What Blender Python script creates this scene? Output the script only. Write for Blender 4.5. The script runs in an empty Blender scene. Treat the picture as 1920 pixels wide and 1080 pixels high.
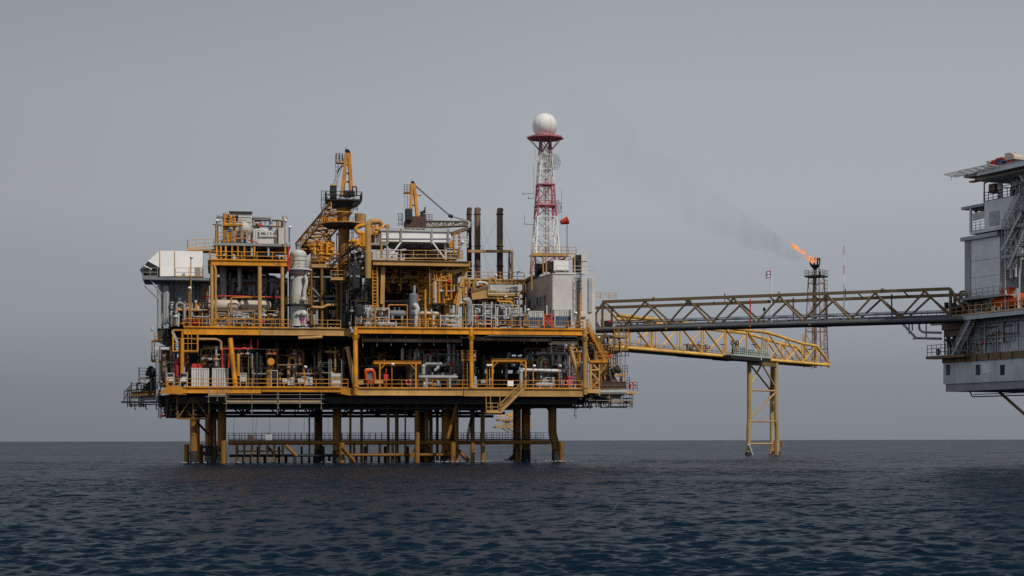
import bpy, math, random
import numpy as np
from mathutils import Vector, Matrix

# ------------------------------------------------------------------ basics
sc = bpy.context.scene
col = sc.collection
rnd = random.Random(7)
FPX = 3080.0           # focal length in pixels of the 1920 px wide picture
CAMZ = 3.0
ROLL = 4.0 / 1920.0
R = math.radians


def horizon(px):
    return 826.0 - (px - 960.0) * ROLL


class Frame:
    """A level building grid: origin, U along its front, V into the depth."""

    def __init__(self, ox, oy, deg):
        self.o = Vector((ox, oy, 0))
        self.a = R(deg)
        self.U = Vector((math.cos(self.a), math.sin(self.a), 0))
        self.V = Vector((-math.sin(self.a), math.cos(self.a), 0))

    def world(self, p):
        return self.o + self.U * p[0] + self.V * p[1] + Vector((0, 0, p[2]))

    def at(self, px, py, v):
        k = (px - 960.0) / FPX
        u = (k * (self.o.y + v * self.V.y) - self.o.x - v * self.V.x) / (self.U.x - k * self.U.y)
        Y = self.o.y + u * self.U.y + v * self.V.y
        return (u, v, CAMZ + (horizon(px) - py) * Y / FPX)


FR = Frame((667 - 960) / FPX * 220.0, 220.0, 10.0)
MAIN = FR


def use(fr):
    global FR
    FR = fr


def pp(px, py, v):
    return FR.at(px, py, v)


def pu(px, v):
    return FR.at(px, 800, v)[0]


def pz(px, py, v):
    return FR.at(px, py, v)[2]


# ------------------------------------------------------------------ materials
MATS = {}


def nodes_of(name):
    m = bpy.data.materials.new(name)
    m.use_nodes = True
    nt = m.node_tree
    return m, nt, nt.nodes['Principled BSDF']


def paint(name, c, rough=0.55, metal=0.0, var=0.25, stain=None, amount=0.5, scale=0.35, streak=True, tone=0.16):
    """Weathered paint: large tone patches, fine grime, runs of rust or dirt."""
    m, nt, b = nodes_of(name)
    N, L = nt.nodes.new, nt.links.new
    geo = N('ShaderNodeNewGeometry')
    mp = N('ShaderNodeMapping')
    mp.inputs['Scale'].default_value = (1, 1, 0.22 if streak else 1)
    L(geo.outputs['Position'], mp.inputs['Vector'])
    n1 = N('ShaderNodeTexNoise'); n1.inputs['Scale'].default_value = scale; n1.inputs['Detail'].default_value = 6
    n1.inputs['Roughness'].default_value = 0.65
    L(geo.outputs['Position'], n1.inputs['Vector'])
    n2 = N('ShaderNodeTexNoise'); n2.inputs['Scale'].default_value = 1.3; n2.inputs['Detail'].default_value = 4
    n2.inputs['Roughness'].default_value = 0.7
    L(mp.outputs['Vector'], n2.inputs['Vector'])
    hsv = N('ShaderNodeHueSaturation')
    hsv.inputs['Color'].default_value = (*c, 1)
    mr = N('ShaderNodeMapRange'); mr.inputs['From Min'].default_value = 0.3; mr.inputs['From Max'].default_value = 0.7
    mr.inputs['To Min'].default_value = 1 - var; mr.inputs['To Max'].default_value = 1 + var * 0.6
    L(n1.outputs['Fac'], mr.inputs['Value'])
    oi = N('ShaderNodeObjectInfo'); jr = N('ShaderNodeMapRange'); jr.inputs['To Min'].default_value = 1 - tone; jr.inputs['To Max'].default_value = 1 + tone * 0.7
    L(oi.outputs['Random'], jr.inputs['Value']); jm = N('ShaderNodeMath'); jm.operation = 'MULTIPLY'
    L(mr.outputs['Result'], jm.inputs[0]); L(jr.outputs['Result'], jm.inputs[1]); L(jm.outputs[0], hsv.inputs['Value'])
    mix = N('ShaderNodeMix'); mix.data_type = 'RGBA'
    L(hsv.outputs['Color'], mix.inputs['A'])
    mix.inputs['B'].default_value = (*(stain or [x * 0.35 for x in c]), 1)
    mr2 = N('ShaderNodeMapRange'); mr2.inputs['From Min'].default_value = 0.66 - 0.2 * amount
    mr2.inputs['From Max'].default_value = 0.82 - 0.1 * amount
    mr2.inputs['To Max'].default_value = 0.35 + 0.55 * amount
    L(n2.outputs['Fac'], mr2.inputs['Value']); L(mr2.outputs['Result'], mix.inputs['Factor'])
    L(mix.outputs['Result'], b.inputs['Base Color'])
    rr = N('ShaderNodeMapRange'); rr.inputs['To Min'].default_value = rough - 0.1; rr.inputs['To Max'].default_value = min(1, rough + 0.25)
    L(n2.outputs['Fac'], rr.inputs['Value']); L(rr.outputs['Result'], b.inputs['Roughness'])
    b.inputs['Metallic'].default_value = metal
    bp = N('ShaderNodeBump'); bp.inputs['Strength'].default_value = 0.12; bp.inputs['Distance'].default_value = 0.02
    L(n2.outputs['Fac'], bp.inputs['Height']); L(bp.outputs['Normal'], b.inputs['Normal'])
    MATS[name] = m
    return m


RUST = (0.16, 0.055, 0.02)
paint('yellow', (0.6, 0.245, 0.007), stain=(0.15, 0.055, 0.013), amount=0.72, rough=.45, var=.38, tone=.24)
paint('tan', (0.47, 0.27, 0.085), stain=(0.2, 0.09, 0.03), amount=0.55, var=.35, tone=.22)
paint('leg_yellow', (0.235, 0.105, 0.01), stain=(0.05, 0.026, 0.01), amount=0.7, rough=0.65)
paint('bridge_brown', (0.15, 0.098, 0.042), stain=(0.04, 0.035, 0.03), amount=0.5)
paint('bridge_grey', (0.09, 0.095, 0.1), stain=(0.05, 0.04, 0.025), amount=0.4)
paint('bridge_yellow', (0.68, 0.39, 0.085), stain=(0.3, 0.13, 0.03), amount=0.4, var=.3)
paint('white', (0.8, 0.8, 0.79), stain=(0.4, 0.32, 0.25), amount=0.22, var=0.1)
paint('offwhite', (0.55, 0.55, 0.53), stain=(0.3, 0.25, 0.2), amount=0.22, var=0.15)
paint('plaster', (0.57, 0.56, 0.54), stain=(0.33, 0.27, 0.21), amount=0.5, var=0.12)
paint('plaster_dirty', (0.5, 0.43, 0.36), stain=(0.2, 0.14, 0.09), amount=0.4, var=0.2)
paint('silver', (0.45, 0.455, 0.46), rough=0.42, metal=0.35, stain=(0.2, 0.15, 0.11), amount=0.3)
paint('grey', (0.30, 0.31, 0.32), stain=(0.13, 0.1, 0.08), amount=0.4)
paint('blue_grey', (0.17, 0.19, 0.215), stain=(0.08, 0.07, 0.06), amount=0.4)
paint('hull_grey', (0.43, 0.46, 0.49), stain=(0.15, 0.11, 0.08), amount=0.6)
paint('clad_grey', (0.58, 0.6, 0.63), stain=(0.24, 0.22, 0.2), amount=0.35, var=0.15)
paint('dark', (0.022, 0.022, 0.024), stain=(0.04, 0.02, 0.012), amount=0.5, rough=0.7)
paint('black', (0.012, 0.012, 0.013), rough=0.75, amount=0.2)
paint('brown', (0.2, 0.125, 0.075), stain=(0.075, 0.035, 0.02), amount=0.6)
paint('maroon', (0.085, 0.042, 0.034), stain=(0.03, 0.018, 0.014), amount=0.6, rough=0.75)
paint('rust', (0.25, 0.115, 0.045), stain=(0.08, 0.03, 0.012), amount=0.7, rough=0.8)
paint('boom_orange', (0.56, 0.27, 0.05), stain=RUST, amount=0.75)
paint('wood', (0.36, 0.25, 0.16), stain=(0.2, 0.12, 0.07), amount=0.4)
paint('tripod_paint', (0.44, 0.3, 0.125), stain=(0.2, 0.1, 0.04), amount=0.5)
paint('red', (0.55, 0.025, 0.018), stain=(0.22, 0.02, 0.015), amount=0.3)
paint('orange', (0.75, 0.09, 0.018), stain=(0.4, 0.05, 0.02), amount=0.25, rough=0.4)
paint('pink', (0.5, 0.1, 0.24), amount=0.2)
paint('blue', (0.045, 0.09, 0.17), stain=(0.03, 0.04, 0.06), amount=0.4)
paint('pale_green', (0.42, 0.52, 0.46), stain=(0.16, 0.18, 0.14), amount=0.4)
paint('tower_red', (0.45, 0.12, 0.155), stain=(0.2, 0.03, 0.03), amount=0.3)
paint('rubber', (0.02, 0.02, 0.022), rough=0.85, amount=0.1)
paint('cable', (0.03, 0.03, 0.032), rough=0.6, amount=0.1)
paint('flag_white', (0.75, 0.75, 0.76), amount=0.1, var=0.05)
paint('flag_blue', (0.2, 0.19, 0.45), amount=0.1, var=0.05)
paint('helideck', (0.33, 0.32, 0.28), stain=(0.16, 0.14, 0.11), amount=0.4)

m, nt, b = nodes_of('glass')
b.inputs['Base Color'].default_value = (0.03, 0.035, 0.042, 1); b.inputs['Roughness'].default_value = 0.12
MATS['glass'] = m


def clad(name, base, step, axis='h'):
    """Panel cladding: a copy of a paint with pressed ribs as bump only."""
    m = MATS[base].copy(); m.name = name
    nt = m.node_tree; b = nt.nodes['Principled BSDF']; N, L = nt.nodes.new, nt.links.new
    bp = [n for n in nt.nodes if n.type == 'BUMP'][0]
    tc = N('ShaderNodeTexCoord'); w = N('ShaderNodeTexWave')
    w.bands_direction = 'X' if axis == 'v' else 'Z'
    w.inputs['Scale'].default_value = 0.314 / step * 1.0
    L(tc.outputs['Object'], w.inputs['Vector'])
    b2 = N('ShaderNodeBump'); b2.inputs['Distance'].default_value = 0.05; b2.inputs['Strength'].default_value = 0.8
    L(w.outputs['Fac'], b2.inputs['Height']); L(bp.outputs['Normal'], b2.inputs['Normal'])
    L(b2.outputs['Normal'], b.inputs['Normal'])
    MATS[name] = m


clad('white_ribbed', 'offwhite', 0.3, 'v')
clad('blue_ribbed', 'blue', 0.3, 'v')


# ------------------------------------------------------------------ mesh builder
class MB:
    def __init__(self):
        self.v = []; self.f = []; self.s = []

    def add(self, vs, fs, smooth=False):
        k = len(self.v)
        self.v += [tuple(p) for p in vs]
        for f in fs:
            self.f.append([i + k for i in f]); self.s.append(smooth)
        return self

    def bx(self, u0, u1, v0, v1, z0, z1):
        P = [(x, y, z) for z in (z0, z1) for y in (v0, v1) for x in (u0, u1)]
        return self.add(P, [(0, 2, 3, 1), (4, 5, 7, 6), (0, 1, 5, 4), (2, 6, 7, 3), (0, 4, 6, 2), (1, 3, 7, 5)])

    def axes(self, p, q):
        p, q = Vector(p), Vector(q); d = q - p; l = d.length or 1e-6; d /= l
        up = Vector((0, 0, 1)) if abs(d.z) < 0.95 else Vector((0, 1, 0))
        s = d.cross(up).normalized(); t = s.cross(d).normalized()
        return p, q, d, s, t

    def beam(self, p, q, w, h):
        p, q, d, s, t = self.axes(p, q)
        P = [e + s * a * w / 2 + t * b_ * h / 2 for e in (p, q) for a, b_ in ((-1, -1), (1, -1), (1, 1), (-1, 1))]
        return self.add(P, [(3, 2, 1, 0), (4, 5, 6, 7), (0, 1, 5, 4), (1, 2, 6, 5), (2, 3, 7, 6), (3, 0, 4, 7)])

    def ibeam(self, p, q, w, h, t=0.06):
        """Rolled I section: one closed 12-corner outline swept from p to q."""
        p, q, d, s, up = self.axes(p, q)
        a, b_ = w / 2, h / 2
        o = [(-a, -b_), (a, -b_), (a, -b_ + t), (t / 2, -b_ + t), (t / 2, b_ - t), (a, b_ - t), (a, b_), (-a, b_), (-a, b_ - t), (-t / 2, b_ - t), (-t / 2, -b_ + t), (-a, -b_ + t)]
        P = [e + s * x + up * y for e in (p, q) for x, y in o]
        F = [(i, (i + 1) % 12, 12 + (i + 1) % 12, 12 + i) for i in range(12)]
        for k in (0, 12):
            F += [(k, k + 1, k + 2, k + 11), (k + 3, k + 4, k + 9, k + 10), (k + 5, k + 6, k + 7, k + 8)]
        return self.add(P, F)

    def bar(self, p, q, r, n=8, r2=None):
        r2 = r if r2 is None else r2
        p, q, d, s, t = self.axes(p, q)
        A = [(math.cos(2 * math.pi * i / n), math.sin(2 * math.pi * i / n)) for i in range(n)]
        P = [p + (s * c + t * w) * r for c, w in A] + [q + (s * c + t * w) * r2 for c, w in A]
        self.add(P, [(i, (i + 1) % n, n + (i + 1) % n, n + i) for i in range(n)], True)
        self.add(P[:n], [tuple(range(n - 1, -1, -1))])
        return self.add(P[n:], [tuple(range(n))])

    def tube(self, pts, r, n=8, bend=None):
        """A pipe along pts with rounded elbows."""
        pts = [Vector(p) for p in pts]
        bend = r * 2.2 if bend is None else bend
        path = [pts[0]]
        for a, b_, c in zip(pts, pts[1:], pts[2:]):
            d1, d2 = (a - b_), (c - b_)
            k = min(bend, d1.length * 0.49, d2.length * 0.49)
            if k < 1e-4: continue
            p0, p2 = b_ + d1.normalized() * k, b_ + d2.normalized() * k
            for i in range(5):
                t = i / 4
                path.append(p0 * (1 - t) ** 2 + b_ * 2 * t * (1 - t) + p2 * t * t)
        path.append(pts[-1])
        rings = []; nrm = None
        for i, p in enumerate(path):
            d = (path[min(i + 1, len(path) - 1)] - path[max(i - 1, 0)])
            if d.length < 1e-9: d = Vector((0, 0, 1))
            d.normalize()
            if nrm is None:
                up = Vector((0, 0, 1)) if abs(d.z) < 0.9 else Vector((0, 1, 0))
                nrm = d.cross(up).normalized()
            else:
                nrm = (nrm - d * nrm.dot(d))
                nrm = nrm.normalized() if nrm.length > 1e-6 else d.orthogonal().normalized()
            t = d.cross(nrm)
            rings.append([p + (nrm * math.cos(2 * math.pi * i2 / n) + t * math.sin(2 * math.pi * i2 / n)) * r for i2 in range(n)])
        P = [p for g in rings for p in g]
        F = [(k * n + i, k * n + (i + 1) % n, (k + 1) * n + (i + 1) % n, (k + 1) * n + i) for k in range(len(rings) - 1) for i in range(n)]
        self.add(P, F, True)
        self.add(rings[0], [tuple(range(n - 1, -1, -1))]); self.add(rings[-1], [tuple(range(n))])
        return self

    def lathe(self, c, prof, n=20, axis=(0, 0, 1), hard=()):
        d = Vector(axis).normalized(); c = Vector(c)
        s = d.orthogonal().normalized(); t = d.cross(s)
        rings = []
        for r, h in prof:
            rings.append([c + d * h + (s * math.cos(2 * math.pi * i / n) + t * math.sin(2 * math.pi * i / n)) * max(r, 1e-3) for i in range(n)])
        for k in range(len(prof) - 1):
            dr, dh = prof[k + 1][0] - prof[k][0], prof[k + 1][1] - prof[k][1]
            self.add(rings[k] + rings[k + 1], [(i, (i + 1) % n, n + (i + 1) % n, n + i) for i in range(n)], True)
        if prof[0][0] > 0.01: self.add(rings[0], [tuple(range(n - 1, -1, -1))])
        if prof[-1][0] > 0.01: self.add(rings[-1], [tuple(range(n))])
        return self

    def ball(self, c, r, n=14, sq=1.0):
        P, F = [], []; m_ = n // 2
        for j in range(m_ + 1):
            a = math.pi * j / m_
            for i in range(n):
                b_ = 2 * math.pi * i / n
                P.append((c[0] + r * math.sin(a) * math.cos(b_), c[1] + r * math.sin(a) * math.sin(b_), c[2] - r * sq * math.cos(a)))
        for j in range(m_):
            for i in range(n):
                F.append((j * n + i, j * n + (i + 1) % n, (j + 1) * n + (i + 1) % n, (j + 1) * n + i))
        return self.add(P, F, True)

    def torus(self, c, RR, r, axis=(0, 1, 0), n=20, k=8):
        d = Vector(axis).normalized(); s = d.orthogonal().normalized(); t = d.cross(s); c = Vector(c)
        P, F = [], []
        for i in range(n):
            a = 2 * math.pi * i / n; o = s * math.cos(a) + t * math.sin(a)
            for j in range(k):
                b_ = 2 * math.pi * j / k
                P.append(c + o * (RR + r * math.cos(b_)) + d * r * math.sin(b_))
        for i in range(n):
            for j in range(k):
                F.append((i * k + j, ((i + 1) % n) * k + j, ((i + 1) % n) * k + (j + 1) % k, i * k + (j + 1) % k))
        return self.add(P, F, True)

    def prism(self, poly, vec):
        n = len(poly); vec = Vector(vec)
        P = [Vector(p) for p in poly] + [Vector(p) + vec for p in poly]
        return self.add(P, [tuple(range(n - 1, -1, -1)), tuple(range(n, 2 * n))] + [(i, (i + 1) % n, n + (i + 1) % n, n + i) for i in range(n)])

    # ---- compound shapes
    def rail(self, p, q, h=1.1, step=1.6, r=0.045, mids=1, toe=True):
        p, q = Vector(p), Vector(q); l = (q - p).length
        n = max(1, round(l / step)); z = Vector((0, 0, 1))
        for i in range(n + 1):
            a = p.lerp(q, i / n)
            self.bar(a, a + z * h, r, 6)
        for k in range(mids + 1):
            hh = h * (k + 1) / (mids + 1)
            self.bar(p + z * (hh - 0.01 * k), q + z * (hh - 0.01 * k), r * 0.9, 6)
        if toe:
            self.beam(p + z * 0.08, q + z * 0.08, 0.03, 0.14)
        return self

    def girder(self, p, q, h, w=0.45, t=0.06, step=2.6):
        """Plate girder, top edge on the line p-q, with web stiffeners."""
        p, q = Vector(p), Vector(q); z = Vector((0, 0, 1))
        self.ibeam(p - z * h / 2, q - z * h / 2, w, h, t)
        d = q - p; n = max(1, round(d.length / step)); dd = d.normalized()
        for i in range(1, n):
            a = p.lerp(q, i / n) - z * h / 2
            self.beam(a - z * (h / 2 - t - 0.004), a + z * (h / 2 - t - 0.004), w * 0.82, 0.04) if abs(dd.x) > 0.7 else None
        return self

    def ladder(self, p, h, w=0.5, along=(1, 0, 0), cage=True, r=0.04, out=(0, -1, 0), start=2.2):
        p = Vector(p); a = Vector(along) * w / 2; z = Vector((0, 0, 1)); o = Vector(out)
        for s in (-1, 1):
            self.bar(p + a * s, p + a * s + z * h, r, 6)
        n = int(h / 0.45)
        for i in range(1, n):
            self.bar(p - a + z * i * 0.45, p + a + z * i * 0.45, r * 0.7, 5)
        if cage and h > start + 0.5:
            k = max(2, int((h - start) / 0.9))
            for i in range(k + 1):
                zz = z * (start + (h - start) * i / k)
                pts = [p - a * 1.3 + zz, p - a * 1.3 + o * 0.55 + zz, p + o * 0.8 + zz, p + a * 1.3 + o * 0.55 + zz, p + a * 1.3 + zz]
                for e, g in zip(pts, pts[1:]): self.bar(e, g, r * 0.8, 5)
            for off in (-a * 1.3 + o * 0.5, o * 0.8, a * 1.3 + o * 0.5):
                self.bar(p + off + z * start, p + off + z * h, r * 0.7, 5)
        return self

    def stair(self, p, q, w=0.9, side=(0, 1, 0), rail=True, r=0.045):
        p, q = Vector(p), Vector(q); s = Vector(side) * w / 2; z = Vector((0, 0, 1))
        n = max(2, int(abs(q.z - p.z) / 0.28))
        for k in (-1, 1):
            self.beam(p + s * k, q + s * k, 0.06, 0.3)
            if rail:
                m_ = max(2, int((q - p).length / 1.5))
                for hh in (1.05, 0.55): self.bar(p + s * k + z * hh, q + s * k + z * hh, r, 6)
                for i in range(m_ + 1):
                    a = p.lerp(q, i / m_) + s * k
                    self.bar(a, a + z * 1.05, r, 6)
        dx = (q - p); dx.z = 0; dx.normalize()
        for i in range(1, n):
            a = p.lerp(q, i / n)
            self.beam(a - s * 0.96, a + s * 0.96, 0.24, 0.05)
        return self

    def lattice(self, p, q, w, h, bays, rc=0.09, rd=0.05, w2=None, h2=None, side=None):
        """Four-chord lattice box from p to q, lacing on all four faces."""
        p, q = Vector(p), Vector(q); d = (q - p).normalized()
        s = Vector(side).normalized() if side else d.cross(Vector((0, 0, 1))).normalized()
        t = s.cross(d).normalized()
        w2 = w if w2 is None else w2; h2 = h if h2 is None else h2

        def cor(k, f):
            a, b_ = ((-1, -1), (1, -1), (1, 1), (-1, 1))[k]
            return p.lerp(q, f) + s * a * (w + (w2 - w) * f) / 2 + t * b_ * (h + (h2 - h) * f) / 2
        for k in range(4):
            self.bar(cor(k, 0), cor(k, 1), rc, 6)
        for i in range(bays):
            f0, f1 = i / bays, (i + 1) / bays
            for k in range(4):
                j = (k + 1) % 4
                self.bar(cor(k, f0), cor(j, f0), rd, 5)
                a, b_ = (k, j) if i % 2 else (j, k)
                self.bar(cor(a, f0), cor(b_, f1), rd, 5)
        for k in range(4):
            self.bar(cor(k, 1), cor((k + 1) % 4, 1), rd, 5)
        return self

    def mesh(self, name, mat, base=(0, 0, 0)):
        me = bpy.data.meshes.new(name)
        b = Vector(base)
        me.from_pydata([tuple(Vector(p) - b) for p in self.v], [], self.f)
        me.polygons.foreach_set('use_smooth', self.s)
        me.materials.append(MATS[mat])
        me.update()
        return me

    def box_base(self):
        xs = list(zip(*self.v))
        return (sum((min(xs[0]), max(xs[0]))) / 2, sum((min(xs[1]), max(xs[1]))) / 2, min(xs[2]))


BASE = {}


def props(o, label, cat, group=None, kind=None):
    if label: o['label'] = label
    if cat: o['category'] = cat
    if group: o['group'] = group
    if kind: o['kind'] = kind
    return o


def thing(name, label, cat, base, group=None):
    o = bpy.data.objects.new(name, None); col.objects.link(o)
    o.empty_display_size = 0.5
    o.location = FR.world(base); o.rotation_euler = (0, 0, FR.a)
    BASE[o] = Vector(base)
    return props(o, label, cat, group)


def part(par, name, mb, mat, label=None):
    o = bpy.data.objects.new(name, mb.mesh(name, mat, BASE[par])); col.objects.link(o)
    o.parent = par; BASE[o] = BASE[par]; CH.setdefault(par, []).append(o)
    if label: o['label'] = label
    return o


def single(name, mb, mat, label, cat, group=None, kind=None):
    base = mb.box_base()
    o = bpy.data.objects.new(name, mb.mesh(name, mat, base)); col.objects.link(o)
    o.location = FR.world(base); o.rotation_euler = (0, 0, FR.a); BASE[o] = Vector(base)
    return props(o, label, cat, group, kind)


CH = {}


def copy_tree(o, par=None):
    c = o.copy(); col.objects.link(c)
    if par:
        c.parent = par; CH.setdefault(par, []).append(c)
    if o in BASE: BASE[c] = BASE[o]
    for ch in list(CH.get(o, [])): copy_tree(ch, c)
    return c


def move_to(o, base, rot=0.0):
    o.location = FR.world(base); o.rotation_euler = (0, 0, FR.a + rot)
    return o


def pbox(mb, x0, x1, y0, y1, v0, v1):
    """A box whose front face (at depth v0) spans these picture columns and rows."""
    xm, ym = (x0 + x1) / 2, y1
    mb.bx(pu(x0, v0), pu(x1, v0), v0, v1, pz(xm, y1, v0), pz(xm, y0, v0))
    return mb


def pbar(mb, x0, y0, x1, y1, v, r, v2=None, n=8):
    return mb.bar(pp(x0, y0, v), pp(x1, y1, v if v2 is None else v2), r, n)


def ptube(mb, pts, v, r, n=8):
    return mb.tube([pp(p[0], p[1], p[2] if len(p) > 2 else v) for p in pts], r, n)

# ------------------------------------------------------------------ camera, light, sky
cam = bpy.data.cameras.new('camera'); co = bpy.data.objects.new('camera', cam); col.objects.link(co)
cam.lens = 36.0 * FPX / 1920.0; cam.sensor_width = 36.0
cam.shift_y = (826 - 540) / 1920.0
cam.clip_start = 0.5; cam.clip_end = 80000
co.location = (0, 0, CAMZ)
co.rotation_mode = 'XYZ'
co.matrix_world = Matrix.Translation((0, 0, CAMZ)) @ Matrix.Rotation(R(90), 4, 'X') @ Matrix.Rotation(-math.atan(ROLL), 4, 'Z')
sc.camera = co

SUN_EL, SUN_AZ = R(47), R(42)     # azimuth measured from straight behind the camera towards its right
sd = Vector((math.sin(SUN_AZ) * math.cos(SUN_EL), -math.cos(SUN_AZ) * math.cos(SUN_EL), math.sin(SUN_EL)))
sun = bpy.data.lights.new('sun', 'SUN'); so = bpy.data.objects.new('sun', sun); col.objects.link(so)
sun.energy = 3.1; sun.angle = R(0.6); sun.color = (1.0, 0.93, 0.83)
so.rotation_euler = sd.to_track_quat('Z', 'Y').to_euler()
so.location = (200, -100, 200)

w = bpy.data.worlds.new('World'); sc.world = w; w.use_nodes = True
nt = w.node_tree; nt.nodes.clear(); N, L = nt.nodes.new, nt.links.new
out = N('ShaderNodeOutputWorld')
sky = N('ShaderNodeTexSky'); sky.sky_type = 'NISHITA'; sky.sun_disc = False
sky.sun_elevation = SUN_EL; sky.sun_rotation = math.atan2(sd.x, sd.y)
sky.air_density = 1.5; sky.dust_density = 6.0
bg1 = N('ShaderNodeBackground'); bg1.inputs['Strength'].default_value = 0.05
L(sky.outputs['Color'], bg1.inputs['Color'])
# the overcast veil: brightest some ten degrees up, dull towards the sea and the zenith
tc = N('ShaderNodeTexCoord'); sep = N('ShaderNodeSeparateXYZ'); L(tc.outputs['Generated'], sep.inputs['Vector'])
ns = N('ShaderNodeTexNoise'); ns.inputs['Scale'].default_value = 3.0; ns.inputs['Detail'].default_value = 3
mpn = N('ShaderNodeMapping'); mpn.inputs['Scale'].default_value = (1, 1, 3); L(tc.outputs['Generated'], mpn.inputs['Vector']); L(mpn.outputs['Vector'], ns.inputs['Vector'])
mul = N('ShaderNodeMath'); mul.operation = 'MULTIPLY_ADD'; mul.inputs[1].default_value = 0.03; L(ns.outputs['Fac'], mul.inputs[0]); mul.inputs[2].default_value = -0.015
ad = N('ShaderNodeMath'); ad.operation = 'ADD'; L(sep.outputs['Z'], ad.inputs[0]); L(mul.outputs[0], ad.inputs[1])
rp = N('ShaderNodeValToRGB'); L(ad.outputs[0], rp.inputs['Fac'])
e = rp.color_ramp.elements
e[0].position = 0.0; e[0].color = (0.2, 0.216, 0.252, 1)
e[1].position = 1.0; e[1].color = (0.05, 0.058, 0.07, 1)
for p_, c_ in ((0.04, (0.235, 0.252, 0.287)), (0.085, (0.312, 0.333, 0.37)), (0.14, (0.366, 0.389, 0.424)), (0.2, (0.36, 0.386, 0.415)),
               (0.265, (0.315, 0.342, 0.366)), (0.3, (0.14, 0.158, 0.185)), (0.36, (0.075, 0.09, 0.113)), (0.6, (0.065, 0.078, 0.1))):
    k = e.new(p_); k.color = (*c_, 1)
# a little duller far to the west (-x)
sx = N('ShaderNodeMapRange'); sx.inputs['From Min'].default_value = -0.32; sx.inputs['From Max'].default_value = 0.05
sx.inputs['To Min'].default_value = 0.9; sx.inputs['To Max'].default_value = 1.07
L(sep.outputs['X'], sx.inputs['Value'])
# added sky glow, out of view to the west, to brighten shaded west-facing walls
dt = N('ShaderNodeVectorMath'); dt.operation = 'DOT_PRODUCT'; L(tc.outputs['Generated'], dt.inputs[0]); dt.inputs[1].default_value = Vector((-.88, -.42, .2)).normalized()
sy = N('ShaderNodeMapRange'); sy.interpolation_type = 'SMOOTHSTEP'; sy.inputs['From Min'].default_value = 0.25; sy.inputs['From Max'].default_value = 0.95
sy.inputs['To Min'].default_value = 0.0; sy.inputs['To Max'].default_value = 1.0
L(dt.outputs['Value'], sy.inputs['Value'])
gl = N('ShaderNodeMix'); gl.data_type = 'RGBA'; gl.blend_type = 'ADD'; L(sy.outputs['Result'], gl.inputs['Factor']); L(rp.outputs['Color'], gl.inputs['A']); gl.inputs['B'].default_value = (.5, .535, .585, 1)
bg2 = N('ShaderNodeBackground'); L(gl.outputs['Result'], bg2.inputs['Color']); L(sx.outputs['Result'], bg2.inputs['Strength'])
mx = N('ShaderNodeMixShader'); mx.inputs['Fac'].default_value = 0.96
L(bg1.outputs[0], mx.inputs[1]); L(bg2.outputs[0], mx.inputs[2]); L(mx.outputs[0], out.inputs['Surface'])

sc.view_settings.view_transform = 'Standard'; sc.view_settings.look = 'None'
sc.view_settings.exposure = 0.0; sc.view_settings.gamma = 1.0
sc.render.engine = 'CYCLES'
sc.cycles.max_bounces = 6; sc.cycles.diffuse_bounces = 2; sc.cycles.glossy_bounces = 3
sc.cycles.transparent_max_bounces = 12; sc.cycles.volume_bounces = 0
sc.cycles.use_denoising = False

# ------------------------------------------------------------------ sea
SLOPE = 1.35
m, nt, b = nodes_of('sea')
N, L = nt.nodes.new, nt.links.new
b.inputs['Base Color'].default_value = (0.003, 0.012, 0.025, 1)
b.inputs['IOR'].default_value = 1.15
b.inputs['Roughness'].default_value = 0.29
g = N('ShaderNodeNewGeometry')
mp = N('ShaderNodeMapping'); mp.inputs['Rotation'].default_value = (0, 0, R(14)); mp.inputs['Scale'].default_value = (0.55, 1.0, 1)
L(g.outputs['Position'], mp.inputs['Vector'])
acc = None
for s_, wgt in ((7.0, .5), (3., .6), (1., .4), (.25, .3), (.06, .2)):
    n_ = N('ShaderNodeTexNoise'); n_.inputs['Scale'].default_value = s_; n_.inputs['Detail'].default_value = 1.5
    L(mp.outputs['Vector'], n_.inputs['Vector'])
    su = N('ShaderNodeVectorMath'); su.operation = 'SUBTRACT'; L(n_.outputs['Color'], su.inputs[0]); su.inputs[1].default_value = (.5, .5, .5)
    ml = N('ShaderNodeVectorMath'); ml.operation = 'MULTIPLY'; L(su.outputs[0], ml.inputs[0]); ml.inputs[1].default_value = (wgt * SLOPE, wgt * SLOPE, 0)
    if acc:
        ad_ = N('ShaderNodeVectorMath'); L(acc.outputs[0], ad_.inputs[0]); L(ml.outputs[0], ad_.inputs[1]); acc = ad_
    else: acc = ml
# gusts: broad patches where the ripples are livelier or calmer
gn = N('ShaderNodeTexNoise'); gn.inputs['Scale'].default_value = .035; gn.inputs['Detail'].default_value = 3; L(mp.outputs['Vector'], gn.inputs['Vector'])
gm = N('ShaderNodeMapRange'); gm.inputs['From Min'].default_value = .35; gm.inputs['From Max'].default_value = .65; gm.inputs['To Min'].default_value = .55; gm.inputs['To Max'].default_value = 1.5
L(gn.outputs['Fac'], gm.inputs['Value']); gs = N('ShaderNodeVectorMath'); gs.operation = 'SCALE'; L(acc.outputs[0], gs.inputs[0]); L(gm.outputs['Result'], gs.inputs['Scale'])
ad_ = N('ShaderNodeVectorMath'); L(gs.outputs[0], ad_.inputs[0]); L(g.outputs['Normal'], ad_.inputs[1])
nm = N('ShaderNodeVectorMath'); nm.operation = 'NORMALIZE'; L(ad_.outputs[0], nm.inputs[0])
L(nm.outputs[0], b.inputs['Normal'])
MATS['sea'] = m

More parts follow.
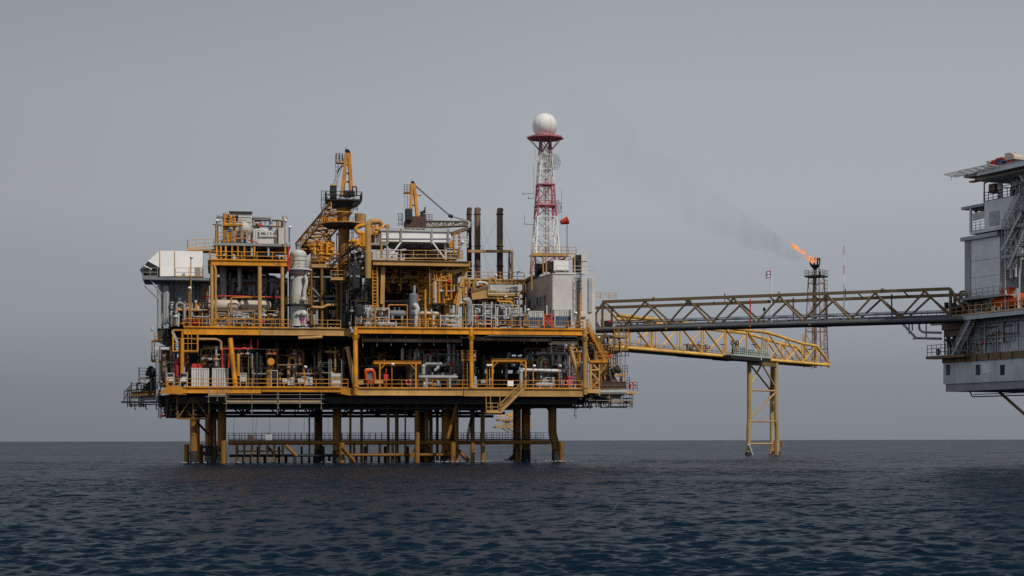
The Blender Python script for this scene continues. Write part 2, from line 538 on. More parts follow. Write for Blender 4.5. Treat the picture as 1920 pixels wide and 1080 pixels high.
ang = np.concatenate([np.arange(-180, -21, 1.5), np.arange(-21, 21.01, 0.065), np.arange(22.5, 180.1, 1.5)])
rad = np.concatenate([[0.5], np.geomspace(4, 24, 12), np.geomspace(24.3, 300, 900), np.geomspace(301.2, 2500, 520), np.geomspace(2520, 45000, 60)])
A_, R_ = np.meshgrid(np.radians(ang), rad)
X, Y = np.sin(A_) * R_, np.cos(A_) * R_
dr = np.gradient(rad)[:, None] * np.ones_like(A_)
rng = np.random.default_rng(5)
Z = np.zeros_like(X); DX = np.zeros_like(X); DY = np.zeros_like(X)
lam = np.geomspace(0.26, 6.0, 96)
for l in lam:
    l *= rng.uniform(0.95, 1.05)
    th = R(205) + rng.normal(0, 0.62)
    kx, ky = math.sin(th), math.cos(th); k = 2 * math.pi / l
    a = (0.05 if l < .8 else 0.05 * (.8 / l) ** 1.05) / k
    ph = rng.uniform(0, 6.28)
    fade = np.clip((l / dr - 2.2) / 2.0, 0, 1)
    q = k * (kx * X + ky * Y) + ph
    sq = np.sin(q) * a * fade; cq = np.cos(q) * a * fade
    Z += cq; DX -= kx * sq * 0.9; DY -= ky * sq * 0.9
X += DX; Y += DY
nr, nc = X.shape
me = bpy.data.meshes.new('sea')
me.vertices.add(nr * nc)
me.vertices.foreach_set('co', np.stack([X, Y, Z], -1).astype(np.float32).ravel())
i0 = (np.arange(nr - 1)[:, None] * nc + np.arange(nc - 1)[None, :]).ravel()
F = np.stack([i0, i0 + nc, i0 + nc + 1, i0 + 1], -1).astype(np.int32)
me.loops.add(F.size); me.loops.foreach_set('vertex_index', F.ravel())
me.polygons.add(len(F)); me.polygons.foreach_set('loop_start', np.arange(0, F.size, 4, dtype=np.int32))
me.polygons.foreach_set('use_smooth', np.ones(len(F), bool))
me.update(calc_edges=True)
me.materials.append(MATS['sea'])
o = bpy.data.objects.new('sea', me); col.objects.link(o)
o['kind'] = 'structure'; o['label'] = 'dark blue choppy sea reaching to the horizon'

# ------------------------------------------------------------------ main platform: the structure itself
use(MAIN)
ZL, ZU = 10.07, 18.2          # lower and upper deck tops
P = thing('offshore_platform', 'wide yellow offshore platform of two stacked decks standing on tubular legs', 'oil platform', (5, 18, 0))
UL, UR = -24.3, 31.2
VB = 42.0
# jacket legs: (px, v, radius, top row, material)
for px, v, r, ytop in ((363, 3.5, .48, 786), (395, 20, .8, 742), (416, 7, .6, 745), (597, 20, .6, 745), (632, 7, .6, 742), (790, 20, .9, 742),
                       (836, 7, .6, 742), (968, 24, .5, 742), (986, 10, .64, 742), (1037, 7, .6, 742), (848, 20, .5, 742)):
    u = pu(px, v); zt = pz(px, ytop, v); mb = MB()
    if px == 1037:   # the leg that kinks outward above the water
        mb.tube([(u - .1, v, zt), (u - .1, v, 3.9), (u + .45, v, 2.2), (u + .45, v, -3)], r, 14, bend=.8)
    else:
        mb.bar((u, v, -3), (u, v, zt), r, 14)
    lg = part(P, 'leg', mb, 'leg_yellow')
    mb = MB(); mb.lathe((u + (.45 if px == 1037 else 0), v, 0), [(r + .03, -1), (r + .035, 1.2), (r + .02, 1.7)], 14); part(lg, 'splash_band', mb, 'dark')
    if px in (632, 416, 836, 597):
        mb = MB(); mb.lathe((u, v, zt - 1.6), [(r + .02, 0), (r + .5, 1.1), (r + .55, 1.6)], 14); part(lg, 'leg_head', mb, 'leg_yellow')
# slim caissons and risers under the deck
for px, v, r in ((657, 8, .16), (678, 8, .2), (728, 7, .2), (744, 7, .26), (760, 7, .12), (782, 4, .36), (800, 8, .3), (808, 9, .26), (856, 6, .3),
                 (886, 5, .3), (905, 5, .3), (969, 9, .2), (975, 9, .13), (372, 18, .2), (403, 10, .22), (580, 19, .12), (820, 14, .2)):
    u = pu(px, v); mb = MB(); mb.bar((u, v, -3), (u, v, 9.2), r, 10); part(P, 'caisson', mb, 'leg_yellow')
# sloping braces of the jacket
for (xa, ya, va), (xb, yb, vb), r in (((861, 742, 3), (839, 822, 3), .26), ((776, 745, 20), (790, 790, 20), .3), ((814, 745, 20), (800, 790, 20), .28),
                                      ((590, 745, 20), (597, 775, 20), .3), ((368, 790, 6), (392, 815, 18), .16), ((352, 770, 4), (366, 790, 3), .15),
                                      ((398, 745, 18), (412, 800, 8), .16), ((536, 835, 3), (556, 855, 3), .25), ((856, 842, 6), (878, 864, 6), .3),
                                      ((640, 838, 3), (664, 866, 5), .28), ((956, 862, 24), (969, 848, 22), .3), ((500, 836, 10), (520, 858, 10), .2),
                                      ((783, 838, 6), (772, 858, 6), .3), ((890, 745, 6), (880, 800, 6), .1)):
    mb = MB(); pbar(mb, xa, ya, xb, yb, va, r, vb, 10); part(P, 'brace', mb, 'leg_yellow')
# deck plates (undersides are what the boat sees)
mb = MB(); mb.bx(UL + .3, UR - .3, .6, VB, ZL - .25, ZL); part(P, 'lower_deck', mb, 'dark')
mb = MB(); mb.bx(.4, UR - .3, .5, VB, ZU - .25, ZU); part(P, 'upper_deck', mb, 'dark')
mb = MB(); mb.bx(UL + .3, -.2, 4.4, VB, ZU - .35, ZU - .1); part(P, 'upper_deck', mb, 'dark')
# edge girders
GY = [((0, 0, ZL), (pu(868, 0), 0, ZL), .98, 'tan'), ((pu(868, 0) + .1, -.05, ZL + .02), (UR, 0, ZL), 1.08, 'tan'),
      ((UL + 1.6, .4, ZL + .05), (pu(490, .4), .4, ZL + .05), .78, 'yellow'), ((pu(490, .4) + .1, .4, ZL + .05), (-1.9, .4, ZL + .05), .6, 'yellow'),
      ((0, 0, ZU), (UR, 0, ZU), .8, 'yellow'), ((pu(345, 4), 4, ZU + .1), (pu(487, 4), 4, ZU + .1), 1.0, 'yellow'),
      ((pu(487, 4) + .08, 4, ZU + .1), (-.3, 4, ZU + .1), 1.0, 'tan'),
      ((UR, .4, ZL), (UR, VB, ZL), 1.1, 'tan'), ((UR, .4, ZU), (UR, VB, ZU), 1.0, 'yellow'),
      ((UL - .2, 1.4, ZL + .02), (UL - .2, VB, ZL + .02), 1.0, 'yellow'), ((UL - .5, 5, ZU), (UL - .5, VB, ZU), 1.1, 'dark')]
for p, q, h_, mt in GY:
    mb = MB(); mb.girder(p, q, h_); part(P, 'girder', mb, mt)
mb = MB(); u0, u1 = pu(616, .4), 0  # tapered bracket where the walkway meets the corner column
mb.prism([(u0, .35, ZL - .5), (u1, .35, ZL - 1.1), (u1, .35, ZL), (u0, .35, ZL)], (0, .3, 0)); part(P, 'bracket', mb, 'yellow')
mb = MB(); mb.prism([(pu(298, .4), .3, ZL - .75), (pu(350, .4), .3, ZL - .95), (pu(350, .4), .3, ZL + .1), (pu(312, .4), .3, ZL + .1)], (0, .35, 0)); part(P, 'bracket', mb, 'yellow')
# cross beams under both decks
for z0, z1, ua in ((8.0, 9.0, UL + .8), (16.9, 17.85, UL + .8)):
    for i in range(12):
        v = 2 + i * 3.6
        if z0 > 12 and v < 5: ub = .5
        else: ub = ua
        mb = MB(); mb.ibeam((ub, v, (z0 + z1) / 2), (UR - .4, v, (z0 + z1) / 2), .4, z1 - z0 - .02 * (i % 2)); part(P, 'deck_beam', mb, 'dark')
# trusses below the lower deck
for v, zb in ((3.2, 7.4), (10, 6.9), (20, 6.6)):
    for ua, ub in ((UL + 1.5, -12), (-12, -2.4), (-2.4, 12), (12, 22)):
        mb = MB(); n = 4 if ub - ua < 11 else 6
        mb.bar((ua, v, zb), (ub, v, zb), .2, 8)
        for i in range(n):
            a, b_ = ua + (ub - ua) * i / n, ua + (ub - ua) * (i + 1) / n
            mb.bar((a, v, zb if i % 2 else 9), (b_, v, 9 if i % 2 else zb), .13, 6)
            if i: mb.bar((a, v, zb), (a, v, 9), .1, 6)
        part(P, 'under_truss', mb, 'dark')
# columns between the decks
for px, v, r, y0, y1, mt in ((667, 0, .32, 740, 613, 'yellow'), (884, 0, .27, 727, 616, 'yellow'), (1097, 0, .33, 740, 616, 'tan')):
    u = pu(px, v); mb = MB(); mb.bar((u, v, pz(px, y0, v)), (u, v, pz(px, y1, v)), r, 14)
    mb.lathe((u, v, ZL + .1), [(r + .1, 0), (r + .1, .25)], 14); mb.lathe((u, v, ZU - 1.6), [(r + .06, 0), (r + .25, .6)], 14)
    part(P, 'column', mb, mt)
for px, v in ((340, 10), (425, 12), (520, 12), (602, 12), (700, 14), (790, 14), (884, 14), (985, 14), (1085, 14), (340, 30), (600, 30), (790, 30), (985, 30)):
    u = pu(px, v); mb = MB(); mb.bar((u, v, ZL), (u, v, ZU - 1), .35, 10); part(P, 'column', mb, 'leg_yellow')
for a, b_, v, r, mt in (((432, 634), (442, 726), 1.2, .32, 'yellow'), ((652, 650), (665, 724), 1.4, .27, 'tan'), ((1066, 640), (1091, 727), 1.2, .28, 'tan'),
                        ((342, 634), (342, 700), 2, .25, 'yellow'), ((447, 664), (447, 705), 4, .22, 'yellow')):
    mb = MB(); mb.bar(pp(*a, v), pp(*b_, v), r, 12); part(P, 'brace', mb, mt)
# K braces deep inside the lower level
for i in range(6):
    u0 = -20 + i * 8.5
    mb = MB(); mb.bar((u0, 14, ZL), (u0 + 4, 14, ZU - 1), .22, 8); mb.bar((u0 + 8, 14, ZL), (u0 + 4, 14, ZU - 1), .22, 8); part(P, 'brace', mb, 'leg_yellow')
# bulkheads behind the machinery
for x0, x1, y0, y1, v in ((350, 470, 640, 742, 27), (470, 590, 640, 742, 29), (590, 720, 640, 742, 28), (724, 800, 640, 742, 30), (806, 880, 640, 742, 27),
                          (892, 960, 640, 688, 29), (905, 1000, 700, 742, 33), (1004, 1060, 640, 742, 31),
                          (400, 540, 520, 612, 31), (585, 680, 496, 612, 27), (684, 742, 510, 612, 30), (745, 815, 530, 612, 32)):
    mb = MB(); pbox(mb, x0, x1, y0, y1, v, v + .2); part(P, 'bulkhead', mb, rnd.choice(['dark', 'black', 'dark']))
# railings
RL = [((0, 0, ZU), (UR, 0, ZU), 'yellow'), ((0, 0, ZL), (pu(980, 0), 0, ZL), 'yellow'), ((pu(985, 0), 0, ZL), (UR, 0, ZL), 'yellow'),
      ((pu(350, .4), .4, ZL + .05), (-1, .4, ZL + .05), 'yellow'), ((UR, .2, ZL), (UR, 12, ZL), 'yellow'), ((UR, .2, ZU), (UR, 20, ZU), 'yellow'),
      ((pu(345, 4), 4, ZU + .1), (pu(545, 4), 4, ZU + .1), 'yellow'), ((pu(590, 4), 4, ZU + .1), (-1.7, 4, ZU + .1), 'tan'),
      ((pu(312, .4), .4, ZL + .1), (pu(336, .4), .4, ZL + .1), 'yellow'), ((UL - .3, 1, ZL + .1), (UL - .3, 12, ZL + .1), 'yellow')]
for p, q, mt in RL:
    mb = MB(); mb.rail(p, q, 1.12, 2.1, .055); part(P, 'railing', mb, mt)
# stair from the main lower deck to the hung landing, with the landing
lp, tp = pp(940, 770, -1), pp(982, 725, -1)
mb = MB(); mb.stair((lp[0], -1, lp[2]), (tp[0], -1, ZL), .9, (0, 1, 0)); part(P, 'stair', mb, 'tan')
a, b_ = pp(912, 771, -1.4), pp(942, 771, -1.4)
mb = MB(); mb.bx(a[0], b_[0], -1.5, .3, a[2] - .25, a[2]); mb.rail((a[0], -1.45, a[2]), (b_[0] - .6, -1.45, a[2]), 1.1, 1, .05)
for x in (a[0] + .1, a[0] + .7, a[0] + 2): mb.bar((x, -.6, a[2]), (x, -.6, ZL - 1.1), .06, 6)
part(P, 'stair_landing', mb, 'tan')
mb = MB(); mb.stair(pp(876, 828, 4), pp(889, 772, 4), .8, (0, 1, 0)); part(P, 'stair', mb, 'dark')
# boat landing near the water: tube, walkway railing, fender posts
z1, z2 = pz(700, 830, 6.5), pz(700, 853, 6.5)
ua, ub = pu(428, 6.5), pu(1031, 6.5)
mb = MB(); mb.bar((ua, 6.5, z1), (ub, 6.5, z1), .3, 10); mb.beam((ua, 7.4, z1 + .25), (ub, 7.4, z1 + .25), 1.2, .08); part(P, 'landing_beam', mb, 'leg_yellow')
for ra, rb in ((ua, pu(590, 6.5)), (pu(592, 6.5), pu(778, 6.5)), (pu(806, 6.5), ub)):
    mb = MB(); mb.rail((ra, 6.7, z1 + .3), (rb, 6.7, z1 + .3), 1.05, .9, .035, 2); part(P, 'railing', mb, 'dark')
    mb = MB(); mb.rail((ra, 13, z1 + .35), (rb, 13, z1 + .35), 1.05, .8, .035, 2); part(P, 'railing', mb, 'dark')
mb = MB(); mb.bar((pu(655, 6.1), 6.1, z2), (pu(842, 6.1), 6.1, z2), .24, 10); part(P, 'landing_beam', mb, 'leg_yellow')
mb = MB(); mb.bar((pu(430, 6.5), 6.9, z2 - .05), (pu(640, 6.5), 6.9, z2 - .05), .2, 10); part(P, 'landing_beam', mb, 'dark')
mb = MB(); mb.bar((pu(445, 6.1), 6.1, pz(500, 846, 6.1)), (pu(532, 6.1), 6.1, pz(500, 846, 6.1)), .1, 8); part(P, 'landing_beam', mb, 'leg_yellow')
for i, px in enumerate((444, 458, 472, 486, 501, 514, 530)):
    u = pu(px, 6.1); mb = MB(); mb.bar((u, 6.1, .2), (u, 6.1, z1), .15, 8); part(P, 'fender_post', mb, 'leg_yellow')
for i in range(30):
    px = 446 + i * 13.2 + rnd.uniform(-3, 3); v = rnd.choice((6.6, 8, 10))
    u = pu(px, v); mb = MB(); mb.bar((u, v, -1.5), (u, v, z2 + (.1 if i % 3 else 1.2)), rnd.uniform(.14, .26), 8); part(P, 'fender_pile', mb, 'dark')
for i in range(9):
    px = 640 + i * 24; u = pu(px, 6.6); mb = MB(); mb.bar((u, 6.6, z2), (u, 6.6, z1), .18, 8); part(P, 'fender_post', mb, 'leg_yellow')
for px, v, r, y0 in ((350, 9, .36, 833), (374, 14, .5, 833), (419, 4, .36, 826), (641, 4.6, .4, 830), (849, 4.6, .38, 829), (1054, 4.6, .38, 828)):
    u = pu(px, v); mb = MB()
    mb.bar((u, v, -1.2), (u + (.0 if px < 1000 else -.15), v, pz(px, y0, v)), r, 12); mb.bar((u, v, 1.2), (u - .6 if px > 400 else u + .6, v + .8, 1.4), .2, 8)
    part(P, 'boat_fender', mb, 'leg_yellow')
mb = MB()
for va, vb in ((9, 19),):
    for zz in (1.2, 2.2):
        mb.bar((pu(380, va), va, zz), (pu(412, vb), vb, zz), .16, 8)
part(P, 'landing_beam', mb, 'dark')
for i in range(5):
    mb = MB(); px = 386 + i * 6; mb.bar(pp(px, 868, 6), pp(px + 2, 838 - 3 * (i % 2), 6), .17, 8); part(P, 'fender_pile', mb, 'dark')
# west end under-deck frames
mb = MB(); u0, u1 = pu(333, 2), pu(392, 2); zz = pz(360, 785, 2)
mb.beam((u0, 2, zz), (u1, 2, zz), .25, .22)
for f in (0, .5, 1): mb.bar((u0 + (u1 - u0) * f, 2, zz), (u0 + (u1 - u0) * f, 2, 9), .12, 6)
mb.bar((u0, 2, zz), ((u0 + u1) / 2, 2, 9), .1, 6); mb.bar((u1, 2, zz), ((u0 + u1) / 2, 2, 9), .1, 6)
part(P, 'under_truss', mb, 'leg_yellow')
mb = MB()
for k in range(4):
    a, b_ = pp(298 + 5 * k, 760 + 7 * k, 9), pp(392, 760 + 7 * k, 9)
    mb.beam(a, b_, .8, .16)
    for j in range(6): mb.bar(Vector(a).lerp(Vector(b_), j / 5), Vector(a).lerp(Vector(b_), j / 5) + Vector((0, 0, .9)), .05, 5)
part(P, 'under_platform', mb, 'dark')
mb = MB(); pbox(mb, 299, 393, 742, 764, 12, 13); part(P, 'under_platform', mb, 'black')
# long service walkways hung below the lower deck
for x0, x1, y, v in ((430, 660, 763, 7), (660, 905, 757, 15), (985, 1110, 764, 8), (700, 790, 771, 12)):
    mb = MB(); a, b_ = pp(x0, y, v), pp(x1, y - (x1 - x0) * .004, v)
    mb.beam(a, b_, 1.2, .22)
    k = int((x1 - x0) / 22)
    for i in range(k + 1):
        q = Vector(a).lerp(Vector(b_), i / k); mb.bar(q, (q.x, q.y, 9.1), .045, 5)
    mb.bar(Vector(a) + Vector((0, -.6, .55)), Vector(b_) + Vector((0, -.6, .55)), .05, 5); mb.bar(Vector(a) + Vector((0, -.6, 1)), Vector(b_) + Vector((0, -.6, 1)), .05, 5)
    part(P, 'hung_walkway', mb, 'dark')
# pipe bundles hung below the deck
for x0, x1, y, v, r in ((705, 800, 768, 9, .28), (610, 780, 752, 9, .16), (810, 960, 749, 10, .18), (440, 620, 748, 9, .15), (870, 1030, 756, 13, .14)):
    mb = MB(); ptube(mb, [(x0, y, v), (x1 - 12, y - 1, v), (x1, y + 14, v)], v, r); part(P, 'under_pipe', mb, 'dark')

# ------------------------------------------------------------------ things standing on the platform
def upright_vessel(name, label, cat, px, yt, yb, v, r, mat, nozzles=3, legs=False):
    u, _, zb = pp(px, yb, v); zt = pz(px, yt, v)
    t = thing(name, label, cat, (u, v, zb))
    mb = MB(); hd = r * .55
    mb.lathe((u, v, 0), [(r, zb + .15), (r, zt - hd), (r * .92, zt - hd * .6), (r * .7, zt - hd * .25), (r * .35, zt - .04), (.01, zt)], 24); part(t, 'shell', mb, mat)
    mb = MB(); mb.lathe((u, v, zb), [(r * 1.12, 0), (r * 1.12, .16)], 22); part(t, 'base_ring', mb, mat)
    g = random.Random(int(px * 7 + yt))
    for i in range(nozzles):
        z = zb + (zt - zb) * (.15 + .7 * (i + g.random() * .5) / nozzles); a = R(-90 + g.uniform(-45, 50))
        d = Vector((math.cos(a), math.sin(a), 0)); c = Vector((u, v, z))
        mb = MB(); mb.bar(c + d * r * .9, c + d * (r + .25), .17, 10); mb.bar(c + d * (r + .25), c + d * (r + .33), .27, 12); part(t, 'nozzle', mb, mat)
    return t, u, zb, zt


def lying_vessel(name, label, cat, x0, x1, y, v, r, mat, ybase, group=None):
    a, b_ = Vector(pp(x0, y, v)), Vector(pp(x1, y, v)); b_.z = a.z
    zb = pz((x0 + x1) / 2, ybase, v)
    t = thing(name, label, cat, ((a.x + b_.x) / 2, v, zb), group)
    l = b_.x - a.x; mb = MB()
    mb.lathe(a, [(.01, -.35 * r), (r * .6, -.22 * r), (r * .95, .1), (r, .3), (r, l - .3), (r * .95, l - .1), (r * .6, l + .22 * r), (.01, l + .35 * r)], 18, (1, 0, 0)); part(t, 'shell', mb, mat)
    for f in (.2, .8):
        x = a.x + l * f; mb = MB(); mb.bx(x - .15, x + .15, v - r * .8, v + r * .8, zb, a.z - r * .35); part(t, 'saddle', mb, 'grey')
    for f in (.35, .62):
        x = a.x + l * f; mb = MB(); mb.bar((x, v, a.z + r * .9), (x, v, a.z + r + .3), .1, 8); mb.bar((x, v, a.z + r + .3), (x, v, a.z + r + .36), .17, 10); part(t, 'nozzle', mb, mat)
    return t


def floodlight(px, yt, yb, v, label, mat='yellow', group='floodlight poles along the platform rails', arm=.35):
    u, _, zb = pp(px, yb, v); zt = pz(px, yt, v)
    t = thing('floodlight', label, 'floodlight', (u, v, zb), group)
    mb = MB(); mb.bar((u, v, zb), (u, v, zt), .075, 8); part(t, 'pole', mb, mat)
    mb = MB(); c = Vector((u + arm * .3, v - .2, zt + .05))
    mb.lathe(c, [(.05, .16), (.2, .1), (.24, -.1), (.2, -.14)], 12, (0.3, .5, 1)); part(t, 'lamp', mb, 'white')
    return t


def pipework(name, label, cat, x0, x1, y0, y1, v0, v1, seed, mats, n=10, rr=(.07, .2), group=None, frame='grey', valves=4, levels=None):
    """Ordered process piping: runs on a few levels, risers between them, valves, a support frame."""
    g = random.Random(seed)
    vm = (v0 + v1) / 2
    ua, ub = pu(x0, v0), pu(x1, v0); zb = pz((x0 + x1) / 2, y1, v0); zt = pz((x0 + x1) / 2, y0, v0)
    t = thing(name, label, cat, ((ua + ub) / 2, vm, zb), group)
    H = zt - zb; W = ub - ua
    lv = [zb + H * f for f in (levels or (.12, .35, .6, .88))]
    for i in range(n):
        r = g.uniform(*rr); v = g.uniform(v0, v1); k = g.randrange(len(lv)); z = lv[k] + g.uniform(-.12, .12)
        mode = g.random(); mb = MB()
        xa = ua + W * g.uniform(0, .55); xb = min(ub, xa + W * g.uniform(.25, .7))
        if mode < .4:
            pts = [(xa, v, z), (xb, v, z)]
            if g.random() < .7: pts.append((xb, v, lv[(k + 1) % len(lv)]))
            if g.random() < .5: pts.insert(0, (xa, v, lv[(k + 2) % len(lv)]))
        elif mode < .75:
            pts = [(xa, v, zb + .05), (xa, v, z), (xa, min(v1, v + g.uniform(.4, 1.5)), z)]
            if g.random() < .5: pts += [(xb, pts[-1][1], z), (xb, pts[-1][1], zt)]
        else:
            zz = zb + H * g.uniform(.6, 1); w_ = g.uniform(.6, 1.4)
            pts = [(xa, v, zb + .05), (xa, v, zz), (min(xa + w_, ub), v, zz), (min(xa + w_, ub), v, zb + H * g.uniform(.1, .5))]
        mb.tube(pts, r, 7, r * 2.5)
        for p in pts[:-1]:
            if g.random() < .5:
                q = Vector(p); d = (Vector(pts[1]) - Vector(pts[0])).normalized(); mb.bar(q - d * .05 + d * r, q + d * .05 + d * r, r * 1.6, 8)
        part(t, 'pipe', mb, g.choice(mats))
    for i in range(valves):
        c = Vector((g.uniform(ua, ub), v0 + g.uniform(-.1, .3), g.choice(lv)))
        mb = MB(); mb.ball(c, .2, 8); mb.bar(c, c + Vector((0, 0, .5)), .05, 6); mb.torus(c + Vector((0, 0, .5)), .2, .035, (0, .4, 1), 10, 5)
        mb.bar(c - Vector((.32, 0, 0)), c + Vector((.32, 0, 0)), .11, 8); part(t, 'valve', mb, g.choice(mats + ['red', 'grey']))
    if frame:
        k = max(2, int(W / 2.6) + 1)
        for i in range(k):
            x = ua + W * i / (k - 1); mb = MB()
            mb.bar((x, v0 - .06, zb), (x, v0 - .06, zt), .07, 6)
            if v1 - v0 > 1: mb.bar((x, v1 + .06, zb), (x, v1 + .06, zt), .07, 6); mb.bar((x, v0, zt - .1), (x, v1, zt - .1), .06, 6)
            part(t, 'post', mb, frame)
        mb = MB(); mb.bar((ua, v0 - .06, zt), (ub, v0 - .06, zt), .06, 6); mb.bar((ua, v0 - .06, zb + H * .5), (ub, v0 - .06, zb + H * .5), .05, 6); part(t, 'header_beam', mb, frame)
    return t


def machine_skid(name, label, cat, x0, x1, y0, y1, v, seed, mat, group=None, depth=1.8, mat2='dark'):
    """A packaged machine: base frame, motor, gearbox or cabinet, casing, guard rail and small piping."""
    g = random.Random(seed)
    ua, ub = pu(x0, v), pu(x1, v); zb = pz((x0 + x1) / 2, y1, v); H = pz((x0 + x1) / 2, y0, v) - zb; W = ub - ua
    t = thing(name, label, cat, ((ua + ub) / 2, v + depth / 2, zb), group)
    mb = MB(); mb.ibeam((ua, v + .12, zb + .14), (ub, v + .12, zb + .14), .2, .28, .04); mb.ibeam((ua, v + depth, zb + .14), (ub, v + depth, zb + .14), .2, .28, .04)
    mb.beam((ua + .1, v + .2, zb + .2), (ua + .1, v + depth, zb + .2), .15, .15); mb.beam((ub - .1, v + .2, zb + .2), (ub - .1, v + depth, zb + .2), .15, .15); part(t, 'base_frame', mb, mat2)
    mb = MB(); r = min(H * .3, .6); c = (ua + W * .08, v + depth / 2, zb + .35 + r)
    mb.lathe(c, [(r * .5, 0), (r, .06), (r, W * .36), (r * .7, W * .4), (r * .25, W * .44), (r * .25, W * .5)], 14, (1, 0, 0)); part(t, 'motor', mb, mat)
    mb = MB(); mb.bx(ua + W * .52, ua + W * .72, v + .25, v + depth - .2, zb + .3, zb + H * .62); part(t, 'gear_case', mb, g.choice([mat, mat2]))
    mb = MB(); mb.bx(ua + W * .76, ub - .1, v + .15, v + depth * .6, zb + .3, zb + H * .95); mb.bx(ua + W * .78, ub - .14, v + .1, v + .147, zb + .5, zb + H * .85); part(t, 'cabinet', mb, mat)
    for i in range(4):
        x = ua + W * g.uniform(.1, .9); x2 = x + g.uniform(.3, 1.1); z = zb + H * g.uniform(.65, 1)
        mb = MB(); mb.tube([(x, v + .6, zb + .4), (x, v + .6, z), (min(x2, ub), v + .6, z), (min(x2, ub), v + .9, zb + H * .4)], g.uniform(.05, .11), 7); part(t, 'pipe', mb, g.choice([mat, 'grey', 'silver']))
    return t


def freight_box(name, label, x0, x1, y0, y1, v, mat, mat_low=None, depth=2.4, group=None):
    """Small offshore freight container with corner posts, castings, ribbed sides and door bars."""
    ua, ub = pu(x0, v), pu(x1, v); zb = pz((x0 + x1) / 2, y1, v); zt = pz((x0 + x1) / 2, y0, v)
    t = thing(name, label, 'container', ((ua + ub) / 2, v + depth / 2, zb), group)
    zs = zb + .15; zm = zb + (zt - zb) * .62 if mat_low else zs
    p = .14
    mb = MB(); mb.bx(ua + .06, ub - .06, v + .06, v + depth - .06, zm + .002 if mat_low else zs, zt - .05); part(t, 'body', mb, mat)
    if mat_low:
        mb = MB(); mb.bx(ua + .06, ub - .06, v + .06, v + depth - .06, zs, zm); part(t, 'lower_body', mb, mat_low)
    mb = MB()
    for x in (ua, ub - p):
        for y in (v, v + depth - p): mb.bx(x, x + p, y, y + p, zb, zt)
    for y in (v + .01, v + depth - p + .01):
        mb.bx(ua + p, ub - p, y, y + p - .02, zt - .14, zt - .01); mb.bx(ua + p, ub - p, y, y + p - .02, zb + .01, zb + .16)
    for x in (ua + .01, ub - p + .01):
        mb.bx(x, x + p - .02, v + p, v + depth - p, zt - .14, zt - .01)
    part(t, 'corner_frame', mb, mat)
    k = max(4, int((ub - ua) / .3))
    for m_, z0, z1 in ([(mat, zm + .01, zt - .15)] + ([(mat_low, zs + .02, zm - .01)] if mat_low else [])):
        mb = MB()
        for i in range(1, k):
            x = ua + (ub - ua) * i / k; mb.bx(x - .05, x + .05, v + .01, v + .058, z0, z1)
        part(t, 'side_ribs', mb, m_)
    mb = MB()
    for f in (.3, .42, .58, .7):
        x = ua + (ub - ua) * f; mb.bar((x, v - .03, zb + .2), (x, v - .03, zt - .2), .025, 6)
    part(t, 'door_bars', mb, 'grey')
    return t


def scaffold(label, x0, x1, y, v, drop=(776, 790), group='hanging scaffolds under the decks', decks=1, mat='wood', ytop=735, seed=1):
    """Hung scaffold: plank deck, standards with couplers below, double guard rail."""
    g = random.Random(seed)
    a, b_ = Vector(pp(x0, y, v)), Vector(pp(x1, y, v)); b_.z = a.z
    t = thing('scaffold', label, 'scaffold', ((a.x + b_.x) / 2, v, a.z), group)
    mb = MB(); n = max(2, int((b_.x - a.x) / 2.4))
    for i in range(n):
        p, q = a.lerp(b_, i / n), a.lerp(b_, (i + 1) / n); p.x += .03; q.x -= .03
        mb.bx(p.x, q.x, v - .5 + g.uniform(-.05, .05), v + .6, a.z - .06 + .003 * i, a.z + .003 * i)
        mb.bx(p.x, q.x, v - .62, v - .57, a.z + .02, a.z + .3)
    part(t, 'planks', mb, mat)
    zt = pz((x0 + x1) / 2, ytop, v); zd = [pz((x0 + x1) / 2, d, v) for d in drop]
    for i in range(n + 1):
        p = a.lerp(b_, i / n); z0 = g.uniform(min(zd), max(zd))
        mb = MB(); mb.bar((p.x, v - .7, z0), (p.x, v - .7, zt), .035, 5); mb.bar((p.x + .08, v + .7, z0 + .3), (p.x + .08, v + .7, zt), .035, 5)
        for zz in (z0 + .1, a.z - .2): mb.ball((p.x, v - .7, zz), .11, 6)
        mb.ball((p.x + .08, v + .7, z0 + .35), .1, 6)
        part(t, 'standard', mb, 'steel_pole')
    mb = MB()
    for hh in (.5, 1.05, -.12): mb.bar((a.x - .4, v - .76, a.z + hh), (b_.x + .4, v - .76, a.z + hh), .035, 5)
    part(t, 'guard_rail', mb, 'steel_pole')
    return t


paint('steel_pole', (0.26, 0.24, 0.21), rough=.5, metal=.3, stain=(.14, .07, .03), amount=.4)

# ================= west end: turbine intake hood, its enclosure and walkways
t = thing('air_intake_hood', 'big white turbine air intake hood with sloping louvred mouth above a grey enclosure', 'intake hood', (pu(330, 6), 8, 25))
v0, v1 = 6, 12
def q(px, py): return pp(px, py, v0)
mb = MB(); mb.prism([q(300, 518), q(381, 517), q(381, 471), q(300, 470)], (0, v1 - v0, 0)); mb.prism([q(299.8, 470.3), q(299.8, 502), q(298, 500.5), q(278, 489.5)], (0, v1 - v0, 0)); part(t, 'hood', mb, 'white')
for pg in ([(278, 490), (298, 501), (299.6, 506), (285, 504.5), (272, 497)], [(270.5, 498.3), (284, 505.8), (299.6, 508), (299.6, 517), (280, 515), (263, 505.5)]):
    mb = MB(); mb.prism([q(*e_) for e_ in pg[::-1]], (0, v1 - v0 - .3, 0)); part(t, 'louvre', mb, 'black')
mb = MB(); mb.beam(pp(271, 497.6, v0 - .1), pp(285, 505.2, v0 - .1), .1, .14); part(t, 'louvre_frame', mb, 'white')
for px in (300.4, 328): mb = MB(); mb.bar(pp(px, 517, v0 - .05), pp(px, 471, v0 - .05), .05, 6); part(t, 'seam', mb, 'tan')
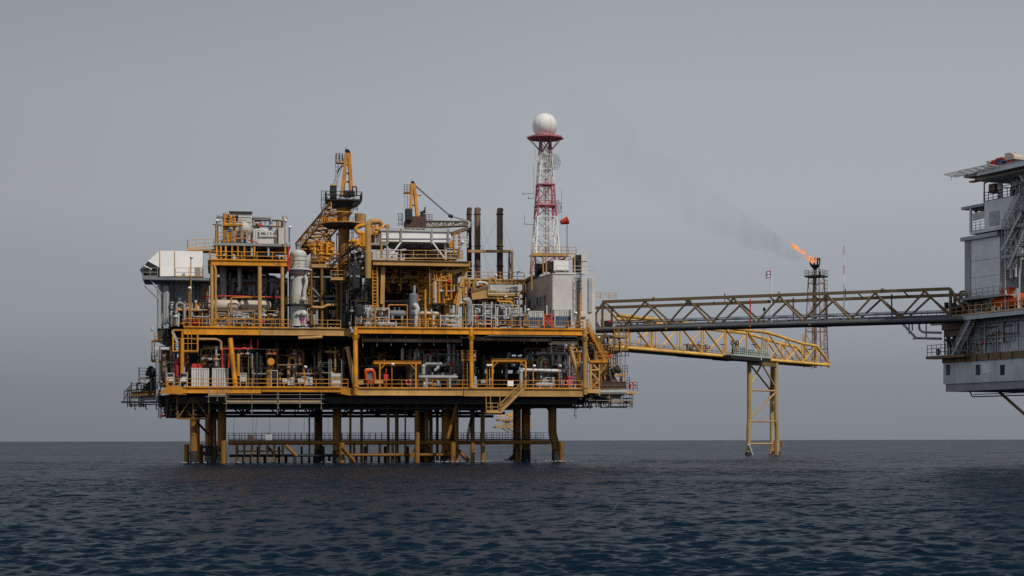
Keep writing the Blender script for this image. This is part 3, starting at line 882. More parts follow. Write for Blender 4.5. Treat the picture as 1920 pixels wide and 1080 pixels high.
mb = MB(); mb.bx(pu(366, v0), pu(377, v0), v0 - .06, v0 - .005, pz(370, 517, v0), pz(370, 501, v0)); part(t, 'door', mb, 'grey')
t = thing('cantilever_walkway', 'grey cantilever walkway with struts beneath the white intake hood', 'walkway', (pu(300, 5), 7, 24))
a, b_ = pp(268, 519, 4.6), pp(398, 519, 4.6)
mb = MB(); mb.bx(a[0], b_[0], 4.6, 12, a[2] - .35, a[2]); part(t, 'floor', mb, 'blue_grey')
mb = MB(); mb.rail(a, pp(296, 519, 4.6), 1.2, 1.1, .05); mb.rail(a, (a[0], 12, a[2]), 1.2, 1.5, .05); part(t, 'railing', mb, 'grey')
mb = MB(); mb.rail(pp(330, 519, 4.6), pp(380, 519, 4.6), 1.2, 1.5, .04); part(t, 'railing', mb, 'tan')
for k, v in enumerate((5, 11)):
    mb = MB(); mb.bar(pp(272, 535, v), pp(297, 560, v), .13, 8); mb.bar(pp(283, 524, v), pp(303, 552, v), .12, 8); part(t, 'strut', mb, 'grey')
t = thing('turbine_enclosure', 'blue grey panelled turbine enclosure under the white intake hood', 'enclosure', (pu(345, 7), 10, ZU))
mb = MB(); pbox(mb, 318, 392, 524, 613, 7, 14); part(t, 'wall', mb, 'blue_grey')
for px, r in ((299, .28), (309, .2), (314, .28)):
    mb = MB(); mb.bar((pu(px, 6), 6, ZU), (pu(px, 6), 6, 24), r, 10); part(t, 'column', mb, 'grey')
mb = MB(); pbox(mb, 298, 317, 530, 613, 9, 13); part(t, 'duct', mb, 'hull_grey')
for px in (327, 367): mb = MB(); mb.beam(pp(px, 611, 6.96), pp(px, 526, 6.96), .08, .1); part(t, 'seam', mb, 'dark')
mb = MB(); mb.beam(pp(319, 568, 6.9), pp(392, 568, 6.9), .25, .3); part(t, 'ledge', mb, 'dark')
mb = MB(); mb.ladder(pp(371, 566, 6.8), 4.0, .5, (1, 0, 0), False); part(t, 'ladder', mb, 'dark')
mb = MB(); pbox(mb, 379, 391, 530, 565, 6.7, 6.99); part(t, 'door', mb, 'brown')
for k in range(5):
    mb = MB(); mb.bar(pp(296 + 3 * k, 612, 8), pp(300 + 4 * k, 560 + 6 * k, 8), .09, 6); part(t, 'pipe', mb, rnd.choice(['grey', 'yellow', 'dark']))
t = thing('cantilever_walkway', 'short tan cantilever walkway sticking out above the white intake hood', 'walkway', (pu(380, 8), 8, 28.5))
a, b_ = pp(352, 466, 8), pp(402, 463, 8)
mb = MB(); mb.bx(a[0], b_[0], 8, 11, a[2] - .25, a[2]); part(t, 'floor', mb, 'tan')
mb = MB(); mb.rail(a, b_, 1.15, 1.1, .045); mb.rail((a[0], 8, a[2]), (a[0], 11, a[2]), 1.15, 1.1, .045); part(t, 'railing', mb, 'tan')
mb = MB(); mb.bar(pp(356, 467, 8.4), pp(380, 470, 10), .1, 6); part(t, 'strut', mb, 'tan')

# ================= west gantry with its roof machinery
GA = thing('process_gantry', 'yellow open gantry on tall columns beside the white intake hood', 'gantry', (pu(465, 5), 10, ZU))
a, b_ = pp(396, 487, 4.4), pp(540, 490, 4.4); zf = a[2]
mb = MB(); mb.girder((a[0], 4.4, zf), (b_[0], 4.4, zf), .72, .4, .06, 6); part(GA, 'girder', mb, 'yellow')
mb = MB(); mb.girder((a[0] - .2, 4.7, zf), (a[0] - .2, 16, zf), .7); part(GA, 'girder', mb, 'yellow')
mb = MB(); mb.girder((b_[0], 4.7, zf), (b_[0], 16, zf), .7); part(GA, 'girder', mb, 'yellow')
mb = MB(); mb.bx(a[0], b_[0] - .2, 4.7, 16, zf - .12, zf - .02); part(GA, 'floor', mb, 'dark')
for i in range(6): mb = MB(); mb.ibeam((a[0], 6 + i * 1.8, zf - .4), (b_[0] - .2, 6 + i * 1.8, zf - .4), .25, .5); part(GA, 'floor_beam', mb, 'leg_yellow')
mb = MB(); mb.rail((a[0], 4.4, zf), (b_[0], 4.4, zf), 1.15, 1.9, .06); part(GA, 'railing', mb, 'yellow')
mb = MB(); mb.rail((a[0] - .2, 4.4, zf), (a[0] - .2, 15, zf), 1.15, 1.6, .05); part(GA, 'railing', mb, 'yellow')
for px, v, r, mt in ((398, 4.5, .23, 'tan'), (487.5, 4.5, .27, 'tan'), (530, 4.5, .25, 'tan'), (398, 15, .28, 'leg_yellow'), (487, 15, .28, 'leg_yellow'), (532, 15, .28, 'leg_yellow')):
    u = pu(px, v); mb = MB(); mb.bar((u, v, ZU), (u, v, zf - .6), r, 12); part(GA, 'column', mb, mt)
mb = MB(); ptube(mb, [(405, 612), (405, 505), (402, 497)], 4.3, .17); part(GA, 'downpipe', mb, 'tan')
# grey roof slab over the gantry floor, on yellow posts
c0, c1 = pp(402, 458, 4.8), pp(546, 462, 4.8)
mb = MB(); mb.bx(c0[0], c1[0], 4.8, 15, c0[2] - .12, c0[2] + .22); part(GA, 'roof_slab', mb, 'grey')
for px in (407, 415, 424, 436, 447, 459, 478, 536): mb = MB(); mb.beam((pu(px, 4.8), 5, zf), (pu(px, 4.8), 5, c0[2] - .13), .22, .22); part(GA, 'post', mb, 'yellow')
for px in (473, 504): mb = MB(); mb.bar((pu(px, 4.9), 5.2, zf + .6), (pu(px, 4.9), 5.2, c0[2] - .13), .18, 10); part(GA, 'post', mb, 'silver')
pipework('piping', 'dim yellow and silver piping behind the railing of the west gantry', 'piping', 402, 540, 463, 487, 7, 14, 3, ['grey', 'yellow', 'silver', 'dark', 'offwhite'], 26, (.1, .28), None, None, 6)
t = thing('wind_screen', 'tall grey white corrugated wind wall on the west gantry roof', 'wind wall', (pu(452, 9), 9, c0[2] + .2))
mb = MB(); pbox(mb, 431, 473, 397, 457, 8, 10.5); part(t, 'wall', mb, 'offwhite')
mb = MB(); mb.beam(pp(430, 397.5, 7.9), pp(474.5, 398.5, 7.9), .25, .22); part(t, 'cap', mb, 'dark')
for y in (407, 416, 424): mb = MB(); mb.beam(pp(432, y, 7.97), pp(472, y + .6, 7.97), .05, .09); part(t, 'rib', mb, 'grey')
mb = MB(); pbox(mb, 414.5, 432, 411, 457, 9, 12); part(t, 'side_duct', mb, 'hull_grey')
t = thing('valve_tower', 'yellow pipe and valve tower with a small railed platform against the wind wall', 'valve tower', (pu(433, 6), 6.5, c0[2] + .2))
zc = c0[2] + .22
for px, yt, r in ((422, 400, .24), (440, 414, .2), (428, 420, .15)):
    mb = MB(); mb.bar((pu(px, 6.3), 6.3, zc), (pu(px, 6.3), 6.3, pz(px, yt, 6.3)), r, 10); part(t, 'column', mb, 'yellow')
a, b_ = pp(418, 420, 6), pp(447, 419, 6)
mb = MB(); mb.bx(a[0], b_[0], 5.6, 7.4, a[2] - .25, a[2]); part(t, 'platform', mb, 'yellow')
mb = MB(); mb.rail((a[0] + .3, 5.7, a[2]), (b_[0] - 1, 5.7, a[2]), 1.3, .55, .06, 2); part(t, 'railing', mb, 'yellow')
for px, y0, y1 in ((429, 402, 418), (439, 401, 416), (445, 402, 416), (434, 403, 416)):
    mb = MB(); mb.bar(pp(px, y1, 6.4), pp(px, y0, 6.4), .1, 8); mb.ball(pp(px, y0 + 5, 6.4), .24, 8); mb.ball(pp(px, y0 + 10, 6.4), .2, 8); part(t, 'valve', mb, rnd.choice(['yellow', 'dark', 'yellow']))
for pts, r in (([(446, 416), (452, 410), (455, 422)], .07), ([(440, 445), (446, 432), (456, 426)], .15), ([(433, 455), (433, 440), (440, 440)], .14), ([(424, 455), (424, 432), (436, 430), (436, 455)], .2), ([(447, 421), (455, 421), (458, 427)], .11)):
    mb = MB(); ptube(mb, pts, 6.2, r); part(t, 'pipe', mb, rnd.choice(['yellow', 'yellow', 'blue_grey']))
mb = MB(); mb.rail(pp(439, 448, 5.4), pp(466, 447, 5.4), 1.1, 1.1, .055); part(t, 'railing', mb, 'yellow')
mb = MB(); mb.rail(pp(410, 452, 5.4), pp(434, 452, 5.4), 1.15, .9, .055); part(t, 'railing', mb, 'yellow')
t = lying_vessel('gas_drum', 'round grey drum end on facing out between yellow railings and wind wall', 'drum', 452, 467, 430, 7, .95, 'offwhite', 456)
t = thing('air_cooler', 'pale grey box cooler with headers on the west gantry roof', 'cooler', (pu(500, 8), 9, zc))
mb = MB(); pbox(mb, 484, 523, 444, 458, 7.5, 11); part(t, 'body', mb, 'offwhite')
mb = MB(); mb.prism([pp(484, 444, 7.3), pp(523, 444, 7.3), pp(517, 440, 7.3), pp(489, 440, 7.3)], (0, 3.6, 0)); part(t, 'cover', mb, 'offwhite')
for y, xa, xb in ((431, 474, 500), (435, 476, 511), (433, 488, 505)):
    mb = MB(); ptube(mb, [(xa, y + 10), (xa, y), (xb, y), (xb, y + 8)], 8, .17); part(t, 'header_pipe', mb, 'offwhite')
for px in (477, 481): mb = MB(); mb.bar(pp(px, 457, 7.6), pp(px, 430, 7.6), .2, 8); part(t, 'post', mb, 'offwhite')
mb = MB(); ptube(mb, [(466, 450), (476, 452), (484, 456)], 6.6, .09); part(t, 'hose', mb, 'red')
t = thing('exhaust_box', 'narrow pale exhaust box with a chamfered top at the corner of the gantry roof', 'exhaust box', (pu(528, 7), 8, zc))
mb = MB(); pbox(mb, 523, 536, 427, 458, 7, 10); part(t, 'wall', mb, 'offwhite')
mb = MB(); mb.prism([pp(516, 434, 7.3), pp(522.5, 427.5, 7.3), pp(522.5, 458, 7.3), pp(516, 458, 7.3)], (0, 2.4, 0)); part(t, 'side_cowl', mb, 'brown')
floodlight(407, 415, 456, 5, 'thin floodlight pole at the west corner of the gantry roof beside the wind wall', 'tan')
floodlight(535, 415, 487, 4.3, 'tallest yellow floodlight pole on the gantry roof corner by the exhaust box')
floodlight(543, 427, 455, 7, 'shorter hooked floodlight pole behind the tall yellow one', 'dark')
mb = MB(); pbar(mb, 541.5, 462, 541.5, 508, 4.2, .09); single('riser_pipe', mb, 'red', 'thin red fire riser running down beside the gantry corner', 'pipe')

# under the west gantry
lying_vessel('separator', 'long rust streaked horizontal separator vessel under the west gantry', 'vessel', 386, 446, 572, 7, .8, 'plaster_dirty', 588)
lying_vessel('separator', 'second horizontal vessel with pale lagging, close to the tall white column', 'vessel', 452, 506, 572, 8, .72, 'plaster_dirty', 590)
pipework('piping', 'rack of thin pale pipes and rails at the deck edge below the separators', 'pipe rack', 380, 526, 582, 612, 5, 8, 11, ['offwhite', 'grey', 'silver', 'tan', 'offwhite', 'yellow'], 46, (.05, .13), None, 'tan', 10, (.1, .3, .5, .7, .9))
pipework('piping', 'vertical silver risers and dark headers in the shade of the west gantry', 'piping', 402, 525, 503, 570, 9, 14, 15, ['grey', 'blue_grey', 'silver', 'dark', 'brown'], 26, (.12, .32), None, None, 4)
for px, r, y0, y1, mt in ((419, .5, 503, 566, 'grey'), (450, .28, 503, 540, 'silver'), (427, .22, 505, 558, 'offwhite'), (441, .2, 530, 552, 'grey')):
    pass
mb = MB(); ptube(mb, [(419, 500), (419, 566)], 8, .5, 12); t = single('riser_pipe', mb, 'grey', 'thick grey riser standing on the separator under the west gantry', 'pipe')
mb = MB(); ptube(mb, [(450, 502), (450, 541), (446, 546)], 8, .3, 10); single('riser_pipe', mb, 'silver', 'pale short riser with a bent foot behind the middle gantry columns', 'pipe')
mb = MB(); ptube(mb, [(436, 552), (436, 527), (474, 526), (524, 527)], 8.5, .2, 8); single('overhead_pipe', mb, 'blue_grey', 'slim dark overhead pipe bending down under the west gantry', 'pipe')
mb = MB(); ptube(mb, [(378, 556), (430, 555), (528, 558)], 6.4, .1, 8); single('fire_main', mb, 'red', 'bright red fire main running level under the west gantry', 'pipe')
mb = MB(); ptube(mb, [(434, 612), (434, 558), (497, 557)], 5.6, .1, 8); single('service_pipe', mb, 'yellow', 'thin yellow service pipe rising in front of the separators', 'pipe')
machine_skid('pump_skid', 'dark red pump set on the deck corner under the intake hood', 'pump', 340, 372, 592, 612, 5.5, 2, 'red')
for k, (px, yt, lab) in enumerate(((355, 541, 'tan pole rising high past the intake enclosure'), (358.5, 483, 'tallest thin tan lamp pole in front of the intake enclosure'))):
    floodlight(px, yt, 613, 4.2 + .2 * k, lab, 'tan')

for x0, x1, y0, y1, v0, v1, n, mts, lab in ((398, 540, 400, 456, 9, 13, 40, ['yellow', 'grey', 'offwhite', 'dark', 'brown'], 'thin pipes and cables massed behind the valve tower on the gantry roof'),
        (545, 602, 500, 612, 10, 14, 34, ['dark', 'leg_yellow', 'grey', 'brown', 'tan'], 'dark and tan pipes crowding behind the tall white column'),
        (640, 704, 530, 612, 7, 13, 40, ['grey', 'dark', 'brown', 'tan', 'blue_grey'], 'mixed grey and tan pipes packed between crane pedestal and corner compressor'),
        (704, 800, 500, 545, 6, 12, 36, ['leg_yellow', 'tan', 'dark', 'yellow'], 'tan hangers and pipes close under the cooler gantry floor'),
        (322, 396, 560, 612, 4.4, 7, 34, ['grey', 'yellow', 'dark', 'offwhite', 'brown'], 'small pipes and stands at the foot of the intake enclosure'),
        (880, 990, 528, 575, 13, 18, 36, ['tan', 'brown', 'grey', 'yellow', 'dark'], 'tan and brown piping stacked behind the tilted cooler')):
    pipework('piping', lab, 'piping', x0, x1, y0, y1, v0, v1, x0, mts, n, (.05, .17), None, mts[1] if 540 < x0 < 800 else None, 8, (.1, .35, .6, .85))
# ================= tall white column
t, u, zb, zt = upright_vessel('contactor_column', 'tall white process column with a ring walkway beside the slender crane pedestal', 'column', 560, 468, 612, 8, 1.12, 'offwhite', 2)
mb = MB(); mb.lathe((u, 8, zt - .1), [(.3, 0), (.3, .75), (.42, .76), (.42, .9)], 12); part(t, 'top_nozzle', mb, 'grey')
for y, rr in ((505, 1.9), (571, 1.75)):
    z = pz(560, y, 8); mb = MB(); mb.lathe((u, 8, z - .18), [(1.13, 0), (rr, 0), (rr, .18), (1.13, .18)], 22); ring = part(t, 'ring_walkway', mb, 'offwhite' if y < 550 else 'dark')
    mb = MB()
    for i in range(12):
        a = 2 * math.pi * i / 12; b2 = 2 * math.pi * (i + 1) / 12; c = Vector((u + rr * math.cos(a) * .97, 8 + rr * math.sin(a) * .97, z)); d = Vector((u + rr * math.cos(b2) * .97, 8 + rr * math.sin(b2) * .97, z))
        mb.bar(c, c + Vector((0, 0, 1.05)), .035, 5)
        for hh in (.55, 1.05): mb.bar(c + Vector((0, 0, hh)), d + Vector((0, 0, hh)), .03, 5)
    part(ring, 'railing', mb, 'dark' if y < 550 else 'tan')
for y in (517, 482, 490): z = pz(560, y, 8); mb = MB(); mb.lathe((u, 8, z), [(1.13, 0), (1.16, .02), (1.16, .1), (1.13, .12)], 22); part(t, 'band', mb, 'red' if y == 517 else 'grey')
mb = MB(); ptube(mb, [(572, 516), (576, 528), (571, 545), (571, 560)], 6.6, .26, 10); part(t, 'side_pipe', mb, 'offwhite')
mb = MB(); mb.ball(pp(570, 561, 6.7), .42, 12); mb.ball(pp(570, 588, 6.7), .5, 12); part(t, 'manway', mb, 'offwhite')
mb = MB(); pbar(mb, 549, 478, 545, 500, 6.7, .35); part(t, 'rust_patch_nozzle', mb, 'rust')
mb = MB(); z = pz(570, 607, 6.6); uu = pu(571, 6.6)
for x0, x1, z0, z1 in ((-.3, -.18, 0, .8), (.18, .3, 0, .8), (-.178, .178, .68, .8), (-.178, .178, 0, .12)): mb.bx(uu + x0, uu + x1, 6.55, 6.68, z + z0, z + z1)
part(t, 'pink_bracket', mb, 'pink')
t = machine_skid('valve_station', 'pale grey valve station beside the foot of the white column', 'valve station', 578, 598, 575, 612, 9, 21, 'silver')
mb = MB(); ptube(mb, [(586, 576), (606, 577), (614, 572), (634, 572)], 9, .2); single('transfer_pipe', mb, 'tan', 'tan transfer pipe stepping from the white column to the crane pedestal', 'pipe')

# ================= tall pedestal crane
CV = 12
CU = pu(645, CV)
def crane_z(y): return pz(645, y, CV)
K = thing('pedestal_crane', 'taller pedestal crane with black machinery deck and yellow mast, boom lowered behind', 'crane', (CU, CV, ZU))
mb = MB(); mb.lathe((CU, CV, 0), [(.82, ZU - .1), (.82, crane_z(496)), (.76, crane_z(495)), (.76, crane_z(424)), (.72, crane_z(416)), (1.05, crane_z(391))], 24); part(K, 'pedestal', mb, 'leg_yellow')
zd = crane_z(421)
mb = MB(); mb.lathe((CU, CV, zd), [(3.15, -.05), (3.17, .1), (.85, .12)], 36); ring = part(K, 'ring_platform', mb, 'tan')
mb = MB(); mb.lathe((CU, CV, zd), [(.8, -.6), (2.5, -.45), (3.1, -.06)], 36); part(ring, 'underside', mb, 'dark')
mb = MB()
for i in range(18):
    a = 2 * math.pi * i / 18; b2 = 2 * math.pi * (i + 1) / 18
    if -0.9 < math.atan2(math.sin(a), math.cos(a)) < .35: continue
    c = Vector((CU + 3.05 * math.cos(a), CV + 3.05 * math.sin(a), zd + .16)); d = Vector((CU + 3.05 * math.cos(b2), CV + 3.05 * math.sin(b2), zd + .16))
    mb.bar(c, c + Vector((0, 0, 1.05)), .04, 5)
    for hh in (.55, 1.05): mb.bar(c + Vector((0, 0, hh)), d + Vector((0, 0, hh)), .03, 5)
part(ring, 'railing', mb, 'dark')
mb = MB(); pbox(mb, 604, 612, 406, 418, 11, 13); pbox(mb, 613, 623, 408, 418.5, 10.4, 12.5); pbox(mb, 624.5, 633, 408, 418.5, 10.6, 12.5); part(K, 'locker', mb, 'yellow')
mb = MB(); mb.lathe((pu(676.5, 11.6), 11.6, zd + .17), [(.78, 0), (.78, 1.3), (.72, 1.33)], 20)
for z in (.45, .95): mb.lathe((pu(676.5, 11.6), 11.6, zd + .17 + z), [(.79, 0), (.81, .02), (.81, .07), (.79, .09)], 20)
part(K, 'drum_shield', mb, 'tan')
zm = crane_z(379)
mb = MB(); mb.lathe((CU, CV, 0), [(1.1, crane_z(391.5)), (1.45, crane_z(390)), (1.45, crane_z(387.5)), (1.2, crane_z(387)), (1.2, crane_z(383)), (2.3, zm - .02)], 24); part(K, 'slew_ring', mb, 'dark')
ml, mr = pu(612, CV), pu(678, CV)
mb = MB(); mb.prism([(ml, CV - 1.5, zm), (mr, CV - 1.5, zm), (mr - .6, CV - 1.5, zm - .5), (ml + 1, CV - 1.5, zm - .7)], (0, 3.2, 0)); mb.bx(ml, mr, CV - 1.6, CV + 1.8, zm + .003, zm + .18); part(K, 'machinery_deck', mb, 'black')
mb = MB()
for pts in ([(ml, CV - 1.55), (ml, CV + 1.7)], [(mr, CV - 1.55), (mr, CV + 1.7)], [(ml, CV - 1.55), (mr, CV - 1.55)], [(ml, CV + 1.7), (mr, CV + 1.7)]):
    mb.rail((*pts[0], zm + .18), (*pts[1], zm + .18), 1.1, 1.1, .05, 1, False)
part(K, 'railing', mb, 'dark')
mb = MB()
hl, hr = pp(650.5, 288, CV), pp(655.5, 288, CV)
for base, top in ((pp(641, 369, CV - .9), hl), (pp(661, 369, CV - .9), hr), (pp(643, 369, CV + 1.3), hl), (pp(659, 369, CV + 1.3), hr)):
    mb.beam(base, (top[0], base[1] * .35 + CV * .65, top[2]), .44, .44)
for y, xa, xb in ((309, 648.5, 657), (341, 645, 659.5), (325, 646.5, 658)): mb.beam(pp(xa, y, CV - .3), pp(xb, y, CV - .3), .2, .22)
part(K, 'mast', mb, 'yellow')
mb = MB(); mb.bar(pp(652, 283.5, CV - .5), pp(652, 283.5, CV + .6), .32, 12); mb.bar(pp(655, 286, CV - .4), pp(655, 286, CV + .5), .26, 12); mb.bar(pp(649, 284, CV), pp(648.5, 276, CV), .03, 5); part(K, 'head_sheave', mb, 'black')
mb = MB(); a, b_ = pp(631, 305, CV), pp(646, 304, CV); mb.bx(a[0], b_[0], CV - .6, CV + .6, a[2] - .1, a[2] + .12)
part(K, 'rest_platform', mb, 'tan')
mb = MB(); mb.rail((a[0], CV - .6, a[2] + .1), (a[0] + .95, CV - .6, a[2] + .1), 1.15, .5, .04, 2, False); part(K, 'railing', mb, 'dark'); mb = MB(); mb.rail((a[0], CV + .6, a[2] + .1), (a[0] + .95, CV + .6, a[2] + .1), 1.15, .5, .04, 2, False); part(K, 'railing', mb, 'dark')
mb = MB(); mb.ladder(pp(632.5, 350, CV), 3.4, .45, (.8, .5, 0), True, .03); part(K, 'ladder', mb, 'grey')
mb = MB(); pbar(mb, 633, 324, 640, 313, CV - .5, .1); pbar(mb, 640, 313, 645, 310, CV - .5, .08); part(K, 'strut', mb, 'black')
t2 = MB(); pbox(t2, 621, 632.5, 348, 370, CV - 1.5, CV + .3); cb = part(K, 'cab', t2, 'dark')
mb = MB(); pbox(mb, 622, 627, 350, 361, CV - 1.54, CV - 1.51); pbox(mb, 628, 632, 350, 361, CV - 1.54, CV - 1.51); part(cb, 'window', mb, 'glass')
mb = MB(); pbox(mb, 621, 633, 345.5, 347.8, CV - 1.6, CV + .4); part(cb, 'roof', mb, 'tan')
mb = MB(); pbar(mb, 655, 363, 665, 363, CV - 1, .5); mb.tube([pp(662, 368, CV - 1), pp(662, 350, CV - 1), pp(669.5, 350, CV - 1), pp(669.5, 368, CV - 1)], .1, 6); pbox(mb, 646, 660, 357, 369, CV - 1.2, CV - .2); part(K, 'winch', mb, 'dark')
for px, y0, y1 in ((607, 362, 397), (667, 381, 399)):
    mb = MB(); mb.ladder((pu(px, CV - 1.4), CV - 1.4, pz(px, y1, CV)), pz(px, y0, CV) - pz(px, y1, CV), .5, (1, 0, 0), True, .035, start=.2); part(K, 'ladder', mb, 'dark')
mb = MB(); mb.lattice(pp(641, 388, CV - 1.2), pp(574, 466, 27), 3.0, 1.4, 11, .15, .08); part(K, 'boom', mb, 'boom_orange')
mb = MB(); mb.beam(pp(586, 458, 25.5), pp(568, 475, 27.5), 1.9, .5); part(K, 'boom_tip', mb, 'dark')
mb = MB(); pbar(mb, 652, 284, 585, 440, CV, .035, 24); pbar(mb, 653, 284, 600, 430, CV + .5, .035, 24); part(K, 'cable', mb, 'cable')
mb = MB(); mb.ladder((pu(659, CV - 1), CV - 1, crane_z(470)), 3.3, .5, (1, 0, 0), True, .04, start=.5); part(K, 'ladder', mb, 'dark')
mb = MB(); mb.stair(pp(618, 500, 9), pp(676, 455, 9), .8, (0, 1, 0)); single('stairway', mb, 'dark', 'dark slanting stairway passing behind the crane pedestal', 'stairs')
mb = MB(); mb.stair(pp(648, 518, 8), pp(686, 486, 8), .8, (0, 1, 0)); single('stairway', mb, 'blue_grey', 'blue grey stairway rising in front of the crane pedestal towards the fan cooler', 'stairs')
mb = MB(); a, b_ = pp(621, 522, 7), pp(647, 522, 7); mb.bx(a[0], b_[0], 7, 10.6, a[2] - .2, a[2]); mb.rail(a, b_, 1.1, 1, .045); single('service_platform', mb, 'tan', 'small tan service platform wrapped round the crane pedestal', 'platform')

# yellow manifold behind the tall crane
pipework('pipe_manifold', 'tangle of bright yellow pipes between the white column and crane pedestal', 'pipe manifold', 584, 634, 452, 492, 9.5, 13, 5, ['yellow', 'yellow', 'yellow', 'bridge_yellow'], 50, (.12, .24), None, None, 12, (.2, .4, .6, .8))
t = thing('module_frame', 'dark steel module with pale floor edge carrying the yellow pipe tangle', 'module', (pu(610, 9), 12, ZU))
a, b_ = pp(583, 497, 9), pp(634, 497, 9)
mb = MB(); mb.bx(a[0], b_[0], 9, 16, a[2] - .3, a[2]); part(t, 'floor', mb, 'tan')
for px in (584, 604, 633): mb = MB(); mb.bar((pu(px, 9.3), 9.3, ZU), (pu(px, 9.3), 9.3, a[2] - .3), .2, 8); part(t, 'column', mb, 'leg_yellow')
for y in (520, 556, 565): mb = MB(); mb.bar(pp(588, y, 9.6), pp(632, y, 9.6), .16, 8); part(t, 'cross_pipe', mb, 'blue_grey')
mb = MB(); pbar(mb, 586, 540, 604, 560, 9.4, .15); part(t, 'brace', mb, 'blue_grey')
mb = MB(); mb.rail(a, b_, 1.1, 1.4, .05); part(t, 'railing', mb, 'tan')
mb = MB(); ptube(mb, [(618, 462), (618, 446), (612, 438), (609, 436)], 22, .36, 12); single('vent_pipe', mb, 'dark', 'dark curved vent pipe poking up behind the lowered crane boom', 'vent')
floodlight(632, 440, 490, 14, 'slender tan pole standing among yellow pipes by the pedestal', 'tan')
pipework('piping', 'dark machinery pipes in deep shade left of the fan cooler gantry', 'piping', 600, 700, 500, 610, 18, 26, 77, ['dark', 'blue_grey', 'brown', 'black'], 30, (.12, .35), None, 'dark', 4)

# ================= fan cooler gantry
GB = thing('cooler_gantry', 'tan braced gantry carrying the long white fan cooler', 'gantry', (pu(785, 4), 9, ZU))
a, b_ = pp(700, 487, 3), pp(881, 489, 3); zf = a[2]
mb = MB(); mb.girder((a[0], 3, zf), (b_[0], 3, zf), .72, .5, .07, 40); part(GB, 'girder', mb, 'tan')
mb = MB(); mb.girder((a[0] - .1, 3.3, zf), (a[0] - .1, 19, zf), .95, .5, .07, 40); part(GB, 'girder', mb, 'leg_yellow')
mb = MB(); mb.girder((b_[0] + .1, 3.3, zf), (b_[0] + .1, 19, zf), .95, .5, .07, 40); part(GB, 'girder', mb, 'tan')
mb = MB(); mb.bx(a[0] + .2, b_[0] - .1, 3.4, 19, zf - .12, zf - .02); part(GB, 'floor', mb, 'dark')
for i in range(8): mb = MB(); mb.ibeam((a[0] + .2, 4.5 + i * 1.9, zf - .45), (b_[0] - .1, 4.5 + i * 1.9, zf - .45), .3, .6); part(GB, 'floor_beam', mb, 'tan')
mb = MB(); mb.rail(pp(706, 485, 3), pp(868, 485.5, 3), 1.15, 1.7, .06); part(GB, 'railing', mb, 'tan')
mb = MB(); mb.rail((a[0], 3.2, zf), (a[0], 14, zf), 1.15, 1.6, .05); part(GB, 'railing', mb, 'tan')
for (x, v), y1, r in (((719, 4), 612, .2), ((708, 4), 612, .16), ((715, 16), 612, .25), ((790, 12), 612, .25), ((870, 16), 612, .25)):
    mb = MB(); mb.bar((pu(x, v), v, ZU), (pu(x, v), v, zf - .9), r, 10); part(GB, 'column', mb, 'tan' if v < 10 else 'leg_yellow')
for xa, ya, xb, yb, v, r in ((858, 574, 872, 502, 4, .26), (717, 570, 719, 500, 4, .28), (762, 511, 789, 546, 8, .24), (746, 511, 722, 540, 8, .2), (866, 506, 838, 516, 4, .3)):
    mb = MB(); mb.beam(pp(xa, ya, v), pp(xb, yb, v), r * 2, r * 1.8); part(GB, 'brace', mb, 'tan')
for y, xa, xb, v in ((528, 718, 765, 6), (533, 716, 748, 9), (541, 712, 790, 9), (525, 752, 810, 12), (565, 700, 768, 10)):
    mb = MB(); mb.bar(pp(xa, y, v), pp(xb, y, v), .17, 8); part(GB, 'cross_pipe', mb, 'leg_yellow' if y != 565 else 'grey')
mb = MB(); u, _, z = pp(703.5, 576, 3.4); mb.ladder((u, 3.4, z), pz(703, 500, 3.4) - z, .6, (1, 0, 0), False, .08); part(GB, 'ladder', mb, 'yellow')
mb = MB(); mb.bar(pp(695, 574, 3.3), pp(711, 574, 3.3), .12, 6); mb.bar(pp(703, 612, 3.3), pp(703, 574, 3.3), .12, 6); part(GB, 'ladder_foot', mb, 'yellow')
# side platform by the tan downpipe
a2, b2 = pp(694, 455, 3.5), pp(727, 453, 3.5)
mb = MB(); mb.bx(a2[0], b2[0], 3.5, 9, a2[2] - .3, a2[2] - .05); part(GB, 'side_platform', mb, 'grey')
mb = MB(); mb.rail((pu(704, 3.5), 3.5, a2[2]), (b2[0], 3.5, a2[2]), 1.15, .8, .05); part(GB, 'railing', mb, 'tan')
mb = MB(); pbox(mb, 696, 704, 440, 453, 4.5, 6); part(GB, 'junction_box', mb, 'dark')
mb = MB(); pbar(mb, 716, 485, 716, 452, 3.4, .14); part(GB, 'post', mb, 'tan')

FC = thing('fan_cooler', 'long white panelled fan cooler on splayed legs with grey fan hoods beneath', 'fan cooler', (pu(785, 5), 8, zf))
mb = MB(); pbox(mb, 716, 846, 434, 453.5, 5, 13); part(FC, 'casing', mb, 'white')
mb = MB(); pbox(mb, 713, 850, 430.5, 433.7, 4.8, 13.2); part(FC, 'top_rim', mb, 'offwhite')
for px in (728, 752.5, 810.5, 841): mb = MB(); mb.beam((pu(px, 4.95), 4.9, pz(px, 457, 5)), (pu(px, 4.95), 4.9, pz(px, 429, 5)), .22, .2); part(FC, 'upright', mb, 'grey')
for k in range(13): mb = MB(); mb.bar(pp(718 + 10.2 * k, 430.5, 5), pp(718 + 10.2 * k, 427.5, 5), .04, 5); part(FC, 'stanchion', mb, 'offwhite')
mb = MB(); mb.bar(pp(715, 427.5, 5), pp(846, 428.5, 5), .05, 6); part(FC, 'top_rail', mb, 'offwhite')
mb = MB(); mb.beam(pp(716, 447.5, 4.93), pp(846, 447.5, 4.93), .05, .12); part(FC, 'seam', mb, 'grey')
for px in (735, 763, 790, 818):
    u, _, z = pp(px + 10, 453.6, 9); mb = MB(); mb.lathe((u, 9, 0), [(.9, z - .95), (1.5, z - .35), (1.75, z)], 20); part(FC, 'fan_hood', mb, 'grey')
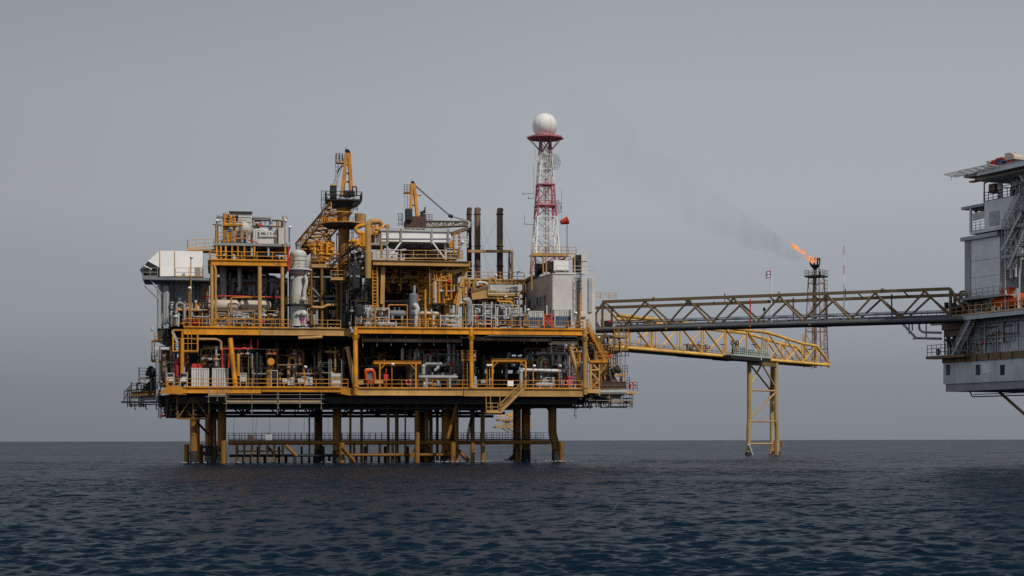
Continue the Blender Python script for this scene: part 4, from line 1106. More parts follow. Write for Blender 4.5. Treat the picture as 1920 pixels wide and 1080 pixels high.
for px in (727, 836): mb = MB(); mb.bar(pp(px, 487, 5.6), pp(px, 454, 5.6), .17, 8); part(FC, 'leg', mb, 'offwhite')
for px in (727, 836): mb = MB(); mb.bar((pu(px, 12.5), 12.5, zf), (pu(px, 12.5), 12.5, pz(px, 454, 12.5)), .17, 8); part(FC, 'leg', mb, 'offwhite')
for xa, xb in ((752, 731), (812, 833)): mb = MB(); mb.bar(pp(xa, 455, 4.9), pp(xb, 483, 4.9), .12, 8); part(FC, 'brace', mb, 'white')
pipework('piping', 'small piping in the shade between fan cooler and gantry railing', 'piping', 735, 865, 462, 486, 8, 13, 31, ['dark', 'grey', 'brown', 'offwhite'], 22, (.08, .22), None, None, 4)
floodlight(866, 455, 487, 4, 'short white lamp pole near the end of the fan cooler railing', 'offwhite')
t = thing('stair_cage', 'pale tubular cage and rails at the east end of the fan cooler', 'access cage', (pu(860, 5), 6, zf))
mb = MB(); mb.rail(pp(852, 464, 5), pp(878, 464, 5), 1.6, .8, .05, 2); mb.rail(pp(864, 455, 6), pp(879, 455, 6), 1.3, .6, .04, 2); part(t, 'railing', mb, 'offwhite')
for px in (852, 862): mb = MB(); mb.bar(pp(px, 486, 5.2), pp(px, 436, 5.2), .16, 8); part(t, 'post', mb, 'yellow')
mb = MB(); pbox(mb, 843, 850, 450, 464, 5, 6); part(t, 'valve_box', mb, 'yellow')
mb = MB(); a, b_ = pp(842, 436, 6), pp(866, 440, 6); mb.prism([pp(842, 436, 6), pp(876, 425, 6), pp(880, 430, 6), pp(850, 440, 6)], (0, 1.5, 0)); part(t, 'boom_rest', mb, 'brown')
# yellow header pipes at the west end of the cooler
mb = MB(); ptube(mb, [(691, 522), (691, 420), (697, 416), (714, 415)], 2.8, .42, 12); single('header_pipe', mb, 'tan', 'fat tan header pipe rising from shade to a hooked top beside the fan cooler', 'pipe')
t = thing('header_valves', 'looped yellow header pipes with valves at the west end of the fan cooler', 'pipe manifold', (pu(690, 6), 7, zf))
for pts, r in (([(690, 421), (672, 424), (667, 430), (672, 437), (690, 437), (690, 455)], .28), ([(714, 415), (715, 424), (709, 430), (709, 440)], .26), ([(700, 440), (700, 426), (706, 422)], .16), ([(694, 440), (694, 426), (700, 424)], .13), ([(716, 426), (728, 425)], .2),
               ([(675, 438), (678, 455), (668, 462)], .2), ([(682, 438), (682, 470)], .3), ([(655, 452), (676, 451)], .18), ([(655, 460), (684, 461)], .15), ([(662, 458), (668, 450), (674, 456)], .2)):
    mb = MB(); ptube(mb, pts, 6, r); part(t, 'pipe', mb, 'yellow')
for px, py in ((714, 418), (708, 430), (707, 437), (727, 425), (664, 452), (671, 460)):
    mb = MB(); mb.ball(pp(px, py, 5.8), .38, 10); mb.bar(pp(px - 3, py, 5.8), pp(px + 3, py, 5.8), .32, 8); part(t, 'valve', mb, 'yellow')
pipework('piping', 'shaded red and dark pipes between crane pedestal and fan cooler', 'piping', 658, 690, 455, 500, 9, 14, 41, ['dark', 'maroon', 'grey', 'yellow', 'offwhite'], 20, (.1, .24), None, 'dark', 4)

# ================= second crane, boom resting level
CV2 = 24
K2 = thing('pedestal_crane', 'shorter pedestal crane with rusty body, its lattice boom resting level behind the fan cooler', 'crane', (pu(778, CV2), CV2, ZU))
u2 = pu(778, CV2)
mb = MB(); mb.lathe((u2, CV2, 0), [(1.0, ZU), (1.0, pz(778, 432, CV2)), (1.5, pz(778, 428, CV2))], 18); part(K2, 'pedestal', mb, 'leg_yellow')
mb = MB(); pbox(mb, 762, 800, 412, 427, CV2 - 1.5, CV2 + 1.5); mb.prism([pp(763, 412, CV2 - 1.2), pp(770, 405, CV2 - 1.2), pp(797, 406, CV2 - 1.2), pp(800, 412, CV2 - 1.2)], (0, 2.4, 0)); part(K2, 'body', mb, 'maroon')
hl, hr = pp(773, 345, CV2), pp(777, 345, CV2)
mb = MB()
for base, top in ((pp(770, 411, CV2 - .9), hl), (pp(784, 408, CV2 - .9), hr), (pp(771, 411, CV2 + 1), hl), (pp(783, 408, CV2 + 1), hr)):
    mb.beam(base, (top[0], base[1] * .35 + CV2 * .65, top[2]), .42, .42)
for y, xa, xb in ((363, 771.5, 779), (385, 770, 781)): mb.beam(pp(xa, y, CV2 - .3), pp(xb, y, CV2 - .3), .2, .2)
mb.beam(pp(778, 365, CV2 - .4), pp(792, 367, CV2 - .4), .14, .16)
part(K2, 'mast', mb, 'yellow')
mb = MB(); mb.bar(pp(775, 343, CV2 - .5), pp(775, 343, CV2 + .5), .3, 12); mb.bar(pp(772, 342, CV2), pp(771.5, 335, CV2), .03, 5); part(K2, 'head_sheave', mb, 'black')
mb = MB(); a, b_ = pp(758, 361, CV2), pp(772, 361, CV2); mb.bx(a[0], b_[0], CV2 - .6, CV2 + .6, a[2] - .1, a[2] + .08); part(K2, 'rest_platform', mb, 'yellow')
mb = MB(); mb.rail((a[0], CV2 - .6, a[2]), (a[0] + .85, CV2 - .6, a[2]), 1.1, .45, .04, 2, False); part(K2, 'railing', mb, 'dark')
mb = MB(); mb.ladder(pp(762.5, 392, CV2), 2.6, .45, (1, 0, 0), False, .03); part(K2, 'ladder', mb, 'grey')
t2 = MB(); pbox(t2, 762, 774, 391, 412, CV2 - 2, CV2 - .6); cb = part(K2, 'cab', t2, 'dark')
mb = MB(); pbox(mb, 763, 768, 394, 404, CV2 - 2.04, CV2 - 2.01); pbox(mb, 769, 773, 394, 404, CV2 - 2.04, CV2 - 2.01); part(cb, 'window', mb, 'glass')
mb = MB(); pbox(mb, 790, 799, 401, 413, CV2 - 1, CV2 + .6); pbar(mb, 789, 400, 798, 396, CV2 - .5, .22); pbar(mb, 797.5, 400, 798, 388, CV2 - .5, .1); part(K2, 'winch', mb, 'dark')
mb = MB(); mb.rail(pp(800, 416, CV2 - 1), pp(811, 416, CV2 - 1), 1.1, .5, .045, 2, False); part(K2, 'railing', mb, 'dark')
mb = MB(); mb.ladder((pu(751.5, CV2), CV2, pz(751, 424, CV2)), 1.8, .5, (1, 0, 0), True, .04, start=.1); part(K2, 'ladder', mb, 'dark')
mb = MB(); mb.lattice(pp(794, 421, CV2), pp(878, 419.5, CV2 - 6), 1.5, .95, 10, .1, .06, 1.0, .6); part(K2, 'boom', mb, 'wood')
mb = MB(); mb.beam(pp(874, 418, CV2 - 5.5), pp(881, 421, CV2 - 6.2), .5, .8); pbox(mb, 879, 881.5, 415, 427, CV2 - 6.3, CV2 - 5.9); part(K2, 'boom_tip', mb, 'offwhite')
for k, (x2, y2) in enumerate(((846, 405), (846, 407.5))): mb = MB(); mb.bar(pp(776, 344 + k * 2, CV2), pp(x2, y2, CV2 - 4), .05, 5); part(K2, 'cable', mb, 'cable')
mb = MB(); pbar(mb, 842, 404, 850, 406.5, CV2 - 4, .26); part(K2, 'hook_block', mb, 'dark')
for y in (413, 416): mb = MB(); mb.bar(pp(849, 406, CV2 - 4), pp(877, y, CV2 - 6), .035, 5); part(K2, 'cable', mb, 'cable')

# ================= exhaust stacks and their frame
for px, yt, yb, v, r, mt, lab in ((880.5, 390, 520, 24, .37, 'maroon', 'dark maroon exhaust stack, slimmest of the three, close behind the crane boom tip'),
                                  (896, 390, 524, 22, .45, 'brown', 'brown exhaust stack between the maroon one and the lone one'),
                                  (938, 391, 524, 22, .46, 'brown', 'brown exhaust stack standing alone nearest the radar tower')):
    u = pu(px, v); zt, zb = pz(px, yt, v), pz(px, yb, v); zm = pz(px, 466, v)
    t = thing('exhaust_stack', lab, 'exhaust stack', (u, v, zb), 'exhaust stacks')
    mb = MB(); mb.lathe((u, v, 0), [(r, zm), (r, zt - .5), (r * .9, zt - .15), (r * .6, zt)], 18); mb.lathe((u + .05, v, zt - .35), [(r * 1.08, 0), (r * 1.05, .3), (r * .7, .42)], 18); part(t, 'upper_pipe', mb, mt)
    mb = MB(); mb.bar((u, v, zb), (u, v, zm), r * 1.02, 18); part(t, 'lower_pipe', mb, 'maroon')
    for y in (403, 463, 500): mb = MB(); mb.lathe((u, v, pz(px, y, v)), [(r, 0), (r * 1.22, .02), (r * 1.22, .16), (r, .18)], 18); part(t, 'flange', mb, 'maroon')
    mb = MB()
    for k, (dx, dy) in enumerate(((-4.5, 3), (4, 2), (3, 7))): mb.bar((u, v, zt - 1), (u + dx, v + dy, zb + .3), .012, 4)
    part(t, 'guy_wire', mb, 'cable')
t = thing('support_frame', 'tan pipe support frame bracing the exhaust stacks', 'frame', (pu(920, 20), 21, ZU))
mb = MB(); mb.beam(pp(878, 471, 21), pp(961.5, 471.5, 21), .5, .36); mb.beam(pp(878, 471, 23), pp(961.5, 471.5, 23), .3, .3); part(t, 'beam', mb, 'tan')
for xa, xb in ((961, 961), (955, 956)): mb = MB(); mb.beam(pp(xa, 524, 21), pp(xb, 473, 21), .3, .3); part(t, 'post', mb, 'brown')
mb = MB(); mb.bar(pp(955, 472, 21.5), pp(961, 522, 21.5), .07, 6); part(t, 'brace', mb, 'tan')
t = thing('stack_deck', 'tan railed deck at the feet of the exhaust stacks', 'deck', (pu(925, 17), 20, ZU))
a, b_ = pp(870, 524, 17), pp(984, 527, 17); zz = a[2]
mb = MB(); mb.girder((a[0], 17, zz), (b_[0], 17, zz), .6, .35, .05, 30); part(t, 'girder', mb, 'tan')
mb = MB(); mb.bx(a[0], b_[0], 17.3, 27, zz - .15, zz - .02); part(t, 'floor', mb, 'dark')
mb = MB(); mb.rail((a[0], 17, zz), (b_[0], 17, zz), 1.15, 1.7, .05); part(t, 'railing', mb, 'tan')
for px in (879, 905, 935, 962, 982): mb = MB(); mb.bar((pu(px, 17.3), 17.3, ZU), (pu(px, 17.3), 17.3, zz - .6), .18, 8); part(t, 'column', mb, 'tan' if px != 935 else 'dark')
for px in (882, 950): mb = MB(); pbar(mb, px, 536, px + 8, 612, 18, .16); part(t, 'brace', mb, 'tan')
floodlight(929, 517, 526, 16.8, 'small white floodlight on the railing between the exhaust stacks', 'offwhite')
floodlight(971, 510, 526, 16.8, 'white topped lamp post on the stack deck railing near the white building', 'offwhite')
for px, y0, lab in ((900, 523, 'hooked tan vent pipe below the middle exhaust stack'), (928, 521, 'hooked tan vent pipe below the lone exhaust stack')):
    mb = MB(); ptube(mb, [(px - 12, 610), (px - 12, 533), (px - 6, y0), (px, y0 + 2), (px + 2, 532)], 15, .22, 8); single('vent_pipe', mb, 'tan', lab, 'vent')
mb = MB(); ptube(mb, [(880, 612), (880, 523)], 16, .2); single('riser_pipe', mb, 'tan', 'upright tan riser in front of the maroon exhaust stack base', 'pipe')

# ================= tilted tan cooler and its stand
t = thing('tilted_cooler', 'tan box cooler with a dark slanting top facing the white building, above grey pipe skids', 'cooler', (pu(930, 12), 13, ZU))
v = 11
mb = MB(); mb.prism([pp(884, 549, v), pp(915, 541, v), pp(915, 559, v), pp(886, 562, v)], (0, 5, 0)); mb.prism([pp(915.1, 541, v + .03), pp(962, 556, v + .03), pp(962, 562, v + .03), pp(915.1, 559, v + .03)], (0, 4.9, 0)); part(t, 'side_panel', mb, 'tan')
mb = MB(); mb.prism([pp(882, 549, v - .1), pp(884, 545, v - .1), pp(916, 534, v - .1), pp(917, 540.6, v - .1)], (0, 5.2, 0)); part(t, 'top_slab', mb, 'brown')
mb = MB(); pbox(mb, 919, 972, 534, 546, 13, 17); part(t, 'fan_box', mb, 'hull_grey')
mb = MB(); a, b_ = pp(916, 551, 10.8), pp(975, 551, 10.8); mb.bx(a[0], b_[0], 10.8, 13, a[2] - .25, a[2]); part(t, 'walkway', mb, 'tan')
mb = MB(); mb.rail(a, b_, 1.1, 1.2, .045); part(t, 'railing', mb, 'offwhite')
for px in (889, 914, 961, 974): mb = MB(); mb.bar((pu(px, 11.6), 11.6, ZU), (pu(px, 11.6), 11.6, pz(px, 556, 11.6)), .15, 8); part(t, 'leg', mb, 'tan' if px > 920 else 'brown')
mb = MB(); pbox(mb, 898, 914, 562, 566, 11.5, 14); part(t, 'drip_tray', mb, 'brown')
mb = MB(); ptube(mb, [(932, 557), (934, 566), (958, 566), (961, 570), (961, 586), (968, 587)], 10.4, .2, 10); part(t, 'outlet_pipe', mb, 'yellow')
mb = MB(); mb.lathe((pu(949, 10.6), 10.6, pz(949, 554, 10.6)), [(.3, -.22), (.12, 0), (.05, .25)], 12); part(t, 'lamp', mb, 'offwhite')
mb = MB(); ptube(mb, [(895, 536), (895, 530), (910, 530), (914, 534)], 12, .22, 8); part(t, 'inlet_pipe', mb, 'offwhite')
mb = MB(); ptube(mb, [(895, 612), (895, 600)], 10, .1); part(t, 'drain', mb, 'grey')

# ================= deck machinery along the front edge of the upper deck
pipework('pipe_skid', 'wide pale grey pipe skid with ladder frame between front rail and tilted cooler', 'pipe skid', 886, 972, 572, 613, 3, 8, 51, ['offwhite', 'grey', 'silver', 'silver', 'dark'], 48, (.06, .2), None, 'offwhite', 14, (.15, .4, .65, .9))
pipework('pipe_skid', 'low pale pipe skid behind the front rail near the middle of the upper deck', 'pipe skid', 826, 866, 592, 613, 2.5, 6, 52, ['offwhite', 'grey', 'silver', 'blue_grey'], 30, (.06, .18), None, 'offwhite', 8, (.2, .5, .9))
pipework('pipe_skid', 'yellow and white small bore pipes at the foot of the blue grey drum', 'pipe skid', 786, 826, 588, 613, 3, 6, 53, ['yellow', 'yellow', 'offwhite', 'brown'], 26, (.06, .16), None, 'yellow', 8)
pipework('pipe_skid', 'low pipe skid with yellow valves in front of the first blue and white container', 'pipe skid', 960, 992, 590, 613, 2, 5, 54, ['offwhite', 'grey', 'yellow', 'brown'], 26, (.06, .16), None, 'grey', 8)
t = thing('ladder_frame', 'pale grey ladder frame standing in the wide pipe skid', 'ladder', (pu(916, 2.6), 2.6, ZU))
u, _, z = pp(916, 613, 2.6); mb = MB(); mb.ladder((u, 2.6, z), 3.4, .85, (1, 0, 0), False, .07); part(t, 'rungs', mb, 'offwhite')
mb = MB(); pbox(mb, 911, 921, 581, 588, 2.8, 3.1); part(t, 'panel', mb, 'offwhite')
pipework('piping', 'bundle of tan and yellow risers below the east end of the cooler gantry', 'piping', 795, 870, 505, 600, 8, 14, 55, ['tan', 'yellow', 'yellow', 'offwhite', 'brown'], 34, (.12, .36), None, 'yellow', 8)
pipework('piping', 'bright yellow braces and small pipes at the sunny end of the cooler gantry', 'piping', 806, 876, 500, 570, 3.6, 7, 59, ['yellow', 'tan', 'yellow', 'offwhite'], 30, (.07, .18), None, 'yellow', 8)
for k, (px, r, y0, y1, mt, lab) in enumerate(((838, .45, 518, 588, 'yellow', 'fat yellow riser below the cooler gantry, closer to the drum'), (853, .42, 505, 570, 'yellow', 'fat yellow riser below the cooler gantry, beside the slanting brace'), (847, .16, 505, 612, 'silver', 'slim bright silver riser between two fat yellow ones'))):
    mb = MB(); pbar(mb, px, y0, px, y1, 7 + .3 * k, r, n=12)
    for f in range(5):
        p = Vector(pp(px, y0 + (y1 - y0) * f / 5 + 3, 7 + .3 * k)); mb.lathe(p, [(r, 0), (r * 1.15, .02), (r * 1.15, .12), (r, .14)], 12)
    single('riser_pipe', mb, mt, lab, 'pipe')
t = thing('access_tower', 'yellow caged ladder tower with small landings under the cooler gantry', 'ladder tower', (pu(800, 6), 6.5, ZU))
for px in (797.5, 803.5, 809): mb = MB(); mb.bar((pu(px, 6), 6, ZU), (pu(px, 6), 6, pz(px, 505 if px > 808 else 521, 6)), .12, 8); part(t, 'post', mb, 'yellow')
for y in (527, 546, 562): mb = MB(); a, b_ = pp(785, y, 5.8), pp(810, y, 5.8); mb.bx(a[0], b_[0], 5.8, 7.4, a[2] - .15, a[2]); mb.rail(a, b_, 1.05, .6, .05); part(t, 'landing', mb, 'yellow')
mb = MB(); u, _, z = pp(806, 600, 5.7); mb.ladder((u, 5.7, z), 5.2, .55, (1, 0, 0), True, .05); part(t, 'ladder', mb, 'yellow')
t, u, zb, zt = upright_vessel('scrubber_drum', 'blue grey upright drum with pale lagged side pipe on the front of the upper deck', 'drum', 776, 549, 613, 4, .64, 'blue_grey', 0)
mb = MB(); mb.bar((u + .1, 4, zt), (u + .1, 4, zt + 1), .2, 10); part(t, 'top_nozzle', mb, 'grey')
mb = MB(); ptube(mb, [(781, 612), (781, 592)], 3.3, .33, 10); ptube(mb, [(779, 590), (784, 580), (779, 571)], 3.3, .36, 10); part(t, 'side_pipe', mb, 'offwhite')
mb = MB()
for px, py in ((779, 573), (783, 579), (777, 586)): mb.ball(pp(px, py, 3.3), .36, 10)
part(t, 'manway', mb, 'offwhite')
machine_skid('compressor_skid', 'pale grey compressor with dark motor at the upper deck corner', 'compressor', 666, 696, 574, 613, 2.2, 61, 'offwhite')
mb = MB(); mb.lathe(pp(674, 591, 2), [(.45, -.1), (.62, 0), (.62, 1.2), (.5, 1.35), (.15, 1.5)], 16, (0, 0, 1)); single('dark_tank', mb, 'dark', 'short dark upright tank beside the pale compressor at the deck corner', 'tank')
t = thing('equipment_hood', 'angular pale machine hood behind the deck corner compressor', 'hood', (pu(688, 5), 5, ZU))
mb = MB(); mb.prism([pp(678, 575, 5), pp(684, 572, 5), pp(697, 572, 5), pp(697, 598, 5), pp(686, 598, 5), pp(686, 583, 5)], (0, 1.4, 0)); part(t, 'cover', mb, 'offwhite')
mb = MB(); mb.bar(pp(682, 612, 5.3), pp(688, 598, 5.3), .12, 6); mb.bar(pp(694, 612, 5.3), pp(694, 598, 5.3), .12, 6); part(t, 'leg', mb, 'grey')
lying_vessel('accumulator', 'shiny horizontal pipe drum at rail height by the deck corner', 'vessel', 708, 740, 608, 1.2, .3, 'silver', 613)
lying_vessel('accumulator', 'short shiny horizontal drum closest to the corner column of the upper deck', 'vessel', 684, 697, 608, 1.2, .3, 'silver', 613)
lying_vessel('exchanger', 'dark horizontal exchanger inside the small yellow portal frame', 'vessel', 730, 760, 588, 4, .48, 'blue_grey', 600)
lying_vessel('exchanger', 'pale horizontal exchanger east of the blue grey drum', 'vessel', 788, 822, 588, 4.2, .3, 'offwhite', 600)
t = thing('portal_frame', 'small yellow portal frame beside the blue grey drum', 'frame', (pu(746, 2), 2, ZU))
for px in (729, 764): mb = MB(); mb.bar((pu(px, 2), 2, ZU), (pu(px, 2), 2, pz(px, 572, 2)), .1, 8); part(t, 'post', mb, 'yellow')
mb = MB(); mb.bar(pp(729, 572, 2), pp(764, 572, 2), .1, 8); part(t, 'beam', mb, 'yellow')
pipework('pipe_skid', 'white small bore pipe rack between deck corner compressor and portal frame', 'pipe skid', 696, 730, 578, 612, 2, 5, 57, ['offwhite', 'silver', 'grey', 'dark'], 30, (.06, .15), None, 'offwhite', 8)
for px, lab, yt in ((703.5, 'yellow upright post by the corner compressor', 572), (798, 'tall yellow upright post in front of the ladder tower', 543), (787, 'short stout yellow post beside the blue grey drum', 594)):
    mb = MB(); mb.bar((pu(px, .9), .9, ZU), (pu(px, .9), .9, pz(px, yt, .9)), .15, 8); mb.lathe((pu(px, .9), .9, ZU), [(.24, 0), (.24, .12), (.16, .14)], 10); single('bollard_post', mb, 'yellow', lab, 'post')
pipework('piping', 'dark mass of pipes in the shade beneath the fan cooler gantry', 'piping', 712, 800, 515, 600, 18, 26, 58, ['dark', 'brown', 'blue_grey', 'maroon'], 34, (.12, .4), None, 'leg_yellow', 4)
mb = MB(); ptube(mb, [(880, 612), (880, 566), (876, 561), (872, 566)], 6, .45, 10); single('duct_pipe', mb, 'grey', 'thick grey hooked duct beside the wide pale pipe skid', 'pipe')
mb = MB(); ptube(mb, [(820, 570), (828, 596), (845, 600)], 8, .4, 10); single('duct_pipe', mb, 'brown', 'brown bent duct curving below the fat yellow risers', 'pipe')
mb = MB(); ptube(mb, [(850, 566), (824, 566), (820, 580)], 7.5, .28, 10); single('duct_pipe', mb, 'offwhite', 'white lagged pipe bend by the fat yellow risers', 'pipe')
upright_vessel('filter_vessel', 'slim dark filter vessel with white bend below the cooler gantry', 'vessel', 815, 528, 600, 9, .45, 'grey', 3)
lying_vessel('cross_header', 'long pale pipe header crossing behind the risers at mid height', 'header', 800, 880, 567, 10, .22, 'silver', 575)

# ================= containers on the upper deck
freight_box('freight_container', 'white and blue small container with dark stripes, farther from the tall white building corner', 991, 1020, 583, 614, 3.5, 'white_ribbed', 'blue', 2.4)
freight_box('freight_container', 'wider white topped blue ribbed container standing against the white building corner', 1040, 1073, 580, 614, 2.5, 'white_ribbed', 'blue_ribbed', 2.4)
t = thing('hydrant_cabinet', 'red hose reel cabinet in a yellow frame between two blue and white containers', 'cabinet', (pu(1028, 2), 2.4, ZU))
mb = MB(); pbox(mb, 1023, 1033, 597, 609, 2, 2.8); part(t, 'box', mb, 'red')
for px in (1021, 1035): mb = MB(); mb.beam((pu(px, 2), 1.9, ZU), (pu(px, 2), 1.9, pz(px, 590, 2)), .12, .12); part(t, 'post', mb, 'orange')
mb = MB(); mb.beam(pp(1021, 590, 1.9), pp(1035, 590, 1.9), .12, .12); mb.beam(pp(1021, 596, 1.9), pp(1035, 596, 1.9), .08, .08); part(t, 'header_beam', mb, 'orange')
mb = MB(); mb.torus(pp(1028, 603, 1.9), .28, .06, (0, 1, 0), 16, 6); part(t, 'hose_reel', mb, 'pink')
floodlight(989, 582, 613, 1.2, 'floodlight pole at the edge of the first blue and white container', 'yellow')
floodlight(1078, 588, 613, 1.2, 'floodlight pole next to the wider blue container', 'offwhite')
mb = MB(); mb.bar((pu(1088, .8), .8, ZU), (pu(1088, .8), .8, pz(1088, 551, .8)), .13, 8); single('lamp_post', mb, 'yellow', 'tall bare yellow post before the white building ladder', 'post')

# ================= white control building with air handlers
BV = 7
# its west wall turns a little more to the camera than the platform grid does
BF = thing('control_building', 'tall white windowed control block under the red and white radar tower', 'building', (pu(1070, BV), 12, ZU))
zt_ = pz(1037, 514, BV)
ux, uy = pu(1037, BV), pu(1080, BV); uz = pu(1118, BV)
w0 = pp(987, 612, 18)[0]
mb = MB(); mb.prism([(ux, BV, ZU), (uy, BV, ZU), (uy, 18, ZU), (w0, 18, ZU)], (0, 0, zt_ - ZU)); wl = part(BF, 'wall', mb, 'plaster')
mb = MB(); d = Vector((w0 - ux, 11, 0)).normalized(); nn = Vector((d.y, -d.x, 0)) * -1
if nn.x > 0: nn = -nn
mb.prism([Vector((ux, BV, ZU)) + nn * .02 + d * .02, Vector((ux, BV, ZU)) + nn * .05 + d * .02, Vector((w0, 18, ZU)) + nn * .05 - d * .02, Vector((w0, 18, ZU)) + nn * .02 - d * .02], (0, 0, zt_ - ZU - .05)); part(BF, 'wall', mb, 'plaster_dirty', 'beige stained side wall with a row of windows')
mb = MB(); mb.bx(pu(1090, BV), uz, BV + .5, 17, ZU, zt_ - .2); part(BF, 'wall', mb, 'plaster')
mb = MB(); mb.bx(uy + .003, pu(1090, BV) - .003, BV + 1.2, 16.8, ZU, zt_ - .3); part(BF, 'wall', mb, 'offwhite')
mb = MB(); mb.bx(uz - 1, uz - .5, BV + .3, BV + .49, ZU + 3, zt_ - .4); part(BF, 'duct', mb, 'hull_grey')
mb = MB(); mb.prism([(ux - .1, BV - .1, zt_), (uy, BV - .1, zt_), (uy, 18, zt_), (w0 - .1, 18, zt_)], (0, 0, .14)); part(BF, 'roof', mb, 'plaster')
for k in range(6):
    f = .30 + k * .105
    if k == 0: f = .26
    c = Vector((ux, BV, 0)) + d * (Vector((w0 - ux, 11, 0)).length * f) + nn * .1
    z0 = ZU + 4.05
    mb = MB(); mb.beam(c + Vector((0, 0, z0)), c + Vector((0, 0, z0 + 1.5)), .16, .62)
    fr = part(BF, 'window', mb, 'grey')
    mb = MB(); a = c + nn * .1
    mb.prism([a + d * .26 + Vector((0, 0, z0 + .1)), a - d * .26 + Vector((0, 0, z0 + .1)), a - d * .26 + Vector((0, 0, z0 + 1.4)), a + d * .26 + Vector((0, 0, z0 + 1.4))], nn * .015); part(fr, 'pane', mb, 'glass')
c = Vector((ux, BV, 0)) + d * 1.4 + nn * .3
mb = MB(); mb.beam(c + Vector((0, 0, ZU + 2.5)), c + Vector((0, 0, ZU + 3.9)), .5, .9); fr = part(BF, 'wall_cooler', mb, 'offwhite')
mb = MB(); mb.beam(c + nn * .27 + Vector((0, 0, ZU + 2.65)), c + nn * .27 + Vector((0, 0, ZU + 3.75)), .03, .7); part(fr, 'grille', mb, 'dark')
mb = MB(); e_ = Vector((ux, BV, ZU + 3.2)) + nn * .09; e2 = Vector((w0, 18, ZU + 3.3)) + nn * .09; mb.beam(e_, e2, .06, .12); part(BF, 'belt', mb, 'brown')
mb = MB(); u, _, z = pp(1085.5, 612, BV - .25); mb.ladder((u, BV - .3, z), 7.4, .5, (1, 0, 0), True, .045); part(BF, 'ladder', mb, 'dark')
mb = MB(); mb.rail((ux + .5, BV + .3, zt_ + .14), (uz - .2, BV + .3, zt_ + .14), 1.1, 1.5, .04); part(BF, 'railing', mb, 'offwhite')
mb = MB(); pbox(mb, 1090, 1100, 586, 594, BV + .2, BV + .49); part(BF, 'lamp', mb, 'offwhite')
mb = MB(); mb.tube([Vector((w0, 18, zt_ - .2)) + nn * .4, Vector((w0, 18, zt_ + .3)) + nn * .1 - d * 2, Vector((ux, BV, zt_ + .25)) + d * 6], .3, 10); part(BF, 'roof_duct', mb, 'brown')
t = thing('air_handler', 'white box air handler with black intake on the control building roof', 'air handler', (pu(1050, BV), BV + 2, zt_ + .14))
mb = MB(); pbox(mb, 1039, 1067, 488, 507, BV + .8, BV + 4); part(t, 'body', mb, 'white')
mb = MB(); pbox(mb, 1028, 1038.7, 490, 506, BV + 1, BV + 4); part(t, 'intake', mb, 'black')
mb = MB(); pbox(mb, 1039, 1067, 507.5, 510, BV + .9, BV + 3.8); mb.bx(pu(1042, BV + 1), pu(1045, BV + 1), BV + 1, BV + 3, zt_ + .14, pz(1043, 510, BV + 1) - .01); mb.bx(pu(1062, BV + 1), pu(1065, BV + 1), BV + 1, BV + 3, zt_ + .14, pz(1063, 510, BV + 1) - .01); part(t, 'base_frame', mb, 'grey')
t = thing('air_handler', 'taller pale stacked air duct unit at the far roof edge of the control building', 'air handler', (pu(1095, BV), BV + 2, zt_ + .14))
mb = MB(); pbox(mb, 1091, 1102, 476, 489.5, BV + 1.5, BV + 4); mb_ = pz(1096, 490, BV + 1.5); pbox(mb, 1091, 1102, 490.2, 512, BV + 1.6, BV + 4); part(t, 'body', mb, 'offwhite')
mb = MB(); pbox(mb, 1080, 1090.5, 478, 511, BV + 1.9, BV + 4); mb.lathe(pp(1085.5, 500, BV + 1.4), [(.35, -.7), (.4, 0), (.4, .8), (.2, 1)], 12); part(t, 'fan_casing', mb, 'dark')
mb = MB(); mb.prism([pp(1054, 485, BV + 2), pp(1068, 478, BV + 2), pp(1080, 476, BV + 2), pp(1080, 482, BV + 2), pp(1062, 488, BV + 2)], (0, 2, 0)); part(t, 'duct', mb, 'offwhite')
t = thing('condenser_unit', 'black condenser unit beside the tower legs on the control building roof', 'condenser', (pu(1015, BV + 6), BV + 5, zt_ + .14))
mb = MB(); pbox(mb, 1008, 1018, 495, 513, BV + 4, BV + 6); part(t, 'casing', mb, 'black')
mb = MB(); pbox(mb, 1007.5, 1018.5, 493, 494.7, BV + 3.9, BV + 6); part(t, 'lid', mb, 'hull_grey')
t = thing('antenna_mount', 'tan beam platform with railing at the foot of the radar tower', 'platform', (pu(1035, 8), 10, zt_))
a, b_ = pp(997, 479, 8), pp(1066, 479, 8)
mb = MB(); mb.beam((a[0], 8, a[2] + .1), (b_[0], 8, a[2] + .1), .3, .3); mb.beam((a[0], 9.6, a[2] + .1), (b_[0], 9.6, a[2] + .1), .2, .2); mb.bx(a[0], b_[0], 8.16, 9.48, a[2] + .05, a[2] + .12); part(t, 'floor', mb, 'tan')
mb = MB(); mb.rail((a[0], 8, a[2] + .25), (pu(1081, 8), 8, a[2] + .25), 1.05, 1.1, .04); part(t, 'railing', mb, 'tan')
for px, v in ((997.5, 8), (1019, 8), (1025, 8), (1078, 8), (1066, 13), (998, 13)): mb = MB(); mb.bar((pu(px, v), v, zt_ if px > 1000 else ZU + 6), (pu(px, v), v, a[2]), .12, 8); part(t, 'post', mb, 'tan')

